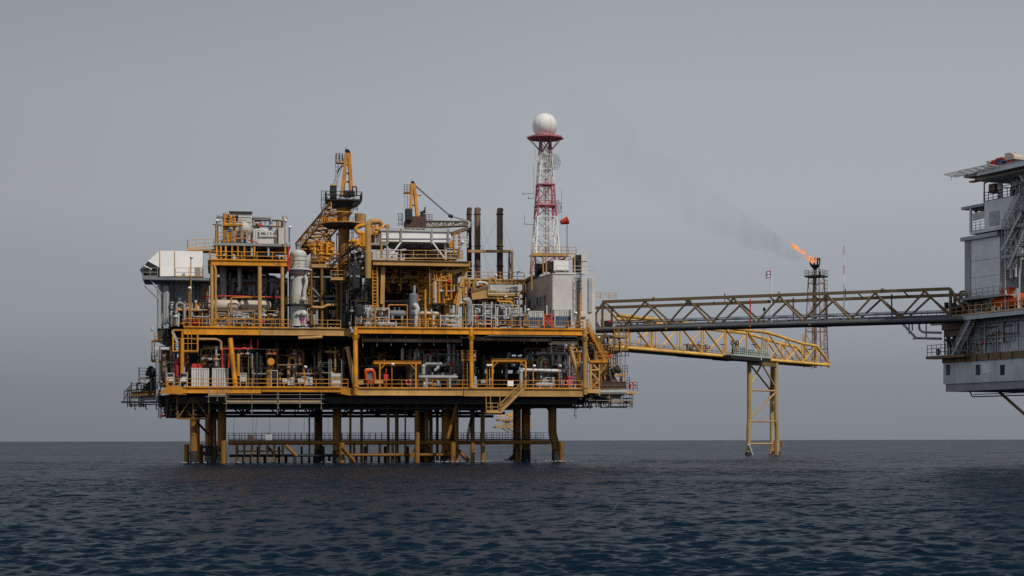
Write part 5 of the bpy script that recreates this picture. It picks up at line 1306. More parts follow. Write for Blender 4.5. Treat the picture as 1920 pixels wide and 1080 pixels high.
# ================= radar tower
TV = 12
RT = thing('radar_tower', 'red and white lattice tower on the control building roof', 'tower', (pu(1024, TV), TV, zt_))
def tw(y): return pz(1024, y, TV)
def half(y):   # half width of the tower at a picture row, metres
    return (11.5 + (y - 275) * (27.5 - 11.5) / (478 - 275)) / 14.4 * .9
TU = pu(1023.5, TV)
def corner(k, y):
    h_ = half(y); a, b_ = ((-1, -1), (1, -1), (1, 1), (-1, 1))[k]; cx = TU + (y - 478) * -.0 ; return (cx + a * h_ - (478 - y) * .0, TV + b_ * h_, tw(y))
rows = [512, 478, 440, 408, 378, 347, 319, 291, 262]
for i, (ya, yb) in enumerate(zip(rows, rows[1:])):
    mt = 'tower_red' if (ya >= 480 or 347 < ya <= 408 or yb <= 262) else 'tower_white'
    if mt == 'tower_white': mt = 'white'
    mb = MB()
    for k in range(4):
        mb.bar(corner(k, ya), corner(k, yb), .11, 8)
    for k in range(4):
        j = (k + 1) % 4
        mb.bar(corner(k, yb), corner(j, yb), .06, 6)
        mb.bar(corner(k, ya), corner(j, yb), .06, 6); mb.bar(corner(j, ya), corner(k, yb), .055, 6)
    part(RT, 'lattice_bay', mb, mt)
mb = MB(); u0 = TU; mb.ladder((u0, TV, tw(505)), tw(275) - tw(505), .5, (1, 0, 0), True, .035, (0, -1, 0), 1); part(RT, 'ladder', mb, 'white')
mb = MB(); mb.ladder((u0 + .3, TV + .4, tw(476)), tw(290) - tw(476), .5, (1, 0, 0), False, .06); part(RT, 'ladder', mb, 'tower_red')
mb = MB(); mb.lathe((TU, TV, tw(262)), [(1.5, -.02), (2.7, .12), (2.7, .34), (1.2, .36)], 8); part(RT, 'top_platform', mb, 'tower_red')
mb = MB()
for i in range(8):
    a = math.pi * 2 * i / 8 + .2; mb.bar((TU + .9 * math.cos(a), TV + .9 * math.sin(a), tw(282)), (TU + 2.3 * math.cos(a), TV + 2.3 * math.sin(a), tw(262)), .05, 6)
part(RT, 'platform_strut', mb, 'grey')
for y in (386, 347):
    mb = MB(); h_ = half(y) + .15; mb.bx(TU - h_, TU + h_, TV - h_, TV + h_, tw(y) - .08, tw(y) + .06); part(RT, 'rest_platform', mb, 'tower_red')
RD = MB(); rz = tw(236); RD.ball((TU - .05, TV, rz), 1.8, 32); rd_t = thing('radome', 'smooth white radome ball on top of the red and white tower', 'radome', (TU, TV, tw(259)))
part(rd_t, 'shell', RD, 'white')
mb = MB(); mb.lathe((TU - .05, TV, tw(260)), [(1.25, -.02), (1.25, .3), (1.18, .36)], 24); part(rd_t, 'base_collar', mb, 'white')
mb = MB(); mb.ball((TU, TV, rz + 1.86), .17, 10); mb.ball((TU - .35, TV, rz + 1.8), .12, 8); part(rd_t, 'beacon', mb, 'offwhite')
mb = MB()
for a in (-2.2, -1.25, -.5):
    pts = [(TU - .05 + 1.803 * math.cos(a) * math.sin(t_), TV + 1.803 * math.sin(a) * math.sin(t_), rz + 1.803 * math.cos(t_)) for t_ in [k * math.pi / 16 for k in range(1, 14)]]
    for p, q_ in zip(pts, pts[1:]): mb.bar(p, q_, .018, 4)
part(rd_t, 'seam', mb, 'offwhite')
def dish(name, label, px, py, v, r, tilt, mat='silver', wire=False):
    c = Vector(pp(px, py, v)); ax = Vector(tilt).normalized()
    t = thing(name, label, 'antenna', (c.x, c.y, c.z - r))
    mb = MB()
    prof = [(.02, -.28 * r), (r * .45, -.22 * r), (r * .8, -.1 * r), (r, .03 * r), (r, .06 * r), (r * .8, -.06 * r), (r * .45, -.18 * r), (.02, -.24 * r)]
    if wire:
        s = ax.orthogonal().normalized(); w_ = ax.cross(s)
        for rr, hh in ((r, 0), (r * .8, -.1 * r), (r * .58, -.19 * r), (r * .35, -.25 * r)): mb.torus(c + ax * hh, rr, .035, ax, 22, 5)
        for k in range(14):
            a = math.pi * 2 * k / 14; d_ = s * math.cos(a) + w_ * math.sin(a); mb.bar(c + d_ * r, c + d_ * r * .5 - ax * .21 * r, .025, 4); mb.bar(c + d_ * r * .5 - ax * .21 * r, c - ax * .28 * r, .025, 4)
    else: mb.lathe(c, prof, 22, ax)
    part(t, 'reflector', mb, mat)
    mb = MB(); s = ax.orthogonal().normalized(); w_ = ax.cross(s)
    for k in range(3):
        a = 2.1 * k; mb.bar(c + (s * math.cos(a) + w_ * math.sin(a)) * r * .8, c + ax * r * .75, .025, 5)
    mb.ball(c + ax * r * .75, .1, 8); part(t, 'feed', mb, 'grey')
    mb = MB(); mb.bar(c - ax * .2 * r, c - ax * (.2 * r + .5), .1, 8); part(t, 'mount', mb, 'grey')
    return t
dish('dish_antenna', 'grey mesh dish high on the tower just below its red platform', 1041, 303, TV - .9, 1.12, (.5, -.85, .05), 'grey', True)
dish('dish_antenna', 'pale dish half hidden behind the middle of the red tower section', 1046, 388, TV + 1.6, 1.0, (.6, -.8, 0), 'grey', True)
dish('dish_antenna', 'small white drum dish on the upper white part of the tower', 1018, 297, TV - 1, .7, (-.3, -.9, .1), 'offwhite')
for (x0, y0, x1, y1, x2, y2), lab in (((1002, 362, 982, 364, 982, 359), 'thin whip antenna arm sticking out from the red middle of the tower'), ((1000, 421, 985, 420, 984, 403), 'thin whip antenna arm on the lower white part of the tower'),
                                      ((1006, 372, 992, 372, 992, 368), 'short whip antenna arm just below the longer one')):
    mb = MB(); mb.bar(pp(x0, y0, TV), pp(x1, y1, TV), .035, 5); mb.bar(pp(x1, y1, TV), pp(x2, y2, TV), .025, 5); mb.ball(pp(x1, y1, TV), .09, 6); single('whip_antenna', mb, 'dark', lab, 'antenna')
for (px, ya, yb), lab in (((1002, 307, 372), 'long upright rod antenna along the west tower leg'), ((1054, 354, 412), 'tall thin rod antenna rising beside the windsock'), ((1004.5, 281, 300), 'short pale rod antenna below the tower platform')):
    mb = MB(); pbar(mb, px, yb, px, ya, TV - 1, .035, n=5); mb.bar(pp(px, yb, TV - 1), (TU, TV - .5, pz(px, yb, TV - 1)), .03, 5); single('rod_antenna', mb, 'grey', lab, 'antenna')
WS = thing('windsock', 'bright red windsock flying from a thin pole beside the tower', 'windsock', pp(1064, 476, 8))
mb = MB(); pbar(mb, 1064, 476, 1064, 408, 8, .05, n=6); part(WS, 'pole', mb, 'dark')
c = Vector(pp(1065, 413, 8)); mb = MB(); mb.lathe(c, [(.55, 0), (.52, .1), (.4, .6), (.3, 1.05), (.27, 1.06), (.4, .58), (.5, .06)], 14, (-.94, 0, -.34)); part(WS, 'sock', mb, 'red')
mb = MB(); mb.torus(c, .55, .04, (-.94, 0, -.34), 14, 5); part(WS, 'hoop', mb, 'orange')

# ================= lower deck machinery
use(MAIN)
freight_box('freight_container', 'grey white ribbed container with red gear behind it, farther from the slanting yellow leg', 359, 392, 690, 727, 2.2, 'white_ribbed')
freight_box('freight_container', 'grey white ribbed container touching the slanting yellow leg on the lower deck', 398, 429, 690, 727, 2.2, 'white_ribbed')
t = thing('stair_cage', 'bright yellow square cage hanging below the upper deck edge near the containers', 'access cage', (pu(348, 2.5), 3, pz(348, 660, 2.5)))
for (xa, xb) in ((325, 371),):
    for v in (2.5, 4.2):
        mb = MB(); a, b_ = pp(xa, 658, v), pp(xb, 658, v); c, d = pp(xa, 619, v), pp(xb, 619, v)
        for p, q_ in ((a, b_), (a, c), (b_, d), (c, d)): mb.beam(p, q_, .2, .2)
        for f in (.35, .6): mb.bar(Vector(a).lerp(Vector(c), f), Vector(b_).lerp(Vector(d), f), .06, 6)
        for f in (.38,): mb.beam(Vector(a).lerp(Vector(b_), f), Vector(c).lerp(Vector(d), f), .2, .2)
        for f in (.6, .75): mb.bar(Vector(a).lerp(Vector(b_), f), Vector(c).lerp(Vector(d), f), .05, 6)
        part(t, 'frame', mb, 'yellow')
mb = MB(); a, b_ = pp(325, 659, 2.5), pp(371, 659, 2.5); mb.bx(a[0], b_[0], 2.6, 4.1, a[2] - .1, a[2] + .05); part(t, 'floor', mb, 'yellow')
mb = MB(); ptube(mb, [(415, 656), (415, 640), (406, 636), (362, 636)], 3, .16, 8); single('service_pipe', mb, 'tan', 'tan pipe bending below the upper deck beside the yellow cage', 'pipe')
mb = MB(); ptube(mb, [(417, 690), (417, 654), (471, 654), (471, 636)], 5, .13, 8); single('fire_main', mb, 'red', 'red fire main stepping up above the touching container', 'pipe')
mb = MB(); ptube(mb, [(429, 690), (429, 656), (484, 654), (484, 636)], 5.4, .12, 8); single('fire_main', mb, 'red', 'second red fire main parallel to the first, ending farther east', 'pipe')
mb = MB(); ptube(mb, [(331, 706), (331, 675), (345, 668), (345, 660)], 4, .28, 10); single('fire_main', mb, 'red', 'fat red fire pipe standing in the shade below the yellow cage', 'pipe')
mb = MB(); ptube(mb, [(338, 706), (338, 672), (350, 664)], 5, .2, 10); single('fire_main', mb, 'maroon', 'dim dark red pipe directly behind the fat red fire pipe', 'pipe')
t = thing('deluge_skid', 'red valve gear sitting just behind the first grey white container', 'valve skid', (pu(370, 5), 5.5, ZL))
mb = MB(); pbox(mb, 359, 379, 686, 727, 5, 6.2); part(t, 'body', mb, 'red')
mb = MB(); [mb.ball(pp(362 + 4 * k, 685, 5.2), .25, 8) for k in range(4)]; part(t, 'valve', mb, 'red')
t = thing('drum_tank', 'dull dark red round tank above the touching container', 'tank', (pu(410, 6), 6.5, ZL))
mb = MB(); c = pp(410, 686, 5.6); mb.lathe(c, [(.01, -.3), (.6, -.2), (.85, 0), (.85, 1.8), (.6, 2)], 16, (0, 1, 0)); part(t, 'shell', mb, 'maroon')
mb = MB(); mb.bx(c[0] - .6, c[0] + .6, 5.8, 7, ZL, c[2] - .6); part(t, 'support', mb, 'dark')
for k, (x0, x1, y0, lab) in enumerate(((313, 327, 700, 'small white control cabinet at the west end of the lower deck rail'), (338, 352, 700, 'small white control cabinet between the west rail corner and the containers'), (450, 463, 700, 'pale instrument cabinet beside the slanting yellow leg'), (508, 521, 695, 'white framed door like cabinet under the yellow pipe tee'))):
    t = thing('control_cabinet', lab, 'cabinet', (pu((x0 + x1) / 2, 2.4), 2.8, ZL), 'white control cabinets')
    mb = MB(); pbox(mb, x0, x1, y0, 715, 2.4, 3.1); part(t, 'body', mb, 'offwhite' if k < 3 else 'dark')
    mb = MB(); pbox(mb, x0 + 1.5, x1 - 1.5, y0 + 2, 706, 2.36, 2.395); part(t, 'door', mb, 'dark' if k != 2 else 'grey')
    mb = MB()
    for px in (x0 + .6, x1 - .6): mb.bar((pu(px, 2.5), 2.35, ZL), (pu(px, 2.5), 2.35, pz(px, y0, 2.5)), .05, 6)
    mb.bar(pp(x0, y0, 2.3), pp(x1, y0, 2.3), .05, 6); part(t, 'stand', mb, 'offwhite')
t = thing('pipe_tee', 'stout yellow pipe with a round blind end standing on the dark lower deck', 'pipe', (pu(507, 6), 6, ZL))
mb = MB(); ptube(mb, [(504, 726), (504, 695), (508, 684)], 6, .5, 12); part(t, 'riser', mb, 'leg_yellow')
mb = MB(); c = Vector(pp(508.5, 678, 5.2)); mb.bar(c, c + Vector((0, 1.6, 0)), .42, 14); mb.bar(c - Vector((0, .1, 0)), c, .5, 14); part(t, 'blind_flange', mb, 'yellow')
for k, (x0, x1, y0, y1, v0, v1, n, mts, lab) in enumerate((
        (300, 356, 650, 725, 4, 10, 30, ['dark', 'maroon', 'leg_yellow', 'steel_pole'], 'dark tangle of pipes and frames at the shaded west end of the lower deck'),
        (372, 470, 648, 688, 5, 10, 30, ['brown', 'tan', 'dark', 'grey', 'leg_yellow'], 'thin brown and tan pipework above the grey white containers'),
        (450, 520, 655, 726, 5, 12, 30, ['leg_yellow', 'dark', 'brown', 'grey'], 'tall thin shaded pipes east of the slanting yellow leg'),
        (520, 600, 655, 726, 6, 14, 34, ['dark', 'tan', 'brown', 'leg_yellow', 'blue_grey'], 'dim pipework deep in the shade mid way along the lower walkway'),
        (590, 655, 650, 726, 6, 13, 30, ['dark', 'brown', 'tan', 'leg_yellow'], 'dim pipes and racks behind the pallet and scaffold poles'),
        (676, 770, 660, 727, 9, 16, 34, ['dark', 'leg_yellow', 'brown', 'blue_grey'], 'shaded pipework behind the orange rescue basket'),
        (770, 870, 656, 727, 4, 9, 46, ['silver', 'grey', 'grey', 'blue_grey', 'brown'], 'silver lagged process pipes with bends beside the caged yellow ladder'),
        (895, 985, 660, 727, 8, 15, 34, ['dark', 'blue_grey', 'grey', 'brown'], 'dim lagged pipes inside the wide yellow lower deck frame'),
        (985, 1070, 654, 727, 4, 10, 44, ['silver', 'grey', 'blue_grey', 'offwhite', 'tan'], 'pale lagged pipes and valves at the east end of the lower deck'),
        (1040, 1092, 650, 726, 6, 12, 26, ['tan', 'brown', 'grey', 'yellow'], 'tan pipes behind the slanting brace at the east corner of the lower deck'))):
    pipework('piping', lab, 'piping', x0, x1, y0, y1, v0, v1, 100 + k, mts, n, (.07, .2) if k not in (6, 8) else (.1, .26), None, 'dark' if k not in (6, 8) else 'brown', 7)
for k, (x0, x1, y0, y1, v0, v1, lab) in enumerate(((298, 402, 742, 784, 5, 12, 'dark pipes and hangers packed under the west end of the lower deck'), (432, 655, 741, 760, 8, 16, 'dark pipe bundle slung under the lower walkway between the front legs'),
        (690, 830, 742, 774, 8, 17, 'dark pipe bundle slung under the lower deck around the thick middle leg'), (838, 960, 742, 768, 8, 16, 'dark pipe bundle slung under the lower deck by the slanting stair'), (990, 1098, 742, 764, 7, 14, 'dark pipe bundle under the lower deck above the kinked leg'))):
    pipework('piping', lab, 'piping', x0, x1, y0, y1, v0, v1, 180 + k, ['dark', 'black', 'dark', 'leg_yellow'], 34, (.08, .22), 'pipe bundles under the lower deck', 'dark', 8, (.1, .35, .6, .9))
# clearly drawn lower-deck pipes
for pts, v, r, mt, lab in (
        ([(794, 702), (794, 687), (800, 682), (826, 682)], 3, .28, 'silver', 'shiny pipe with a bend starting at the lower yellow frame'),
        ([(815, 695), (821, 690), (823, 684)], 3, .2, 'silver', 'short shiny hooked pipe below the shiny bend'),
        ([(842, 645), (842, 680), (836, 684), (828, 684)], 5, .28, 'silver', 'tall lagged pipe dropping from the upper deck near the caged yellow ladder'),
        ([(851, 645), (851, 694)], 5, .22, 'grey', 'straight lagged pipe just beside the caged yellow ladder'),
        ([(779, 674), (779, 660), (782, 656), (785, 660), (785, 668)], 5, .22, 'silver', 'small shiny U shaped pipe loop in the lower level'),
        ([(755, 653), (755, 673)], 5, .22, 'silver', 'short hanging lagged pipe above the lower yellow frame'),
        ([(977, 727), (977, 697), (981, 694), (1058, 696), (1064, 690), (1060, 682)], 3, .28, 'silver', 'long shiny pipe running level over the lower deck rail to a curled end'),
        ([(1037, 653), (1037, 683)], 5, .26, 'silver', 'first of two vertical lagged pipes above the long shiny pipe'),
        ([(1048, 655), (1048, 683)], 5, .22, 'silver', 'second vertical lagged pipe above the long shiny pipe, closer to the slanting brace'),
        ([(950, 710), (950, 680), (955, 663)], 6, .2, 'grey', 'dim tall pipe with a bent top inside the wide yellow frame'),
        ([(1018, 692), (1018, 668)], 6, .2, 'grey', 'dim vertical pipe above the long shiny level pipe'),
        ([(560, 634), (590, 633), (602, 632)], 2.5, .2, 'tan', 'tan pipe with a hooked end just under the upper deck beam')):
    mb = MB(); ptube(mb, pts, v, r, 12)
    for p in pts[1:]:
        c = Vector(pp(p[0], p[1], v)); mb.ball(c, r * 1.25, 8)
    single('lagged_pipe', mb, mt, lab, 'pipe')
lying_vessel('pipe_drum', 'silver horizontal drum at rail height beneath the caged ladder bends', 'drum', 785, 858, 707, 2.2, .26, 'grey', 727)
lying_vessel('pipe_drum', 'pale horizontal drum on the lower deck under the long shiny pipe', 'drum', 1005, 1040, 722, 1.6, .34, 'grey', 727)
for k, (x0, x1, y0, y1, v, lab) in enumerate(((527, 552, 706, 726, 3, 'dim low pump between cabinet and yellow tee on the lower walkway'), (556, 588, 706, 726, 3, 'dim low pump close to the lamp pole mid way on the lower walkway'), (1016, 1042, 706, 727, 2.6, 'grey pump with cabinet near the east red life ring'), (800, 826, 712, 727, 2, 'grey pump below the silver horizontal drum'), (836, 862, 710, 727, 2.2, 'grey pump at the foot of the caged yellow ladder'), (900, 925, 708, 727, 4, 'dim pump beside the first post of the wide yellow frame'))):
    machine_skid('pump_skid', lab, 'pump', x0, x1, y0, y1, v, 200 + k, 'grey' if k > 1 else 'hull_grey', 'pumps on the lower deck', 1.4)
for k, (x0, x1, y0, lab) in enumerate(((711, 781, 679, 'yellow lifting frame over the rail behind the orange rescue basket'), (922, 987, 675, 'wider yellow lifting frame on the east half of the lower deck'))):
    t = thing('lifting_frame', lab, 'frame', (pu((x0 + x1) / 2, 1.6), 2, ZL), 'yellow lifting frames')
    zt = pz(x0, y0, 1.6)
    for px in (x0 + 1.5, x1 - 1): mb = MB(); mb.beam((pu(px, 1.6), 1.6, ZL), (pu(px, 1.6), 1.6, zt - .15), .22, .22); part(t, 'post', mb, 'yellow')
    mb = MB(); mb.ibeam(pp(x0 if k else x0 - 10, y0 + .5, 1.6), pp(x1 if k else x1 + 9, y0 + .5, 1.6), .25, .4); part(t, 'beam', mb, 'yellow')
    mb = MB(); mb.ibeam(pp(x0 - 14, y0 + 4, 4), pp(x1 + 9, y0 + 4, 4), .3, .5); part(t, 'rear_beam', mb, 'leg_yellow')
    for px, s in ((x0 + 2, 1), (x1 - 2, -1)): mb = MB(); mb.bar(pp(px, y0 + 14, 1.6), pp(px + s * 10, y0 + 3, 1.6), .1, 6); part(t, 'brace', mb, 'yellow')
# orange rescue basket, leaning on the rail
t = thing('rescue_basket', 'orange rimmed rescue basket leaning on a stand at the corner of the lower deck', 'rescue basket', (pu(693, -.1), .3, ZL))
ring = [pp(x, y, -.2 + .02 * (y - 690)) for x, y in ((686, 695), (699, 694), (702, 700), (703, 716), (689, 717), (687, 711))]
mb = MB(); pts = ring + [ring[0]]
for p, q_ in zip(pts, pts[1:]): mb.bar(p, q_, .2, 10); mb.ball(q_, .2, 8)
part(t, 'float_rim', mb, 'orange')
mb = MB()
for f in np.linspace(.12, .88, 7): mb.bar(Vector(ring[0]).lerp(Vector(ring[1]), f), Vector(ring[5]).lerp(Vector(ring[3]), f), .02, 4)
for f in np.linspace(.12, .88, 8): mb.bar(Vector(ring[0]).lerp(Vector(ring[5]), f), Vector(ring[1]).lerp(Vector(ring[3]), f), .02, 4)
mb.prism([Vector(p) + Vector((0, .14, 0)) for p in (ring[0], ring[1], ring[3], ring[5])], (0, .05, 0)); part(t, 'net', mb, 'hull_grey')
mb = MB()
for x in (690, 700): mb.bar(pp(x, 727, .4), pp(x - 1, 692, .1), .05, 6)
mb.bar(pp(686, 691.5, .1), pp(699, 691, .1), .05, 6); part(t, 'stand', mb, 'offwhite')
for px, py, v, lab in ((766, 717, -.12, 'red life ring hung on the lower deck rail near the yellow lifting frame'), (1060, 718, -.12, 'red life ring hung on the lower deck rail close to the east corner brace')):
    c = Vector(pp(px, py, v)); t = thing('life_ring', lab, 'life ring', (c.x, c.y, c.z - .45), 'life rings on the rails')
    mb = MB(); mb.torus(c, .33, .1, (0, 1, 0), 22, 8); part(t, 'ring', mb, 'red')
    for k in range(4):
        a = math.pi / 4 + k * math.pi / 2; mb = MB(); d = Vector((math.cos(a), 0, math.sin(a))); e_ = Vector((-d.z, 0, d.x)); mb.bar(c + d * .33 - e_ * .035, c + d * .33 + e_ * .035, .106, 10); part(t, 'band', mb, 'flag_white')
t = thing('hydrant_cabinet', 'red fire hydrant cabinet with pipe behind the lower deck rail', 'cabinet', (pu(724, 1), 1.3, ZL))
mb = MB(); pbox(mb, 720, 729, 701, 714, 1, 1.7); part(t, 'box', mb, 'red')
mb = MB(); mb.bar(pp(724.5, 726, 1.3), pp(724.5, 691, 1.3), .05, 6); mb.bar((pu(722, 1.3), 1.3, ZL), (pu(722, 1.3), 1.3, ZL + .9), .06, 6); part(t, 'stand_pipe', mb, 'orange')
t = thing('hydrant_cabinet', 'pale red box on a red topped stand next to the east life ring', 'cabinet', (pu(1069, 1.2), 1.4, ZL))
mb = MB(); pbox(mb, 1066, 1074.5, 709, 724, 1.2, 2); part(t, 'box', mb, 'pink')
mb = MB(); pbox(mb, 1065.5, 1075, 706, 708.8, 1.1, 2.1); part(t, 'lid', mb, 'red')
mb = MB(); mb.bar((pu(1068, 1.5), 1.5, ZL), (pu(1068, 1.5), 1.5, pz(1068, 724, 1.2)), .06, 6); part(t, 'foot', mb, 'dark')
for px0, px1, y0, y1, lab, mt in ((671, 682, 713, 721, 'cream notice board on the rail beside the corner column', 'tan'), (703, 719, 713, 719, 'cream notice board on the rail beside the orange rescue basket', 'tan'), (952, 963, 714, 724, 'white notice board on the rail in front of the wide yellow frame', 'white')):
    mb = MB(); pbox(mb, px0, px1, y0, y1, -.13, -.08); single('notice_board', mb, mt, lab, 'sign', 'blank boards on the lower rail')
t = thing('pallet_stack', 'pale wooden crate stack behind the rail under slim scaffold poles', 'crate stack', (pu(629, 2), 2.5, ZL))
for k in range(4): mb = MB(); pbox(mb, 620.5, 639, 700 + 6.5 * k, 706 + 6.5 * k, 2, 3); part(t, 'crate', mb, 'wood' if k % 2 else 'offwhite')
for px, yt, lab in ((617, 674, 'slim pale scaffold pole close to the crate stack'), (621, 674, 'slim pale scaffold pole right against the crate stack'), (641, 674, 'slim pale scaffold pole on the east side of the crate stack')):
    mb = MB(); pbar(mb, px, 727, px, yt, 2, .06, n=6); single('scaffold_pole', mb, 'grey', lab, 'pole', 'scaffold poles by the crate stack')
for px, yt, v, lab, mt in ((571.5, 689, .3, 'yellow floodlight pole mid way along the lower walkway rail', 'yellow'), (735, 684, .4, 'yellow floodlight pole beside the red hydrant cabinet', 'yellow'), (913, 686, .5, 'first of two floodlight poles before the wide yellow frame', 'yellow'),
                           (918, 686, .8, 'second floodlight pole touching the wide yellow frame', 'yellow'), (1000, 687, .4, 'yellow floodlight pole in front of the long shiny pipe', 'yellow'), (1048.5, 687, .5, 'yellow floodlight pole near the east life ring', 'yellow')):
    floodlight(px, yt, 727, v, lab, mt)
t = thing('caged_ladder', 'yellow caged ladder beside the middle column between the two decks', 'ladder', (pu(874, 1.5), 1.5, ZL))
u, _, z = pp(873, 727, 1.2)
mb = MB(); mb.ladder((u, 1.2, ZL), 5.2, .5, (1, 0, 0), False, .07); part(t, 'rungs', mb, 'yellow')
for x0, x1 in ((866, 880), (886, 892)):
    a, b_ = pp(x0, 675, 1), pp(x1, 675, 1); mb = MB(); mb.bx(a[0], b_[0], .9, 2, a[2] - .12, a[2]); mb.rail((a[0], .95, a[2]), (b_[0], .95, a[2]), 1.3, .7, .05, 2); part(t, 'landing', mb, 'yellow')
# long cable tray / plank walk just under the upper deck
t = thing('cable_tray', 'long brown tray slung on hangers right under the upper deck, west of the middle column', 'cable tray', (pu(772, 1.5), 1.6, pz(772, 641, 1.5)), 'trays under the upper deck')
a, b_ = Vector(pp(680, 638, 1.5)), Vector(pp(865, 639.5, 1.5))
for k in range(5): mb = MB(); p, q_ = a.lerp(b_, k / 5), a.lerp(b_, (k + .985) / 5); mb.beam(p, q_, .9, .42); part(t, 'plank', mb, ['brown', 'wood', 'wood', 'brown', 'brown'][k])
for k in range(8): mb = MB(); p = a.lerp(b_, k / 7); mb.bar((p.x, .95, p.z - rnd.uniform(.6, 1)), (p.x, .95, ZU - 1), .045, 5); mb.ball((p.x, .95, p.z - .6), .1, 6); part(t, 'hanger', mb, 'steel_pole')
t = thing('cable_tray', 'long brown tray slung on hangers right under the upper deck, east of the middle column', 'cable tray', (pu(980, 1.5), 1.6, pz(980, 641, 1.5)), 'trays under the upper deck')
a, b_ = Vector(pp(886, 636, 1.5)), Vector(pp(1030, 638, 1.5))
for k in range(4): mb = MB(); p, q_ = a.lerp(b_, k / 4), a.lerp(b_, (k + .985) / 4); mb.beam(p, q_, .9, .36); part(t, 'plank', mb, ['wood', 'brown', 'brown', 'wood'][k])
for k in range(7): mb = MB(); p = a.lerp(b_, k / 6); mb.bar((p.x, .95, p.z - rnd.uniform(.3, .7)), (p.x, .95, ZU - 1), .045, 5); part(t, 'hanger', mb, 'steel_pole')
mb = MB(); ptube(mb, [(862, 630), (868, 633), (905, 633), (915, 630), (1090, 632)], 1, .09, 6); single('service_pipe', mb, 'grey', 'pale service pipe weaving under the upper deck beam', 'pipe')
mb = MB(); ptube(mb, [(700, 630), (864, 632)], 2.5, .12, 6); single('service_pipe', mb, 'blue_grey', 'dim straight service pipe under the upper deck beam', 'pipe')
for x0, x1, y0, y1, v0, v1, lab in ((1098, 1186, 738, 764, 5, 10, 'ragged dark poles and pipes below the east overhang platform'), (238, 300, 716, 764, 6.5, 8.5, 'ragged dark poles and cables around the west overhang platform'), (1110, 1180, 640, 730, 6, 11, 'brown and tan clutter of poles between bridge landing and hose machine')):
    pipework('piping', lab, 'piping', x0, x1, y0, y1, v0, v1, x0 + y0, ['dark', 'steel_pole', 'brown', 'dark'] if y0 > 700 else ['brown', 'tan', 'yellow', 'dark', 'steel_pole'], 22, (.03, .09), None, None if x0 < 400 or y0 < 700 else 'steel_pole', 3, (.1, .4, .7, .95))
scaffold('brown plank scaffold slung under the upper deck at the east end', 1032, 1082, 644, 1.2, (650, 662), ytop=628, seed=2)
scaffold('low plank scaffold hung under the lower deck below the grey white containers', 391, 424, 742, -.2, (748, 760), ytop=724, seed=3)
scaffold('long plank scaffold hung beneath the lower walkway west half, with droppers', 424, 520, 755, .8, (764, 778), ytop=736, seed=4)
scaffold('long plank scaffold hung beneath the lower walkway next to the corner column', 522, 602, 755, .8, (764, 778), ytop=736, seed=5)
scaffold('dark plank scaffold hung low beside the kinked east leg', 993, 1078, 764, 5, (772, 784), mat='dark', ytop=748, seed=6)
scaffold('dark plank scaffold hung under the far east overhang', 1066, 1142, 755, 7, (762, 768), mat='dark', ytop=745, seed=7)
scaffold('brown plank scaffold at the outermost east tip under the life ring', 1142, 1182, 755, 6, (760, 766), ytop=735, seed=8)
for i, (px, y) in enumerate(((474, 815), (479, 814), (505, 814), (540, 815), (570, 813), (578, 790), (615, 815), (437, 815))):
    mb = MB(); mb.bar(pp(px, y, 4), pp(px + (5 if i % 2 else 1), 762, 4), .02, 4); single('hanging_line', mb, 'cable', 'thin slack line hanging from the lower deck to the boat landing', 'line', 'slack lines under the deck')
for (x0, x1, y0, y1), mt, lab in (((464, 476, 815, 825), 'maroon', 'dark red board on the boat landing rail'), ((498, 510, 815, 825), 'hull_grey', 'grey board on the boat landing rail')):
    mb = MB(); pbox(mb, x0, x1, y0, y1, 3.0, 3.06); single('notice_board', mb, mt, lab, 'sign')

# ================= west tip: dark cantilever with machinery
t = thing('overhang_platform', 'dark thin cantilever platform with sagging rails at the outermost west tip', 'platform', (pu(265, 6), 8, pz(265, 752, 6)))
a, b_ = pp(227, 752, 6), pp(302, 751, 6)
mb = MB(); mb.bx(a[0], b_[0], 6, 9, a[2] - .2, a[2]); part(t, 'floor', mb, 'dark')
mb = MB(); mb.rail((a[0] + .4, 6, a[2]), (b_[0] - 2.2, 6, a[2]), 1.3, 1.4, .05, 3, False); part(t, 'railing', mb, 'dark')
mb = MB(); mb.bar(pp(233, 735, 6), pp(246, 722, 6.5), .06, 6); mb.bar(pp(233, 750, 6), pp(246, 722, 6.5), .05, 6); mb.bar(pp(246, 722, 6.5), pp(282, 724, 6.5), .05, 6); part(t, 'guy_rail', mb, 'dark')
mb = MB(); mb.girder(pp(246, 735, 6.6), pp(300, 733, 6.6), .55, .4, .05, 20); part(t, 'girder', mb, 'leg_yellow')
for px in (253, 274, 293):
    mb = MB(); pbar(mb, px, 768, px, 752, 6.3, .05, n=6); mb.ball(pp(px, 762, 6.3), .13, 6); mb.ball(pp(px + 1, 767, 6.3), .13, 6); part(t, 'dropper', mb, 'dark')
mb = MB(); mb.prism([pp(262, 750, 7), pp(296, 750, 7), pp(296, 738, 7), pp(266, 741, 7)], (0, 2, 0)); part(t, 'lower_box', mb, 'hull_grey')
t = thing('davit_machine', 'black davit machine with railed top perch on the west overhang platform', 'davit', (pu(280, 7), 7.5, pz(280, 735, 7)))
mb = MB(); mb.prism([pp(265, 735, 7), pp(293, 735, 7), pp(292, 714, 7), pp(290, 700, 7), pp(278, 702, 7), pp(281, 714, 7), pp(272, 722, 7)], (0, 1.6, 0)); part(t, 'body', mb, 'black')
mb = MB(); [mb.ball(pp(x, y, 7), r, 8) for x, y, r in ((278, 698, .35), (283, 692, .45), (288, 698, .5), (284, 700, .5), (276, 702, .25))]; part(t, 'winch', mb, 'black')
a, b_ = pp(261, 707, 7), pp(292, 708, 7)
mb = MB(); mb.bx(a[0], b_[0], 7, 8.5, a[2] - .2, a[2]); part(t, 'perch', mb, 'brown')
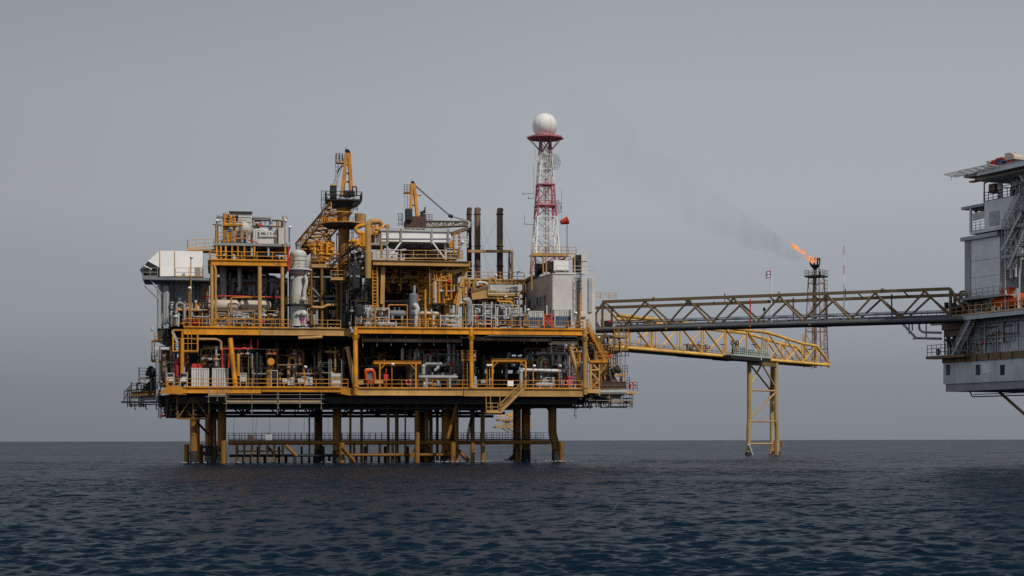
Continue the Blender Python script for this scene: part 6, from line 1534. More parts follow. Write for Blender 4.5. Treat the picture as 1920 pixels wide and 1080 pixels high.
mb = MB(); mb.rail(a, b_, 1.25, 1, .05, 2, False); mb.beam((a[0], 7, a[2]), (a[0], 7, a[2] + 1.3), .14, .14); part(t, 'railing', mb, 'dark')
t = thing('corner_column', 'pale blue grey post with a white cross beam at the west end of the lower deck', 'column', (pu(295, 5), 5, pz(295, 745, 5)))
mb = MB(); mb.beam((pu(294.5, 5), 5, pz(294, 752, 5)), (pu(294.5, 5), 5, pz(294, 655, 5)), .32, .36); part(t, 'post', mb, 'grey')
mb = MB(); mb.beam(pp(291, 653, 5), pp(320, 653, 5), .3, .28); part(t, 'cross_beam', mb, 'offwhite')
t = thing('side_platform', 'rusty narrow ladder platform with a lamp pole on the west side below the intake enclosure', 'platform', (pu(289, 6), 7, pz(288, 676, 6)))
a, b_ = pp(284, 676, 6), pp(305, 676, 6)
mb = MB(); mb.bx(a[0], b_[0], 6, 8, a[2] - .15, a[2]); part(t, 'floor', mb, 'leg_yellow')
for px in (285.5, 290): mb = MB(); mb.bar((pu(px, 6), 6, a[2]), (pu(px, 6), 6, pz(px, 638, 6)), .07, 6); part(t, 'post', mb, 'brown')
mb = MB(); mb.rail(a, (b_[0] - .7, 6, a[2]), 1.1, .5, .045); part(t, 'railing', mb, 'brown')
c, d = pp(284, 638, 6), pp(304, 638, 6); mb = MB(); mb.bx(c[0], d[0], 6, 8, c[2] - .15, c[2]); mb.rail(pp(290, 638, 6), d, 1, .5, .04); part(t, 'upper_floor', mb, 'leg_yellow')
mb = MB(); pbar(mb, 286, 638, 286, 618, 6, .05); mb.lathe(pp(286, 617, 6), [(.1, -.3), (.2, -.1), (.2, .25), (.1, .3)], 10); part(t, 'lamp', mb, 'offwhite')
t = thing('ladder_frame', 'dark ladder and pipe frame in the shade behind the pale west post', 'ladder', (pu(305, 7), 7, ZL))
for px in (300, 309, 315): u, _, z = pp(px, 724, 7); mb = MB(); mb.ladder((u, 7, z), 4.9, .5, (1, 0, 0), False, .05); part(t, 'rungs', mb, 'dark')
mb = MB(); mb.prism([pp(295, 616, 6), pp(322, 613, 6), pp(322, 655, 6), pp(296, 640, 6)], (0, 1, 0)); single('end_panel', mb, 'dark', 'dark steel end panel of the upper deck west side above the pale cross beam', 'panel')

# ================= east end: stair tower, drill-like machinery overhang
t = thing('stair_tower', 'yellow stair tower with railed landing down the east corner of the platform', 'stair tower', (pu(1120, 3), 4, ZL))
mb = MB(); mb.stair(pp(1134, 676, 2), pp(1101, 612, 2), .9, (0, 1, 0)); part(t, 'stair', mb, 'yellow')
a, b_ = pp(1106, 676, 1.5), pp(1140, 676, 1.5); mb = MB(); mb.bx(a[0], b_[0], 1.5, 4.5, a[2] - .25, a[2]); part(t, 'landing', mb, 'yellow')
mb = MB(); mb.rail((pu(1118, 1.5), 1.5, a[2]), b_, 1.15, .8, .055); mb.rail((b_[0], 1.5, a[2]), (b_[0], 4.5, a[2]), 1.15, 1, .05); part(t, 'railing', mb, 'yellow')
for px, v in ((1108, 1.8), (1124, 1.8), (1108, 4.2), (1124, 4.2)): mb = MB(); mb.beam((pu(px, v), v, ZL - .8), (pu(px, v), v, a[2] - .25), .2, .2); part(t, 'post', mb, 'tan')
for xa, ya, xb, yb in ((1108, 728, 1124, 712), (1108, 698, 1124, 715), (1112, 684, 1123, 694), (1126, 700, 1138, 682), (1108, 694, 1124, 694)): mb = MB(); mb.bar(pp(xa, ya, 1.8), pp(xb, yb, 1.8), .11, 8); part(t, 'brace', mb, 'tan')
mb = MB(); ptube(mb, [(1101, 630), (1101, 664), (1107, 680), (1107, 718)], 2.6, .12, 8); part(t, 'pipe', mb, 'tan')
mb = MB(); mb.rail(pp(1098, 727, .2), pp(1124, 727, .2), 1.1, .8, .05); part(t, 'railing', mb, 'yellow')
mb = MB(); a, b_ = pp(1098, 730, 0), pp(1124, 729, 0); mb.bx(a[0], b_[0], 0, 6, a[2] - .5, a[2]); part(t, 'base_landing', mb, 'tan')
floodlight(1121, 634, 675, 2, 'tan floodlight pole rising above the landing of the east stair tower', 'tan')
t = thing('overhang_platform', 'dark overhanging platform with pale lower edge at the east end of the lower deck', 'platform', (pu(1140, 6), 8, pz(1140, 745, 6)))
a, b_ = pp(1098, 735, 5), pp(1176, 730, 5)
mb = MB(); mb.bx(a[0], b_[0], 5, 16, b_[2] - .45, b_[2]); part(t, 'floor', mb, 'hull_grey')
mb = MB(); mb.prism([pp(1098, 736, 5.2), pp(1175, 736, 5.2), pp(1160, 748, 5.2), pp(1140, 746, 5.2), pp(1098, 742, 5.2)], (0, 10, 0)); part(t, 'hull', mb, 'black')
mb = MB(); mb.bx(pu(1175, 5.4) + .01, pu(1195, 5.4), 5.4, 9, pz(1185, 738, 5.4), pz(1185, 733.5, 5.4)); part(t, 'tip_floor', mb, 'tan')
mb = MB(); mb.rail(pp(1180, 733, 5.4), pp(1195, 733, 5.4), 1.25, .6, .04, 2, False); mb.rail(pp(1176, 730, 5.4), pp(1181, 730, 5.4), 1.7, .3, .04, 3, False); part(t, 'railing', mb, 'dark')
mb = MB(); mb.rail(pp(1128, 731, 5), pp(1174, 730, 5), 1.1, .9, .045); part(t, 'railing', mb, 'brown')
mb = MB(); mb.bx(pu(1128, 5.1), pu(1174, 5.1), 5.06, 5.1, pz(1150, 730, 5.1), pz(1150, 716, 5.1)); part(t, 'mesh_guard', mb, 'maroon')
c = Vector(pp(1187, 723, 5.2)); t = thing('life_ring', 'red and white life ring on the outermost east tip rail', 'life ring', (c.x, c.y, c.z - .45), 'life rings on the rails')
mb = MB(); mb.torus(c, .34, .1, (0, 1, 0), 22, 8); part(t, 'ring', mb, 'red')
for k in range(4):
    a = math.pi / 4 + k * math.pi / 2; mb = MB(); d = Vector((math.cos(a), 0, math.sin(a))); e_ = Vector((-d.z, 0, d.x)); mb.bar(c + d * .34 - e_ * .04, c + d * .34 + e_ * .04, .107, 10); part(t, 'band', mb, 'flag_white')
t = thing('hose_machine', 'brown and dark hose handling machine heaped on the east overhang platform', 'machine', (pu(1150, 7), 8, pz(1150, 730, 6)))
mb = MB(); mb.prism([pp(1141, 728, 6), pp(1152, 727, 6), pp(1157, 712, 6), pp(1150, 702, 6), pp(1142, 703, 6)], (0, 1.5, 0)); part(t, 'frame', mb, 'brown')
mb = MB(); ptube(mb, [(1144, 704), (1146, 716), (1152, 722), (1158, 714)], 5.6, .3, 8); part(t, 'hose', mb, 'maroon')
mb = MB(); [mb.ball(pp(x, y, 6), r, 8) for x, y, r in ((1150, 698, .4), (1155, 693, .5), (1160, 695, .45), (1148, 694, .35), (1158, 688, .3))]; part(t, 'hydraulic_unit', mb, 'dark')
mb = MB(); a, b_ = pp(1152, 702, 5.6), pp(1177, 701, 5.6); mb.bx(a[0], b_[0], 5.6, 7.4, a[2] - .2, a[2]); mb.prism([pp(1160, 706, 5.7), pp(1175, 702.5, 5.7), pp(1160, 702.5, 5.7)], (0, .2, 0)); part(t, 'upper_platform', mb, 'tan')
mb = MB(); mb.rail(pp(1167, 701, 5.6), pp(1177, 701, 5.6), 1.2, .5, .04, 2, False); part(t, 'railing', mb, 'dark')
mb = MB(); [mb.bar(pp(x, 729, 6.4), pp(x + rnd.uniform(-4, 4), y, 6.4), .1, 6) for x, y in ((1130, 705), (1134, 712), (1138, 700), (1162, 710), (1168, 716), (1165, 706))]; part(t, 'leg', mb, 'brown')
mb = MB(); mb.ball(pp(1166, 725, 5.6), .55, 8, .6); mb.ball(pp(1171, 727, 5.6), .5, 8, .5); part(t, 'rope_heap', mb, 'wood')
pipework('piping', 'brown pipes and frames between the east stair tower and hose machine', 'piping', 1116, 1146, 660, 728, 7, 12, 131, ['brown', 'tan', 'dark', 'leg_yellow'], 30, (.06, .16), None, 'tan', 5)
pipework('piping', 'dark shaded pipes behind the east corner stairs below the bridge landing', 'piping', 1096, 1150, 628, 668, 9, 15, 132, ['dark', 'brown', 'black', 'maroon', 'leg_yellow'], 34, (.08, .25), None, 'brown', 5)
# bridge landing
t = thing('bridge_landing', 'rusty tan bracketed landing carrying the ends of both bridges', 'landing', (pu(1130, 12), 14, pz(1130, 660, 12)))
a, b_ = pp(1104, 627, 11), pp(1176, 627, 11)
mb = MB(); mb.bx(a[0], b_[0] - 2.4, 11, 26, a[2] - .35, a[2]); part(t, 'floor', mb, 'bridge_brown')
c, d = pp(1140, 655, 9), pp(1178, 656, 9)
mb = MB(); mb.bx(c[0], d[0], 9, 30, c[2] - .2, c[2]); part(t, 'lower_floor', mb, 'rust')
mb = MB(); mb.rail(c, d, 1.15, 1, .045); part(t, 'railing', mb, 'tan')
mb = MB(); e_, g_ = pp(1152, 630, 9), pp(1179, 630, 9); mb.bx(e_[0], g_[0], 9, 12, e_[2] - .2, e_[2]); mb.rail(e_, g_, 1.15, .8, .05); part(t, 'side_walk', mb, 'tan')
for px, y0, y1, v in ((1162, 655, 626, 9.2), (1152, 655, 630, 9.3), (1175, 655, 622, 9.2), (1140, 655, 628, 12)): mb = MB(); pbar(mb, px, y0, px, y1, v, .13); part(t, 'post', mb, 'maroon' if px == 1162 else 'tan')
mb = MB(); pbar(mb, 1122, 652, 1136, 624, 9, .22); pbar(mb, 1104, 660, 1130, 630, 11, .25); part(t, 'brace', mb, 'bridge_brown')
for px in (1158, 1166, 1174, 1179): mb = MB(); pbar(mb, px, 667, px, 655, 9.2, .04, n=5); mb.ball(pp(px, 667, 9.2), .12, 6); part(t, 'dropper', mb, 'dark')
mb = MB(); mb.lattice(pp(1146, 688, 10), pp(1146, 656, 10), 1.6, 1.2, 4, .06, .04, side=(1, 0, 0)); part(t, 'hanging_tower', mb, 'tan')
mb = MB(); pbox(mb, 1136, 1149, 601, 612, 12, 13); part(t, 'cabinet', mb, 'black')
mb = MB(); pbox(mb, 1142, 1146, 600, 604, 11.9, 11.98); part(t, 'sign_plate', mb, 'red')
mb = MB(); mb.rail(pp(1112, 560, 20), pp(1156, 562, 20), 1, 1.2, .04, 2, False); single('roof_railing', mb, 'tan', 'thin tan railing standing free behind the dark bridge end', 'railing')
t = thing('deck_house', 'pale grey deck house at the upper deck edge behind the dark bridge end', 'deck house', (pu(1125, 21), 23, ZU))
mb = MB(); pbox(mb, 1120, 1156, 584, 618, 21, 25); part(t, 'wall', mb, 'plaster')
mb = MB(); pbox(mb, 1128, 1134, 598, 616, 20.9, 20.99); part(t, 'door', mb, 'grey')

# ------------------------------------------------------------------ the dark footbridge
def world_pt(px, py, Y):
    return Vector(((px - 960) / FPX * Y, Y, CAMZ + (horizon(px) - py) * Y / FPX))


L0, R0 = world_pt(1130, 620, 242), world_pt(1782, 601, 220)
ang_ = math.degrees(math.atan2(R0.y - L0.y, R0.x - L0.x))
BR = Frame(L0.x, L0.y, ang_); use(BR)
LEN = math.hypot(R0.x - L0.x, R0.y - L0.y)
zl, zr = L0.z + .2, R0.z + .2
def bz(u): return zl + (zr - zl) * u / LEN
HT = 4.05; WB = 3.6
B = thing('footbridge', 'long dark brown truss footbridge linking the yellow platform to the grey one', 'bridge', (LEN / 2, WB / 2, min(zl, zr)))
N_ = 7.5; bay = LEN / N_
for v, drop in ((0, 0), (WB, .55)):
    mb = MB(); u0 = -2.2 if v == 0 else -2.5
    mb.bar((u0, v, bz(u0)), (LEN + 1.5, v, bz(LEN + 1.5)), .33, 12); part(B, 'bottom_chord', mb, 'bridge_grey' if v == 0 else 'bridge_brown')
    mb = MB(); mb.beam((0 if v == 0 else -4, v, bz(0) + HT - drop), (LEN + (0 if v == 0 else 2), v, bz(LEN) + HT - drop), .36, .42); part(B, 'top_chord', mb, 'bridge_brown')
    for i in range(16):
        ua, ub = i * bay / 2, (i + 1) * bay / 2
        if ub > LEN + .1: break
        za, zb = (HT - .2 - drop, .3) if i % 2 == 0 else (.3, HT - .2 - drop)
        mb = MB(); mb.bar((ua, v, bz(ua) + za), (ub, v, bz(ub) + zb), .15, 8); part(B, 'diagonal', mb, 'bridge_brown')
    for u in (0, LEN): mb = MB(); mb.beam((u, v, bz(u) + .3), (u, v, bz(u) + HT - .2 - drop), .26, .26); part(B, 'end_post', mb, 'bridge_brown')
mb = MB(); mb.beam((0, 0, bz(0) + HT - .3), (-2.6, 0, bz(-2) + .3), .22, .22); part(B, 'end_post', mb, 'bridge_brown')
mb = MB(); mb.bar((LEN, 0, bz(LEN) + HT), (LEN + 2, 0, bz(LEN) + 1), .2, 8); part(B, 'end_post', mb, 'bridge_brown')
mb = MB(); mb.bar((LEN + .5, WB, bz(LEN) + HT - .5), (LEN + 2.5, WB, bz(LEN) + .8), .2, 8); part(B, 'end_post', mb, 'bridge_brown')
mb = MB(); mb.prism([(-2.2, .34, bz(-2) - .1), (LEN + 1.5, .34, bz(LEN + 1) - .1), (LEN + 1.5, .34, bz(LEN + 1) + .08), (-2.2, .34, bz(-2) + .08)], (0, WB - .7, 0)); part(B, 'walkway', mb, 'dark')
for i in range(9):
    u = i * LEN / 8; mb = MB(); mb.bar((u, 0, bz(u) - .06), (u, WB, bz(u) - .06), .16, 6); part(B, 'cross_beam', mb, 'bridge_brown')
    mb = MB(); mb.bar((u, 0, bz(u) + HT), (u, WB, bz(u) + HT - .5), .1, 6); part(B, 'top_tie', mb, 'bridge_brown')
mb = MB(); mb.rail((0, 1.0, bz(0) + .1), (LEN, 1.0, bz(LEN) + .1), 1.1, 2.0, .035, 1, False); part(B, 'railing', mb, 'bridge_grey')
mb = MB(); mb.rail((0, 3.0, bz(0) + .1), (LEN, 3.0, bz(LEN) + .1), 1.35, 1.8, .035, 1, False); part(B, 'railing', mb, 'bridge_grey')
for v, z_, r in ((.55, .95, .14), (2.6, .6, .16)):
    mb = MB(); mb.bar((1, v, bz(1) + z_), (LEN, v, bz(LEN) + z_), r, 8); part(B, 'carried_pipe', mb, 'blue_grey')
for f in (.435, .56, .655, .835): mb = MB(); u = LEN * f; mb.bar((u, 2.2, bz(u) + .1), (u, 2.2, bz(u) + HT - .2), .1, 6); part(B, 'hanger_post', mb, 'red' if f < .5 else 'maroon')
for f in (.05, .2, .3, .45, .62): mb = MB(); u = LEN * f; mb.bar((u, -.35, bz(u) - .2), (u, -.2, bz(u) - .2), .14, 8); part(B, 'lamp', mb, 'yellow')
for f in (.16, .82): mb = MB(); u = LEN * f; mb.ball((u, 0, bz(u) + HT + .15), .3, 8); part(B, 'chord_joint', mb, 'bridge_brown')
for f in (.25, .33, .49, .6): mb = MB(); u = LEN * f; mb.lathe((u, 1.8, bz(u) + HT - .75), [(.12, .3), (.2, 0)], 8); part(B, 'lamp', mb, 'dark')
for f in (.35, .51, .7): mb = MB(); u = LEN * f; mb.bar((u, WB, bz(u) + HT - .3), (u, WB, bz(u) + HT + .7), .07, 6); mb.ball((u, WB, bz(u) + HT + .75), .12, 6); part(B, 'beacon', mb, 'dark')
mb = MB(); mb.lathe((LEN * .485, .7, bz(LEN * .485)), [(.05, .1), (.05, 1.9), (.16, 2), (.2, 2.3), (.08, 2.5)], 8); part(B, 'beacon', mb, 'dark')
for k, (f, z0) in enumerate(((.655, -.55), (.64, -.5))): mb = MB(); u = LEN * f; mb.beam((u - 1.2, 1, bz(u) - .45), (u + 1, 1, bz(u) - .5 - .1 * k), .1, .08); part(B, 'loose_plank', mb, 'dark')
# flag and mast standing on the bridge
fl = BR.at(1447, 600, 1.9); zf0 = bz(fl[0]) + .1
t = thing('flag', 'red white and blue striped flag on a white pole standing on the footbridge', 'flag', (fl[0], 1.9, zf0))
mb = MB(); mb.bar((fl[0], 1.9, zf0), (fl[0], 1.9, BR.at(1447, 504, 1.9)[2]), .07, 8); part(t, 'pole', mb, 'flag_white')
mb = MB(); mb.bar((fl[0] - .45, 2.05, zf0 + 1), (fl[0] - .08, 1.92, BR.at(1447, 506, 1.9)[2]), .015, 4); part(t, 'halyard', mb, 'flag_white')
zt = BR.at(1447, 506, 1.9)[2]
hh = [0, .14, .42, .6, .88, 1.0]
for i, mt in enumerate(('red', 'flag_white', 'flag_blue', 'flag_white', 'red')):
    mb = MB(); P1 = []; P2 = []
    for j in range(9):
        x = -j * .11; y = .1 * math.sin(j * .9 + .4) * (j / 8 + .3); dz = -j * .035 - .03 * math.sin(j * .8)
        P1.append((fl[0] + x, 1.9 + y, zt - hh[i] + dz)); P2.append((fl[0] + x, 1.9 + y, zt - hh[i + 1] + dz))
    vs = P1 + P2 + [(a, b_ + .012, c) for a, b_, c in P1 + P2]
    fs = []
    for j in range(8): fs += [(j, j + 1, 10 + j, 9 + j), (18 + j, 27 + j, 28 + j, 19 + j), (j, 18 + j, 19 + j, j + 1), (9 + j, 10 + j, 28 + j, 27 + j)]
    fs += [(0, 9, 27, 18), (8, 26, 35, 17)]
    mb.add(vs, fs, False); part(t, 'stripe', mb, mt)
ms = BR.at(1583, 552, 2.2)
t = thing('radio_mast', 'thin red and white banded radio mast rising from the footbridge beyond the flag', 'mast', (ms[0], 2.2, bz(ms[0])))
ztop = BR.at(1583, 460, 2.2)[2]; zb_ = bz(ms[0])
for i in range(8):
    mb = MB(); a = zb_ + (ztop - zb_) * i / 8; b_ = zb_ + (ztop - zb_) * (i + 1) / 8; mb.bar((ms[0], 2.2, a), (ms[0], 2.2, b_), .075 - .004 * i, 6); part(t, 'section', mb, ('flag_white', 'tower_red')[i % 2] if i > 3 else 'grey')

# ------------------------------------------------------------------ yellow flare bridge, its tripod and flare
L1, T1, E1 = world_pt(1172, 650, 281), world_pt(1430, 673, 326), world_pt(1553, 685.5, 348)
ang2 = math.degrees(math.atan2(E1.y - L1.y, E1.x - L1.x))
FB = Frame(L1.x, L1.y, ang2); use(FB)
zb = 18.85
def fx(px, v=0): return FB.at(px, 600, v)[0]
u0, uT, uM, uE = fx(1120), fx(1455), fx(1440), fx(1555)
WF = 4.5; HF = 5.4
Y_ = thing('flare_bridge', 'light yellow tubular truss bridge reaching past the tripod to the flare tower', 'bridge', (uM / 2, WF / 2, zb))
def ftop(u): return zb + HF if u <= uM else zb + HF * (1 - .38 * (u - uM) / (.78 * (uE - uM)) if u < uM + .78 * (uE - uM) else .62 * (uE - u) / (.22 * (uE - uM)) + .08)
nb = 7; us = [u0 + (uM - u0) * i / nb for i in range(nb + 1)]
ue = [uM + (uE - uM) * f for f in (0, .28, .54, .78, 1)]
for v in (0, WF):
    mb = MB(); mb.bar((u0, v, zb), (uE, v, zb), .32, 12); part(Y_, 'bottom_chord', mb, 'bridge_yellow')
    mb = MB(); mb.bar((u0, v, zb + HF), (uM, v, zb + HF), .3, 12); part(Y_, 'top_chord', mb, 'bridge_yellow')
    mb = MB(); mb.tube([(u, v, ftop(u)) for u in ue], .28, 10, .3); part(Y_, 'top_chord', mb, 'bridge_yellow')
    for i in range(nb):
        a, b_ = us[i], us[i + 1]
        mb = MB()
        if v == 0: mb.bar((a, v, zb + HF), (b_, v, zb + .1), .2, 8)
        else: mb.bar((a, v, zb + .1), (b_, v, zb + HF), .15, 8)
        part(Y_, 'diagonal', mb, 'bridge_yellow')
        mb = MB(); mb.bar((b_, v, zb + .1), (b_, v, zb + HF - .1), .17 if i % 2 else .13, 8); part(Y_, 'vertical', mb, 'bridge_yellow')
    for i in range(4):
        a, b_ = ue[i], ue[i + 1]
        mb = MB(); mb.bar((a, v, ftop(a)), (b_, v, zb + .1), .16, 8); part(Y_, 'diagonal', mb, 'bridge_yellow')
        mb = MB(); mb.bar((a, v, zb), (b_, v, ftop(b_)), .12, 8); part(Y_, 'diagonal', mb, 'bridge_yellow')
        if i < 3: mb = MB(); mb.bar((b_, v, zb), (b_, v, ftop(b_)), .15, 8); part(Y_, 'vertical', mb, 'bridge_yellow')
for i in range(0, nb + 1): mb = MB(); mb.bar((us[i], 0, zb - .05), (us[i], WF, zb - .05), .16, 6); part(Y_, 'cross_beam', mb, 'bridge_yellow')
for i in range(0, nb + 1, 2): mb = MB(); mb.bar((us[i], 0, zb + HF), (us[i], WF, zb + HF), .14, 6); part(Y_, 'top_tie', mb, 'bridge_yellow')
mb = MB(); mb.bx(u0, uE - .5, .4, WF - .4, zb - .12, zb + .08); part(Y_, 'walkway', mb, 'bridge_brown')
mb = MB(); mb.bx(fx(1308), fx(1372), .34, WF - .2, zb - .4, zb - .13); part(Y_, 'cable_duct', mb, 'dark')
mb = MB(); mb.bx(fx(1373), fx(1400), .34, WF - .2, zb - .5, zb - .13); part(Y_, 'cable_duct', mb, 'dark')
mb = MB(); mb.rail((u0, 1, zb + .1), (uE - 1, 1, zb + .1), 1.2, 1.8, .035, 2, False); part(Y_, 'railing', mb, 'grey')
mb = MB(); mb.rail((u0, WF - .6, zb + .1), (uE - 1, WF - .6, zb + .1), 1.2, 1.8, .035, 2, False); part(Y_, 'railing', mb, 'grey')
for px in (1225, 1270, 1310): mb = MB(); mb.bar((fx(px), -.33, zb - .1), (fx(px), -.2, zb - .1), .16, 8); part(Y_, 'lamp', mb, 'yellow')
for px in (1184, 1216, 1238): mb = MB(); mb.torus((fx(px), 0, zb + HF), .32, .1, (1, 0, 0), 14, 6); part(Y_, 'chord_joint', mb, 'yellow')
for px in (1217, 1428, 1505): u = fx(px, WF); mb = MB(); mb.ladder((u, WF - .2, zb), HF + 1.2, .6, (1, 0, 0), True, .05); part(Y_, 'ladder', mb, 'bridge_yellow')
for px, yy in ((1202, 632), (1356, 646), (1414, 646)):
    p = FB.at(px, yy, 1); mb = MB(); mb.bar((p[0], 1, zb), p, .04, 5); mb.beam((p[0] - .7, 1, p[2]), (p[0] + .7, 1, p[2]), .5, .12); part(Y_, 'light_bar', mb, 'dark')
pipework('piping', 'brown pipe bundle and two dark valves lying on the yellow flare bridge', 'piping', 1292, 1334, 645, 660, 1.2, 2.6, 141, ['brown', 'grey', 'wood', 'maroon'], 18, (.08, .2), None, None, 4)
mb = MB(); a = FB.at(1215, 650, 1); mb.prism([FB.at(1209, 651, 1.4), FB.at(1231, 651, 1.4), FB.at(1228, 646, 1.4), FB.at(1212, 646, 1.4)], (0, 1, 0)); single('tool_chest', mb, 'yellow', 'yellow low chest on the yellow bridge nearest the platform', 'chest')
# green equipment skid hung on the near side
t = thing('equipment_skid', 'pale green railed equipment skid with a dark underside on the flare bridge', 'equipment skid', (fx(1408, -1), -1.2, zb - .6))
a, b_ = FB.at(1371, 668, -2), FB.at(1444, 676, -2)
zs = zb + .1
mb = MB(); mb.bx(fx(1371, -2), fx(1441, -2), -2, -.36, zs - .7, zs); mb.prism([(fx(1441, -2), -2, zs - .7), (fx(1446, -2), -2, zs - .3), (fx(1446, -2), -2, zs), (fx(1441, -2), -2, zs)], (0, 1.6, 0)); part(t, 'base', mb, 'black')
mb = MB(); mb.bx(fx(1371, -2), fx(1446, -2), -2.03, -.34, zs + .002, zs + .14); part(t, 'deck', mb, 'pale_green')
mb = MB(); mb.rail((fx(1376, -2), -2, zs + .14), (fx(1444, -2), -2, zs + .14), 1.3, .8, .06, 2); part(t, 'railing', mb, 'pale_green')
for px in (1384, 1398, 1412, 1424, 1436): mb = MB(); mb.bx(fx(px, -1.6) - .45, fx(px, -1.6) + .45, -1.7, -.7, zs + .15, zs + .15 + rnd.uniform(1.0, 1.7)); mb.bar((fx(px, -1.7), -1.8, zs + .3), (fx(px, -1.7), -1.8, zs + 1.3), .12, 8); part(t, 'machine', mb, rnd.choice(['pale_green', 'blue_grey', 'wood']))
mb = MB(); mb.bar((fx(1428, -2.1), -2.1, zs - .3), (fx(1428, -2.1), -2.04, zs - .3), .18, 10); part(t, 'lamp', mb, 'white')
t = thing('hose_reel', 'pair of black hose reels on a stand at the west end of the green skid', 'hose reel', (fx(1378, -1), -1.2, zs + .15))
for px in (1373, 1383):
    c = Vector(FB.at(px, 643, -1.2)); mb = MB(); mb.torus(c, .42, .11, (0, 1, 0), 18, 7); part(t, 'reel', mb, 'black')
c = Vector(FB.at(1377, 650, -1.2)); mb = MB(); mb.torus(c, .6, .12, (0, 1, 0), 18, 7); mb.bx(c.x - .5, c.x + .5, -1.5, -.9, zs + .15, c.z - .4); mb.bar((c.x - .45, -1.2, zs + .2), (c.x - .45, -1.2, c.z + .9), .09, 6); mb.bar((c.x + .45, -1.2, zs + .2), (c.x + .45, -1.2, c.z + .9), .09, 6); part(t, 'stand', mb, 'dark')

# tripod
t = thing('bridge_tripod', 'slender tan four braced tripod tower standing in the sea under the flare bridge', 'tripod', (fx(1430), 2, 0))
pL, pR, pB = (fx(1405, .3), .3), (fx(1455, .3), .3), (fx(1447, 9), 9)
top = zb - .5
mb = MB(); mb.tube([(pL[0], pL[1], top), (pL[0], pL[1], 7), (pL[0] - .3, pL[1], 5.2), (pL[0] - .55, pL[1], -2)], .43, 12, 1); part(t, 'leg', mb, 'tripod_paint')
mb = MB(); mb.tube([(pR[0], pR[1], zb + 1), (pR[0], pR[1], 7), (pR[0] + .4, pR[1], 5), (pR[0] + .65, pR[1], -2)], .43, 12, 1); part(t, 'leg', mb, 'tripod_paint')
mb = MB(); mb.tube([(pR[0] - .4, .8, top), (pB[0], pB[1], 12.5), (pB[0], pB[1], -2)], .42, 12, 1); part(t, 'leg', mb, 'tripod_paint')
mb = MB(); mb.beam((pL[0] + .3, .3, top - .35), (pR[0] - .3, .3, top - .35), .6, .8); part(t, 'cap_beam', mb, 'bridge_brown')
def tz(y): return CAMZ + (825 - y) * 328 / FPX
def tp(px, y, v=.3): return (fx(px, v), v, tz(y))
for a, b_ in (((1406, 686), (1446, 728)), ((1428, 686), (1405, 727)), ((1430, 686), (1453, 724)), ((1405, 734), (1454, 733)), ((1405, 787), (1453, 737)), ((1405, 791), (1455, 790)), ((1406, 832), (1447, 832))):
    mb = MB(); v2 = 9 if (b_[0] == 1446) else .3; mb.bar(tp(*a), tp(*b_, v2), .18, 8); part(t, 'brace', mb, 'tripod_paint')
mb = MB(); mb.bar(tp(1449, 742, 9), tp(1454, 775), .16, 8); part(t, 'brace', mb, 'tripod_paint')
mb = MB(); mb.bar(tp(1405, 788), tp(1447, 737, 9), .16, 8); part(t, 'brace', mb, 'tripod_paint')
for (a, b_), mt in ((((1404, 833), (1410, 852)), 'offwhite'), (((1449, 833), (1443, 852)), 'rust'), (((1452, 828), (1453, 850)), 'rust'), (((1466, 828), (1466, 838)), 'rust')):
    mb = MB(); mb.bar(tp(a[0], a[1], -.2), tp(b_[0], b_[1], -.2), .24, 8); part(t, 'fender', mb, mt)
for px, v, x in ((1404, .3, -.5), (1456, .3, .6), (1447, 9, 0)):
    mb = MB(); mb.lathe((fx(px, v) + x * .9, v, 0), [(.54, -1), (.55, .5), (.53, .7)], 12); part(t, 'splash_band', mb, 'dark')

# flare tower
FV = 6.5
def fz(y): return FB.at(1531, y, FV)[2]
fu = fx(1531, FV); fbse = zb
t = thing('flare_tower', 'rusty dark lattice flare tower with a black burner crown beyond the yellow bridge', 'flare tower', (fu, FV, fbse - .5))
def fc(k, y):
    h_ = 1.25 + (1.95 - 1.25) * (y - 520) / 160; a, b_ = ((-1, -1), (1, -1), (1, 1), (-1, 1))[k]; return (fu + a * h_, FV + b_ * h_, fz(y))
ys = [690, 655, 622, 590, 560, 532, 520]
for ya, yb in zip(ys, ys[1:]):
    mb = MB()
    for k in range(4):
        j = (k + 1) % 4; mb.bar(fc(k, ya), fc(k, yb), .12, 8); mb.bar(fc(k, ya), fc(j, yb), .05, 5); mb.bar(fc(k, yb), fc(j, yb), .06, 5)
    part(t, 'lattice_bay', mb, 'rust')
mb = MB(); mb.bar((fu - .7, FV, fz(690)), (fu - .7, FV, fz(507)), .3, 12); part(t, 'riser', mb, 'brown')
mb = MB(); mb.bar((fu + .5, FV + .3, fz(690)), (fu + .5, FV + .3, fz(520)), .14, 8); mb.bar((fu + .1, FV + .3, fz(690)), (fu + .1, FV + .3, fz(520)), .09, 8); part(t, 'riser', mb, 'dark')
mb = MB(); mb.ladder((fu + 1.5, FV - 1.2, fz(685)), fz(525) - fz(685), .5, (1, 0, 0), True, .04, start=1); part(t, 'ladder', mb, 'rust')
mb = MB(); mb.bx(fu - 1.9, fu + 1.9, FV - 1.9, FV + 1.9, fz(520), fz(517)); part(t, 'top_platform', mb, 'dark')
mb = MB()
for a, b_ in (((-1.9, -1.9), (1.9, -1.9)), ((1.9, -1.9), (1.9, 1.9)), ((-1.9, 1.9), (1.9, 1.9)), ((-1.9, -1.9), (-1.9, 1.9))): mb.rail((fu + a[0], FV + a[1], fz(517)), (fu + b_[0], FV + b_[1], fz(517)), 1.1, 1, .04, 1, False)
part(t, 'railing', mb, 'dark')
mb = MB(); mb.bar((fu + 1.5, FV, fz(517)), (fu + 1.5, FV, fz(495)), .1, 6); mb.bar((fu + .9, FV - .5, fz(517)), (fu + .9, FV - .5, fz(509)), .12, 6); part(t, 'pilot_post', mb, 'black')
cu = fu - .55
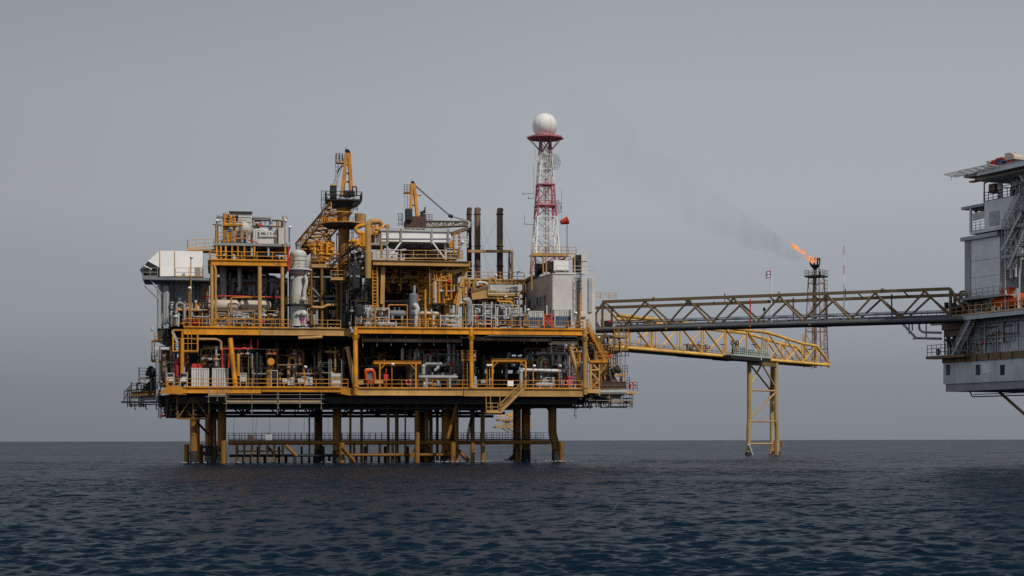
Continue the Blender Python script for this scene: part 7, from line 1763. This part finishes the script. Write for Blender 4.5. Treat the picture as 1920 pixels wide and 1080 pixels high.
mb = MB(); mb.lathe((cu, FV, 0), [(.3, fz(507)), (.5, fz(503)), (.9, fz(499)), (1.0, fz(497)), (.5, fz(497.5))], 14); part(t, 'burner_bowl', mb, 'black')
for i in range(9):
    a = 2 * math.pi * i / 9; c, s = math.cos(a), math.sin(a)
    mb = MB(); mb.tube([(cu + .5 * c, FV + .5 * s, fz(503)), (cu + 1.05 * c, FV + 1.05 * s, fz(497)), (cu + 1.08 * c, FV + 1.08 * s, fz(487)), (cu + .98 * c, FV + .98 * s, fz(484))], .11, 6); part(t, 'burner_pipe', mb, 'black')
mb = MB(); mb.torus((cu, FV, fz(487)), 1.08, .08, (0, 0, 1), 20, 6); part(t, 'burner_ring', mb, 'black')

# flame: torn tongues of fire leaning with the wind
m, nt, b = nodes_of('fire')
N, L = nt.nodes.new, nt.links.new
nt.nodes.remove(b)
em = N('ShaderNodeEmission'); tr = N('ShaderNodeBsdfTransparent'); mx = N('ShaderNodeMixShader')
g = N('ShaderNodeNewGeometry'); n_ = N('ShaderNodeTexNoise'); n_.inputs['Scale'].default_value = .95; n_.inputs['Detail'].default_value = 5
L(g.outputs['Position'], n_.inputs['Vector'])
cr = N('ShaderNodeValToRGB'); cr.color_ramp.elements[0].position = .36; cr.color_ramp.elements[0].color = (.8, .14, .04, 1)
cr.color_ramp.elements[1].position = .66; cr.color_ramp.elements[1].color = (1, .5, .2, 1)
L(n_.outputs['Fac'], cr.inputs['Fac']); L(cr.outputs['Color'], em.inputs['Color']); em.inputs['Strength'].default_value = 1.0
ma = N('ShaderNodeMapRange'); ma.inputs['From Min'].default_value = .4; ma.inputs['From Max'].default_value = .56; ma.inputs['To Min'].default_value = .05; ma.inputs['To Max'].default_value = .85
L(n_.outputs['Fac'], ma.inputs['Value']); L(ma.outputs['Result'], mx.inputs['Fac']); L(tr.outputs[0], mx.inputs[1]); L(em.outputs[0], mx.inputs[2])
L(mx.outputs[0], nt.nodes['Material Output'].inputs['Surface']); MATS['fire'] = m
t = thing('flame', 'orange gas flame streaming sideways from the burner crown of the flare tower', 'flame', (cu, FV, fz(497)))
fr = random.Random(4)
def tongue(pts, name, n=10):
    mb = MB(); path = [Vector(FB.at(x, y, FV)) for x, y, r in pts]; rings = []
    for i, (c, (x, y, r)) in enumerate(zip(path, pts)):
        d = (path[min(i + 1, len(path) - 1)] - path[max(i - 1, 0)]).normalized(); s = Vector((0, 1, 0)); w_ = d.cross(s).normalized()
        rings.append([c + (s * math.cos(6.283 * k / n) + w_ * math.sin(6.283 * k / n)) * r * .78 * (1 + fr.uniform(-.45, .4)) for k in range(n)])
    P = [p for g_ in rings for p in g_]
    mb.add(P, [(k * n + i, k * n + (i + 1) % n, (k + 1) * n + (i + 1) % n, (k + 1) * n + i) for k in range(len(rings) - 1) for i in range(n)], True)
    mb.add(rings[0], [tuple(range(n - 1, -1, -1))]); mb.add(rings[-1], [tuple(range(n))]); part(t, name, mb, 'fire')
tongue([(1524, 493, .55), (1523, 487, .6), (1518, 483, .42), (1513, 479, .34), (1509, 475, .36), (1504, 472, .5), (1499, 469, .4), (1495, 466, .45), (1491, 463, .4), (1487, 459, .42), (1484, 455, .2), (1482, 453, .04)], 'fire_tongue')
tongue([(1528, 492, .45), (1529, 487, .4), (1530, 484, .2), (1530, 482, .04)], 'fire_tongue')
tongue([(1521, 488, .4), (1516, 485, .32), (1511, 482, .12), (1508, 481, .03)], 'fire_tongue')
tongue([(1507, 474, .3), (1508, 468, .22), (1505, 464, .05)], 'fire_tongue')
tongue([(1490, 463, .3), (1484, 462, .15), (1480, 462, .04)], 'fire_tongue')

# smoke drifting from the flame: thin soot volume widening downwind
m = bpy.data.materials.new('soot'); m.use_nodes = True; nt = m.node_tree; nt.nodes.clear(); N, L = nt.nodes.new, nt.links.new
out = N('ShaderNodeOutputMaterial'); pv = N('ShaderNodeVolumePrincipled')
pv.inputs['Color'].default_value = (.12, .12, .13, 1)
g = N('ShaderNodeNewGeometry'); n_ = N('ShaderNodeTexNoise'); n_.inputs['Scale'].default_value = .3; n_.inputs['Detail'].default_value = 5; n_.inputs['Roughness'].default_value = .62
L(g.outputs['Position'], n_.inputs['Vector'])
mr = N('ShaderNodeMapRange'); mr.inputs['From Min'].default_value = .4; mr.inputs['From Max'].default_value = .78; mr.inputs['To Min'].default_value = 0; mr.inputs['To Max'].default_value = 1
L(n_.outputs['Fac'], mr.inputs['Value'])
tc = N('ShaderNodeTexCoord'); sp = N('ShaderNodeSeparateXYZ'); L(tc.outputs['Object'], sp.inputs['Vector'])
fd = N('ShaderNodeMapRange'); fd.inputs['From Min'].default_value = -52; fd.inputs['From Max'].default_value = -1; fd.inputs['To Min'].default_value = .5; fd.inputs['To Max'].default_value = 1
L(sp.outputs['X'], fd.inputs['Value'])
p4 = N('ShaderNodeMath'); p4.operation = 'POWER'; L(fd.outputs['Result'], p4.inputs[0]); p4.inputs[1].default_value = 3.4
p5 = N('ShaderNodeMath'); p5.operation = 'MULTIPLY'; L(p4.outputs[0], p5.inputs[0]); p5.inputs[1].default_value = .085
pw = N('ShaderNodeMath'); pw.operation = 'MULTIPLY'; L(mr.outputs['Result'], pw.inputs[0]); L(p5.outputs[0], pw.inputs[1])
L(pw.outputs[0], pv.inputs['Density']); L(pv.outputs[0], out.inputs['Volume']); MATS['soot'] = m
mb = MB(); n = 16
sm = [(1522, 487, .5), (1508, 483, 1.1), (1485, 474, 1.7), (1450, 457, 2.4), (1400, 436, 3.2), (1345, 408, 3.9), (1280, 366, 4.6), (1215, 318, 5), (1150, 262, 5.4), (1085, 195, 5.6), (1060, 160, .3)]
path = [Vector(FB.at(x, y, FV + i * .6)) for i, (x, y, r) in enumerate(sm)]; rings = []
for i, (c, (x, y, r)) in enumerate(zip(path, sm)):
    d = (path[min(i + 1, len(path) - 1)] - path[max(i - 1, 0)]).normalized(); s = Vector((0, 1, 0)); w_ = d.cross(s).normalized()
    rings.append([c + (s * math.cos(6.283 * k / n) + w_ * math.sin(6.283 * k / n)) * r for k in range(n)])
mb.add([p for g_ in rings for p in g_], [(k * n + i, k * n + (i + 1) % n, (k + 1) * n + (i + 1) % n, (k + 1) * n + i) for k in range(len(rings) - 1) for i in range(n)])
mb.add(rings[0], [tuple(range(n - 1, -1, -1))]); mb.add(rings[-1], [tuple(range(n))])
me = mb.mesh('smoke_plume', 'soot', (cu, FV, fz(487)))
o = bpy.data.objects.new('smoke_plume', me); col.objects.link(o); o.location = FB.world((cu, FV, fz(487))); o.rotation_euler = (0, 0, FB.a)
props(o, 'thin grey soot trail drifting up and away from the flare flame', 'smoke', None, 'stuff')

# ------------------------------------------------------------------ small far yellow platform seen between the legs
far = world_pt(965, 826, 900); FF = Frame(far.x, 900, 8); use(FF)
def fp(px, py, v=0): return FF.at(px, py, v)
t = thing('wellhead_platform', 'small bright yellow platform far out at sea between the big platform legs', 'oil platform', (0, 3, 0))
a, b_ = fp(932, 799), fp(993, 800)
for y, x0, x1, h_ in ((799, 930, 998, 1.0), (786, 936, 996, .9)):
    a, b_ = fp(x0, y), fp(x1, y); mb = MB(); mb.bx(a[0], b_[0], 0, 14, a[2] - h_, a[2]); part(t, 'deck', mb, 'tan')
    mb = MB(); mb.rail(a, b_, 1.3, 2.2, .13, 1, False); part(t, 'railing', mb, 'bridge_yellow')
for px in (944, 960, 975, 990): mb = MB(); mb.bar(fp(px, 799, 1), fp(px, 786, 1), .35, 8); part(t, 'column', mb, 'bridge_yellow')
for px in (948, 966, 982): mb = MB(); pbox(mb, px, px + 9, 789, 798, 2, 6); part(t, 'equipment', mb, rnd.choice(['offwhite', 'dark', 'tan']))
for px, v in ((966, 3), (986, 3), (972, 11)): mb = MB(); mb.bar((fp(px, 800, v)[0], v, -3), (fp(px, 800, v)[0], v, fp(px, 800, v)[2]), .7, 10); part(t, 'leg', mb, 'tan')
mb = MB(); mb.bar(fp(940, 802, 2), fp(966, 818, 2), .3, 6); mb.bar(fp(950, 802, 2), fp(966, 812, 2), .3, 6); part(t, 'brace', mb, 'tan')
mb = MB(); mb.bar(fp(957, 786, 4), fp(957, 776, 4), .6, 8); mb.beam(fp(952, 778, 4), fp(966, 776, 4), 2, 1.4); mb.bar(fp(956, 778, 4), fp(931, 780, 4), .3, 6); part(t, 'crane', mb, 'bridge_yellow')

# broken white water round the legs
use(MAIN)
m, nt, b = nodes_of('foam'); b.inputs['Base Color'].default_value = (.3, .33, .36, 1); b.inputs['Roughness'].default_value = .8; MATS['foam'] = m
mb = MB(); fr = random.Random(9)
spots = [(pu(px, v), v, r) for px, v, r in ((363, 3.5, .5), (416, 5, .6), (632, 5, .6), (836, 5, .6), (986, 10, .64), (1044, 5, .6), (1054, 1.6, .4), (905, 5, .3), (886, 5, .3), (968, 24, .5), (849, 1.6, .4))]
for u, v, r in spots:
    for k in range(9):
        a = fr.uniform(0, 6.28); d = r + .05 + abs(fr.gauss(0, .55)); x, y = u + d * math.cos(a) * 1.6, v + d * math.sin(a); s_ = fr.uniform(.05, .2)
        n = 6; P = [(x + s_ * 1.7 * fr.uniform(.5, 1.2) * math.cos(i * 6.283 / n), y + s_ * fr.uniform(.5, 1.2) * math.sin(i * 6.283 / n), .1 + fr.uniform(0, .1)) for i in range(n)]
        mb.add(P + [(x, y, .2)] + [(x, y, .0)], [(i, (i + 1) % n, n) for i in range(n)] + [((i + 1) % n, i, n + 1) for i in range(n)], True)
single('foam', mb, 'foam', 'broken white water around the platform legs', None, None, 'stuff')

# ------------------------------------------------------------------ grey platform at the picture's edge
P0 = world_pt(1769, 734, 226)
P1 = world_pt(1920, 734, 211.5)
RP = Frame(P0.x, P0.y, math.degrees(math.atan2(P1.y - P0.y, P1.x - P0.x))); use(RP)
LR = 26.0          # the visible face runs on past the picture edge
def rz(px, py, v=0): return RP.at(px, py, v)[2]
G = thing('grey_platform', 'big grey steel platform hull with small dark windows at the end of the footbridge', 'oil platform', (8, 10, 0))
zA, zB, zC, zD = rz(1769, 734.6), rz(1769, 720.5), rz(1769, 681), rz(1769, 668)
zE = rz(1817, 590, -1.2)
mb = MB(); mb.bx(.25, LR, .2, 30, zA, zB - .01); part(G, 'base_band', mb, 'grey')
mb = MB(); mb.bx(0, LR, 0, 30, zB, zC - .01); part(G, 'hull', mb, 'hull_grey')
mb = MB(); mb.bx(-.1, LR, -.15, 30, zC, zD); part(G, 'belt', mb, 'bridge_brown')
mb = MB(); mb.bx(.5, LR, 1.2, 30, zD + .01, zE - .5); part(G, 'hull', mb, 'hull_grey')
mb = MB(); mb.bx(1, LR, -1.4, 30, zE - .45, zE); part(G, 'main_deck', mb, 'dark')
mb = MB(); mb.girder((1.6, -1.45, zE), (LR, -1.45, zE), .7, .3, .05, 3); part(G, 'girder', mb, 'hull_grey')
for px in (1778, 1834, 1880):
    a = RP.at(px, 690, 0); u = a[0]; mb = MB(); mb.bx(u - .4, u + .4, -.05, -.003, rz(px, 703), rz(px, 684)); fr = part(G, 'window', mb, 'black')
    mb = MB(); mb.bx(u - .28, u + .28, -.075, -.052, rz(px, 701.5), rz(px, 686)); part(fr, 'pane', mb, 'glass')
for px in (1843, 1890): u = RP.at(px, 690, 0)[0]; mb = MB(); mb.bx(u - .1, u + 1.5, -.02, -.003, rz(px, 700), rz(px, 683)); part(G, 'hull_patch', mb, 'clad_grey')
for i in range(9): u = 2.5 + i * 2.3; mb = MB(); mb.beam((u, -.22, zC + .02), (u, -.22, zD - .02), .04, .12); part(G, 'belt_rib', mb, 'dark')
for i in range(5): u = 1.2 + i * 3.1; mb = MB(); mb.bar((u, 1.1, zD + .1), (u, 1.1, zE - .5), .09, 6); part(G, 'hull_pipe', mb, 'hull_grey')
mb = MB(); mb.bar(pp(1874, 735, 3), pp(1945, 798, 3), .2, 10); part(G, 'brace', mb, 'bridge_brown')
mb = MB(); u = pu(1950, 4); mb.bar((u, 4, -3), (u, 4, zA), .45, 12); part(G, 'leg', mb, 'dark')
for u, v in ((22, 4), (22, 26), (4, 26)): mb = MB(); mb.bar((u, v, -3), (u, v, zA), .9, 12); part(G, 'leg', mb, 'hull_grey')
mb = MB(); mb.tube([(4.2, 1, zA), (4.8, 1, zA - .8), (LR, 1, zA - .9)], .09, 6); mb.bar((5, 1, zA - .5), (LR, 1, zA - .5), .06, 6); part(G, 'under_pipe', mb, 'dark')
mb = MB(); mb.rail((-1.8, -1.3, zD + .05), (4, -1.3, zD + .05), 1.5, 1, .045, 2, False); part(G, 'railing', mb, 'dark')
mb = MB(); mb.bx(-2, 6, -1.4, .5, zD - .35, zD + .03); part(G, 'lower_walkway', mb, 'brown')
mb = MB(); mb.rail((1.8, -1.35, zE), (LR, -1.35, zE), 1.15, 1.3, .05, 1); part(G, 'railing', mb, 'tan')
mb = MB(); mb.stair((3.6, -.9, zD + .1), (7.4, -.9, zE - .4), .9, (0, 1, 0)); part(G, 'stair', mb, 'hull_grey')
for k in range(4): mb = MB(); mb.bar((.6 + 1.1 * k, .4, zD), (.6 + 1.1 * k, .4, zE - .5), .1, 6); part(G, 'post', mb, 'dark')
pipework('piping', 'dark pipes and small tank in the notch under the bridge end of the grey platform', 'piping', 1772, 1812, 618, 664, .1, 1.0, 151, ['dark', 'hull_grey', 'brown', 'black'], 26, (.06, .2), None, 'dark', 5)
c = Vector(RP.at(1758.5, 660, -1.5)); t = thing('rope_coil', 'coiled dark hose hung on the lower walkway rail of the grey platform', 'hose', (c.x, c.y, c.z - .5))
mb = MB(); mb.torus(c, .3, .1, (.2, 1, 0), 18, 8); mb.torus(c + Vector((0, .12, 0)), .42, .06, (.2, 1, 0), 18, 6); part(t, 'coil', mb, 'rubber')
t = thing('outboard_pipes', 'grey pipe brackets stepping out below the bridge end beside the grey platform', 'pipes', (-2, 1, rz(1735, 636)))
for pts, r in (([(1692, 606), (1718, 634), (1765, 635)], .17), ([(1712, 635), (1765, 635)], .1), ([(1724, 606), (1724, 618), (1731, 623), (1765, 624)], .16), ([(1742, 605), (1746, 606), (1746, 609), (1768, 608)], .12)):
    mb = MB(); ptube(mb, pts, .5, r); part(t, 'pipe', mb, 'grey')
for px, y1 in ((1705, 626), (1737, 636), (1711, 620)): mb = MB(); pbar(mb, px, 604, px, y1, .5, .09); part(t, 'hanger', mb, 'brown' if px == 1737 else 'dark')
t = thing('landing_bracket', 'dark brown bracketed seat holding the footbridge end on the grey platform', 'bridge seat', (0, 0, rz(1775, 640)))
a, b_ = RP.at(1766, 606, -.2), RP.at(1815, 598, -.2)
mb = MB(); mb.bx(a[0], b_[0], -.2, 6, a[2] - 1.0, a[2]); part(t, 'beam', mb, 'brown')
mb = MB(); mb.bx(a[0] + .3, b_[0] - .3, .1, 5, a[2] - 1.9, a[2] - 1.005); part(t, 'bracket', mb, 'brown')
mb = MB(); [mb.ball(RP.at(x, y, -.4), r, 8) for x, y, r in ((1786, 590, .5), (1794, 580, .6), (1800, 586, .5), (1790, 572, .4), (1805, 576, .6))]; part(t, 'bearing', mb, 'dark')
for px in (1785, 1792): mb = MB(); pbar(mb, px, 600, px - 2, 552, -.4, .18); part(t, 'frame', mb, 'bridge_brown')
mb = MB(); mb.bar(RP.at(1780, 600, -.4), RP.at(1796, 572, -.4), .18, 8); mb.bar(RP.at(1780, 575, -.4), RP.at(1798, 592, -.4), .14, 8); part(t, 'frame', mb, 'bridge_brown')
mb = MB(); pbox(mb, 1771, 1775, 567, 580, -.6, -.2); part(t, 'lamp_box', mb, 'dark')
mb = MB(); ptube(mb, [(1800, 566), (1800, 548), (1810, 546), (1812, 560)], 1, .14); part(t, 'pipe', mb, 'dark')

# accommodation block
t = thing('accommodation_block', 'tall pale grey clad block rising over the grey platform main deck', 'building', (6, 4, zE))
v0 = .8
u0, u1 = RP.at(1813, 500, v0)[0], RP.at(1875.5, 500, v0)[0]
zt0 = rz(1813, 452, v0)
mb = MB(); mb.bx(u0, u1, v0, 14, zE, zt0); part(t, 'wall', mb, 'clad_grey')
mb = MB(); mb.bx(u0 - .25, u0 + .9, v0 - .12, v0 - .003, zE + .2, zt0 - .1); part(t, 'corner_strip', mb, 'grey')
for f in (.25, .5, .72): z = zE + (zt0 - zE) * f; mb = MB(); mb.beam((u0 + .95, v0 - .02, z), (u1, v0 - .02, z), .05, .07); part(t, 'seam', mb, 'hull_grey')
mb = MB(); mb.bx(u0 - .7, u1 + .1, v0 - .5, 14.3, zt0, zt0 + .5); part(t, 'roof_edge', mb, 'hull_grey')
mb = MB(); mb.bx(u1 + .003, u1 + 11, v0 + 3, 14, zE, zt0 + 3); part(t, 'wall', mb, 'hull_grey')
mb = MB(); mb.rail((u0 + .4, v0 - 1.4, zE + 2.2), (u1 + 1.5, v0 - 1.4, zE + 2.2), 1.2, 1.1, .045); mb.bx(u0 + .4, u1 + 3, v0 - 1.5, v0 - .13, zE + 2.05, zE + 2.18); part(t, 'balcony', mb, 'grey')
for k in range(4): z = zE + 3.2 + k * 2.6; mb = MB(); mb.bx(u1 + 1.2 + k * .7, u1 + 1.9 + k * .7, v0 + 2.95, v0 + 2.997, z, z + 1); part(t, 'window', mb, 'glass')
# upper module
v1 = .2
w0, w1 = RP.at(1819, 430, v1)[0], RP.at(1846, 410, v1)[0]
zf, zt1 = rz(1819, 435, v1), rz(1846, 378, v1)
M = thing('upper_module', 'grey upper module with open balcony between clad block and helideck', 'module', (w1, 4, zf))
mb = MB(); mb.bx(w0, w1 + 5.2, v1, 13, zf - .35, zf); part(M, 'floor', mb, 'clad_grey')
mb = MB(); mb.bx(w1, w1 + 6, v1 + .05, 13, zf + .003, zt1); part(M, 'wall', mb, 'clad_grey')
mb = MB(); mb.bx(w0 + .003, w1 - .003, v1 + 4, 12.5, zf + .003, zf + 2.8); part(M, 'wall', mb, 'hull_grey')
mb = MB(); mb.bx(w0 - 1.6, w1 - .003, v1 - .1, 10, rz(1819, 391, v1), rz(1819, 386, v1)); part(M, 'canopy', mb, 'grey')
mb = MB(); mb.beam((w0 + .1, v1 + .1, zf), (w0 + .1, v1 + .1, rz(1819, 391.5, v1)), .28, .28); part(M, 'post', mb, 'clad_grey')
mb = MB(); mb.rail((w0 + .2, v1 + .1, zf), (w1, v1 + .1, zf), 1.2, .8, .045, 2); part(M, 'railing', mb, 'grey')
mb = MB(); mb.beam((w0 + .5, v1 + .1, zf + 1.9), (w1 - .1, v1 + .1, zf + 2.0), .08, 1.0); part(M, 'banner', mb, 'offwhite', 'pale blank wind screen')
mb = MB(); mb.lathe((w0 + .9, v1 + .3, rz(1822, 392, v1) - .5), [(.28, 0), (.1, .3), (.06, .5)], 10); part(M, 'lamp', mb, 'black')
mb = MB(); mb.bx(w1 + 1, w1 + 3, v1, v1 + .045, zf + .3, zf + 2.2); part(M, 'door', mb, 'hull_grey')
zt2 = zt1
mb = MB(); mb.rail((w1 - .4, v1 + .3, zt2), (w1 + 6, v1 + .3, zt2), 1.25, .9, .05, 2); part(M, 'railing', mb, 'dark')
mb = MB(); mb.bx(w1 + 4, w1 + 9, v1 + 3, 12, zt2 + .003, zt2 + 4); part(M, 'upper_wall', mb, 'hull_grey')
mb = MB(); mb.lathe((w1 + 4.6, v1 + 2.2, zt2), [(1.3, 0), (1.3, 2.1), (1.1, 2.7), (.5, 3)], 18); part(M, 'tank', mb, 'clad_grey')
mb = MB(); mb.bx(w1 + .2, w1 + 1.4, v1 + .6, v1 + 1.4, zt2 + 1.1, zt2 + 2.3); part(M, 'equipment_box', mb, 'brown')
mb = MB(); mb.bar((w1 - .3, v1 + .3, zt2 - .2), (w1 - .3, v1 + .3, zt2 + 2.6), .09, 6); mb.bar((w1 - .3, v1 + .3, zt2 + 2.5), (w1 + 2.6, v1 + .3, zt2 + 3), .1, 6); part(M, 'frame', mb, 'dark')
mb = MB(); u = RP.at(1867.5, 380, v1)[0]; mb.bar((u, v1 + .8, zt2), (u, v1 + .8, rz(1867, 330, v1)), .35, 12); part(M, 'helideck_column', mb, 'clad_grey')
for i in range(8):
    u = 1.2 + i * 1.7; mb = MB(); mb.beam((u, -.012, zB + .02), (u, -.012, zC - .03), .05, .025); part(G, 'plate_seam', mb, 'clad_grey')
    mb = MB(); mb.beam((u + .4, 1.185, zD + .1), (u + .4, 1.185, zE - .6), .05, .03); part(G, 'plate_seam', mb, 'grey')
pipework('piping', 'grey brackets and pipes fixed along the belt of the grey hull', 'piping', 1815, 1915, 604, 660, .55, 1.1, 171, ['hull_grey', 'grey', 'brown', 'dark'], 20, (.04, .1), None, 'hull_grey', 3)
pipework('piping', 'pipes and cable runs climbing the wall beside the outside stairs', 'piping', 1880, 1922, 345, 520, .4, 2.5, 172, ['hull_grey', 'grey', 'clad_grey', 'dark'], 30, (.05, .14), None, 'grey', 4)
# outside stairs
S = thing('outside_stairs', 'grey zigzag outside stairs climbing the grey platform to the helideck', 'stairs', (w1 + 6, -.5, zE))
for (xa, ya), (xb, yb) in (((1884, 470), (1920, 400)), ((1888, 425), (1918, 362)), ((1895, 505), (1930, 425)), ((1900, 300), (1925, 340))):
    mb = MB(); mb.stair(RP.at(xa, ya, -.6), RP.at(xb, yb, -.6), .9, (0, 1, 0)); part(S, 'flight', mb, 'silver')
for x0, x1, y in ((1878, 1925, 482), (1880, 1930, 428)):
    a, b_ = RP.at(x0, y, -.9), RP.at(x1, y - 4, -.9); mb = MB(); mb.bx(a[0], b_[0], -.9, .7, a[2] - .2, a[2]); mb.rail((a[0], -.9, a[2]), (b_[0], -.9, a[2]), 1.1, .9, .045); part(S, 'landing', mb, 'grey')
for px in (1886, 1912): mb = MB(); mb.bar((RP.at(px, 500, .3)[0], .3, zE), (RP.at(px, 500, .3)[0], .3, rz(px, 400, .3)), .12, 8); part(S, 'post', mb, 'hull_grey')
for k, (px, py) in enumerate(((1912, 405), (1918, 452))):
    c = RP.at(px, py, -.4); mb = MB(); mb.torus(c, .75, .12, (0, 1, 0), 18, 6); mb.bar(Vector(c) - Vector((.7, 0, 0)), Vector(c) + Vector((.7, 0, 0)), .05, 6); part(S, 'ring_brace', mb, 'dark')
# helideck
hv = -3.2
H = thing('helideck', 'wide helideck with slatted safety net frames cantilevered at the top of the grey platform', 'helideck', (10, 5, rz(1870, 325, 0)))
zh = rz(1812, 333, hv)
hu0, hu1 = RP.at(1808, 330, hv)[0], RP.at(1884, 320, hv)[0]
mb = MB(); mb.bx(hu0, hu0 + 14, hv, 14, zh, zh + .35); mb.bx(hu0 + 1, hu0 + 14, hv + 1, 13, zh - .5, zh - .005); part(H, 'deck', mb, 'helideck')
mb = MB(); mb.girder((hu0 + 2.8, hv - .1, zh + .6), (hu0 + 14, hv - .1, zh + .6), .75, .3, .05, 3); part(H, 'edge_girder', mb, 'clad_grey')
for i in range(5):
    ua = hu0 - .2 + i * 1.5 - 1.4 * (i == 0)
    mb = MB(); a, b_ = Vector((ua, hv - .05, zh + .35)), Vector((ua + 1.4 + (1.2 if i == 0 else 0), hv - .05, zh + .35)); o_ = Vector((-.5, -1.5, .35))
    for p, q_ in ((a, b_), (a + o_, b_ + o_), (a, a + o_), (b_, b_ + o_)): mb.bar(p, q_, .06, 5)
    for f in (.2, .4, .6, .8): mb.bar(a + o_ * f, b_ + o_ * f, .045, 5)
    part(H, 'net_frame', mb, 'offwhite')
for i in range(6):
    va = hv + i * 2.4; mb = MB(); a, b_ = Vector((hu0, va, zh + .35)), Vector((hu0, va + 2.2, zh + .35)); o_ = Vector((-1.5, 0, .3))
    for p, q_ in ((a, b_), (a + o_, b_ + o_), (a, a + o_), (b_, b_ + o_)): mb.bar(p, q_, .06, 5)
    for f in (.2, .4, .6, .8): mb.bar(a + o_ * f, b_ + o_ * f, .045, 5)
    part(H, 'net_frame', mb, 'helideck')
mb = MB(); mb.bar((hu0 - 1.5, hv, zh + .6), (hu0 - 3.2, hv + .5, zh + .65), .03, 5); mb.bar((hu0 - 3.1, hv + .5, zh + .65), (hu0 - 3.1, hv + .5, zh + .1), .03, 5); part(H, 'boom_antenna', mb, 'grey')
mb = MB(); mb.bx(hu0 + .8, hu0 + 2, hv + .2, hv + 1, zh - .7, zh - .51); part(H, 'belly_light', mb, 'red')
zk = zh + .36
for k, (x0, x1, ya, yb, v, mt, lab, nm, cat) in enumerate((
        (1852, 1857, 310, 318, -2.6, 'tan', 'small yellow lamp box on the helideck edge beside red gear', 'lamp_box', 'lamp box'),
        (1858, 1869, 307, 315, -2.4, 'red', 'red fire monitor unit on the helideck beside the lamp box', 'fire_monitor', 'fire monitor'),
        (1870, 1880, 305, 315, -2.4, 'blue', 'dark blue equipment crate on the helideck under a red hood', 'equipment_crate', 'crate'))):
    t = thing(nm, lab, cat, RP.at((x0 + x1) / 2, yb, v))
    ua, ub = RP.at(x0, 310, v)[0], RP.at(x1, 310, v)[0]; zz = zh + .36; h_ = rz(x0, ya, v) - rz(x0, yb, v)
    mb = MB(); mb.bx(ua, ub, v, v + 1, zz + .15, zz + h_ + .5); part(t, 'body', mb, mt)
    mb = MB(); mb.bx(ua - .1, ub + .1, v - .1, v + 1.1, zz + h_ + .503, zz + h_ + .75); part(t, 'hood', mb, 'red' if k else 'offwhite')
    mb = MB(); [mb.bar((x, v + .2, zz - .3), (x, v + .2, zz + .15), .06, 6) for x in (ua + .15, ub - .15)]; part(t, 'foot', mb, 'dark')
t = thing('deck_shelter', 'rounded cream hood shelter on the helideck corner by the stairs', 'shelter', RP.at(1893, 318, -2.6))
ua, ub = RP.at(1885, 310, -2.6)[0], RP.at(1903, 310, -2.6)[0]; zz = zh + .36
mb = MB(); mb.prism([(ua, -2.6, zz + .9), (ub, -2.6, zz + .8), (ub, -2.6, zz + 1.1), (ub - .3, -2.6, zz + 1.5), (ua + .8, -2.6, zz + 1.75), (ua, -2.6, zz + 1.8)], (0, 1.4, 0)); part(t, 'hood', mb, 'plaster_dirty')
mb = MB(); mb.bx(ua + .1, ub - .1, -2.5, -1.3, zz, zz + .78); part(t, 'base', mb, 'dark')
mb = MB(); mb.bx(ua + .2, ub - .3, -2.53, -2.505, zz + .45, zz + .7); part(t, 'stripe', mb, 'red')
# lifeboat on deck
t = thing('lifeboat', 'orange red enclosed lifeboat with a small cabin hump on the grey platform deck', 'lifeboat', RP.at(1890, 585, .2))
la = RP.at(1843, 570, .2)[0]; lb = la + 8
zc = zE + .55
P_, F_ = [], []; nn_, kk = 15, 14
for i in range(nn_):
    f = i / (nn_ - 1); w_ = max(.04, math.sin(math.pi * min(1, max(0, f))) ** .45); x = la + (lb - la) * f
    for j in range(kk):
        a = 2 * math.pi * j / kk; yy = 1.15 * w_ * math.cos(a); zz = .95 * math.sin(a); zz = zz * (.75 + .25 * w_) if zz < 0 else zz * w_ * 1.15
        P_.append((x, 1.5 + yy, zc + .95 + zz))
for i in range(nn_ - 1):
    for j in range(kk): F_.append((i * kk + j, (i + 1) * kk + j, (i + 1) * kk + (j + 1) % kk, i * kk + (j + 1) % kk))
mb = MB(); mb.add(P_, F_, True); mb.add(P_[:kk], [tuple(range(kk))]); mb.add(P_[-kk:], [tuple(range(kk - 1, -1, -1))]); part(t, 'hull', mb, 'orange')
mb = MB(); mb.prism([(la + 2.2, .9, zc + 1.8), (la + 4.6, .9, zc + 1.8), (la + 4.2, .9, zc + 2.75), (la + 2.9, .9, zc + 2.75)], (0, 1.2, 0)); cb = part(t, 'cabin', mb, 'orange')
mb = MB(); mb.bx(la + 3.0, la + 4.0, .87, .897, zc + 2.1, zc + 2.5); part(cb, 'window', mb, 'glass')
mb = MB(); mb.bar((la + .2, .33, zc + .8), (lb - .2, .33, zc + .8), .07, 6); part(t, 'fender_rail', mb, 'red')
for f in (.25, .75): mb = MB(); x = la + (lb - la) * f; mb.bx(x - .15, x + .15, .7, 2.3, zE + .003, zc + .25); part(t, 'cradle', mb, 'dark')
c = Vector(RP.at(1906, 549, -1)); ax = Vector((-.35, -.9, .25)).normalized()
t = thing('satellite_dish', 'small white satellite dish on a post at the lifeboat deck rail', 'antenna', (c.x, c.y, zE))
mb = MB(); mb.lathe(c, [(.02, -.18), (.35, -.14), (.6, -.03), (.66, .05), (.64, .06), (.35, -.1), (.02, -.14)], 20, ax); part(t, 'reflector', mb, 'white')
mb = MB(); mb.bar((c.x + .1, c.y + .2, zE), (c.x + .1, c.y + .2, c.z - .1), .08, 8); part(t, 'post', mb, 'offwhite')
mb = MB(); mb.bar(c, c + ax * .5, .03, 5); mb.ball(c + ax * .5, .07, 6); part(t, 'feed', mb, 'grey')
pipework('piping', 'mixed dark gear on the deck below the clad block beside the lifeboat', 'piping', 1800, 1852, 560, 588, .2, .9, 161, ['dark', 'hull_grey', 'maroon', 'brown', 'grey'], 24, (.07, .2), None, 'dark', 5)
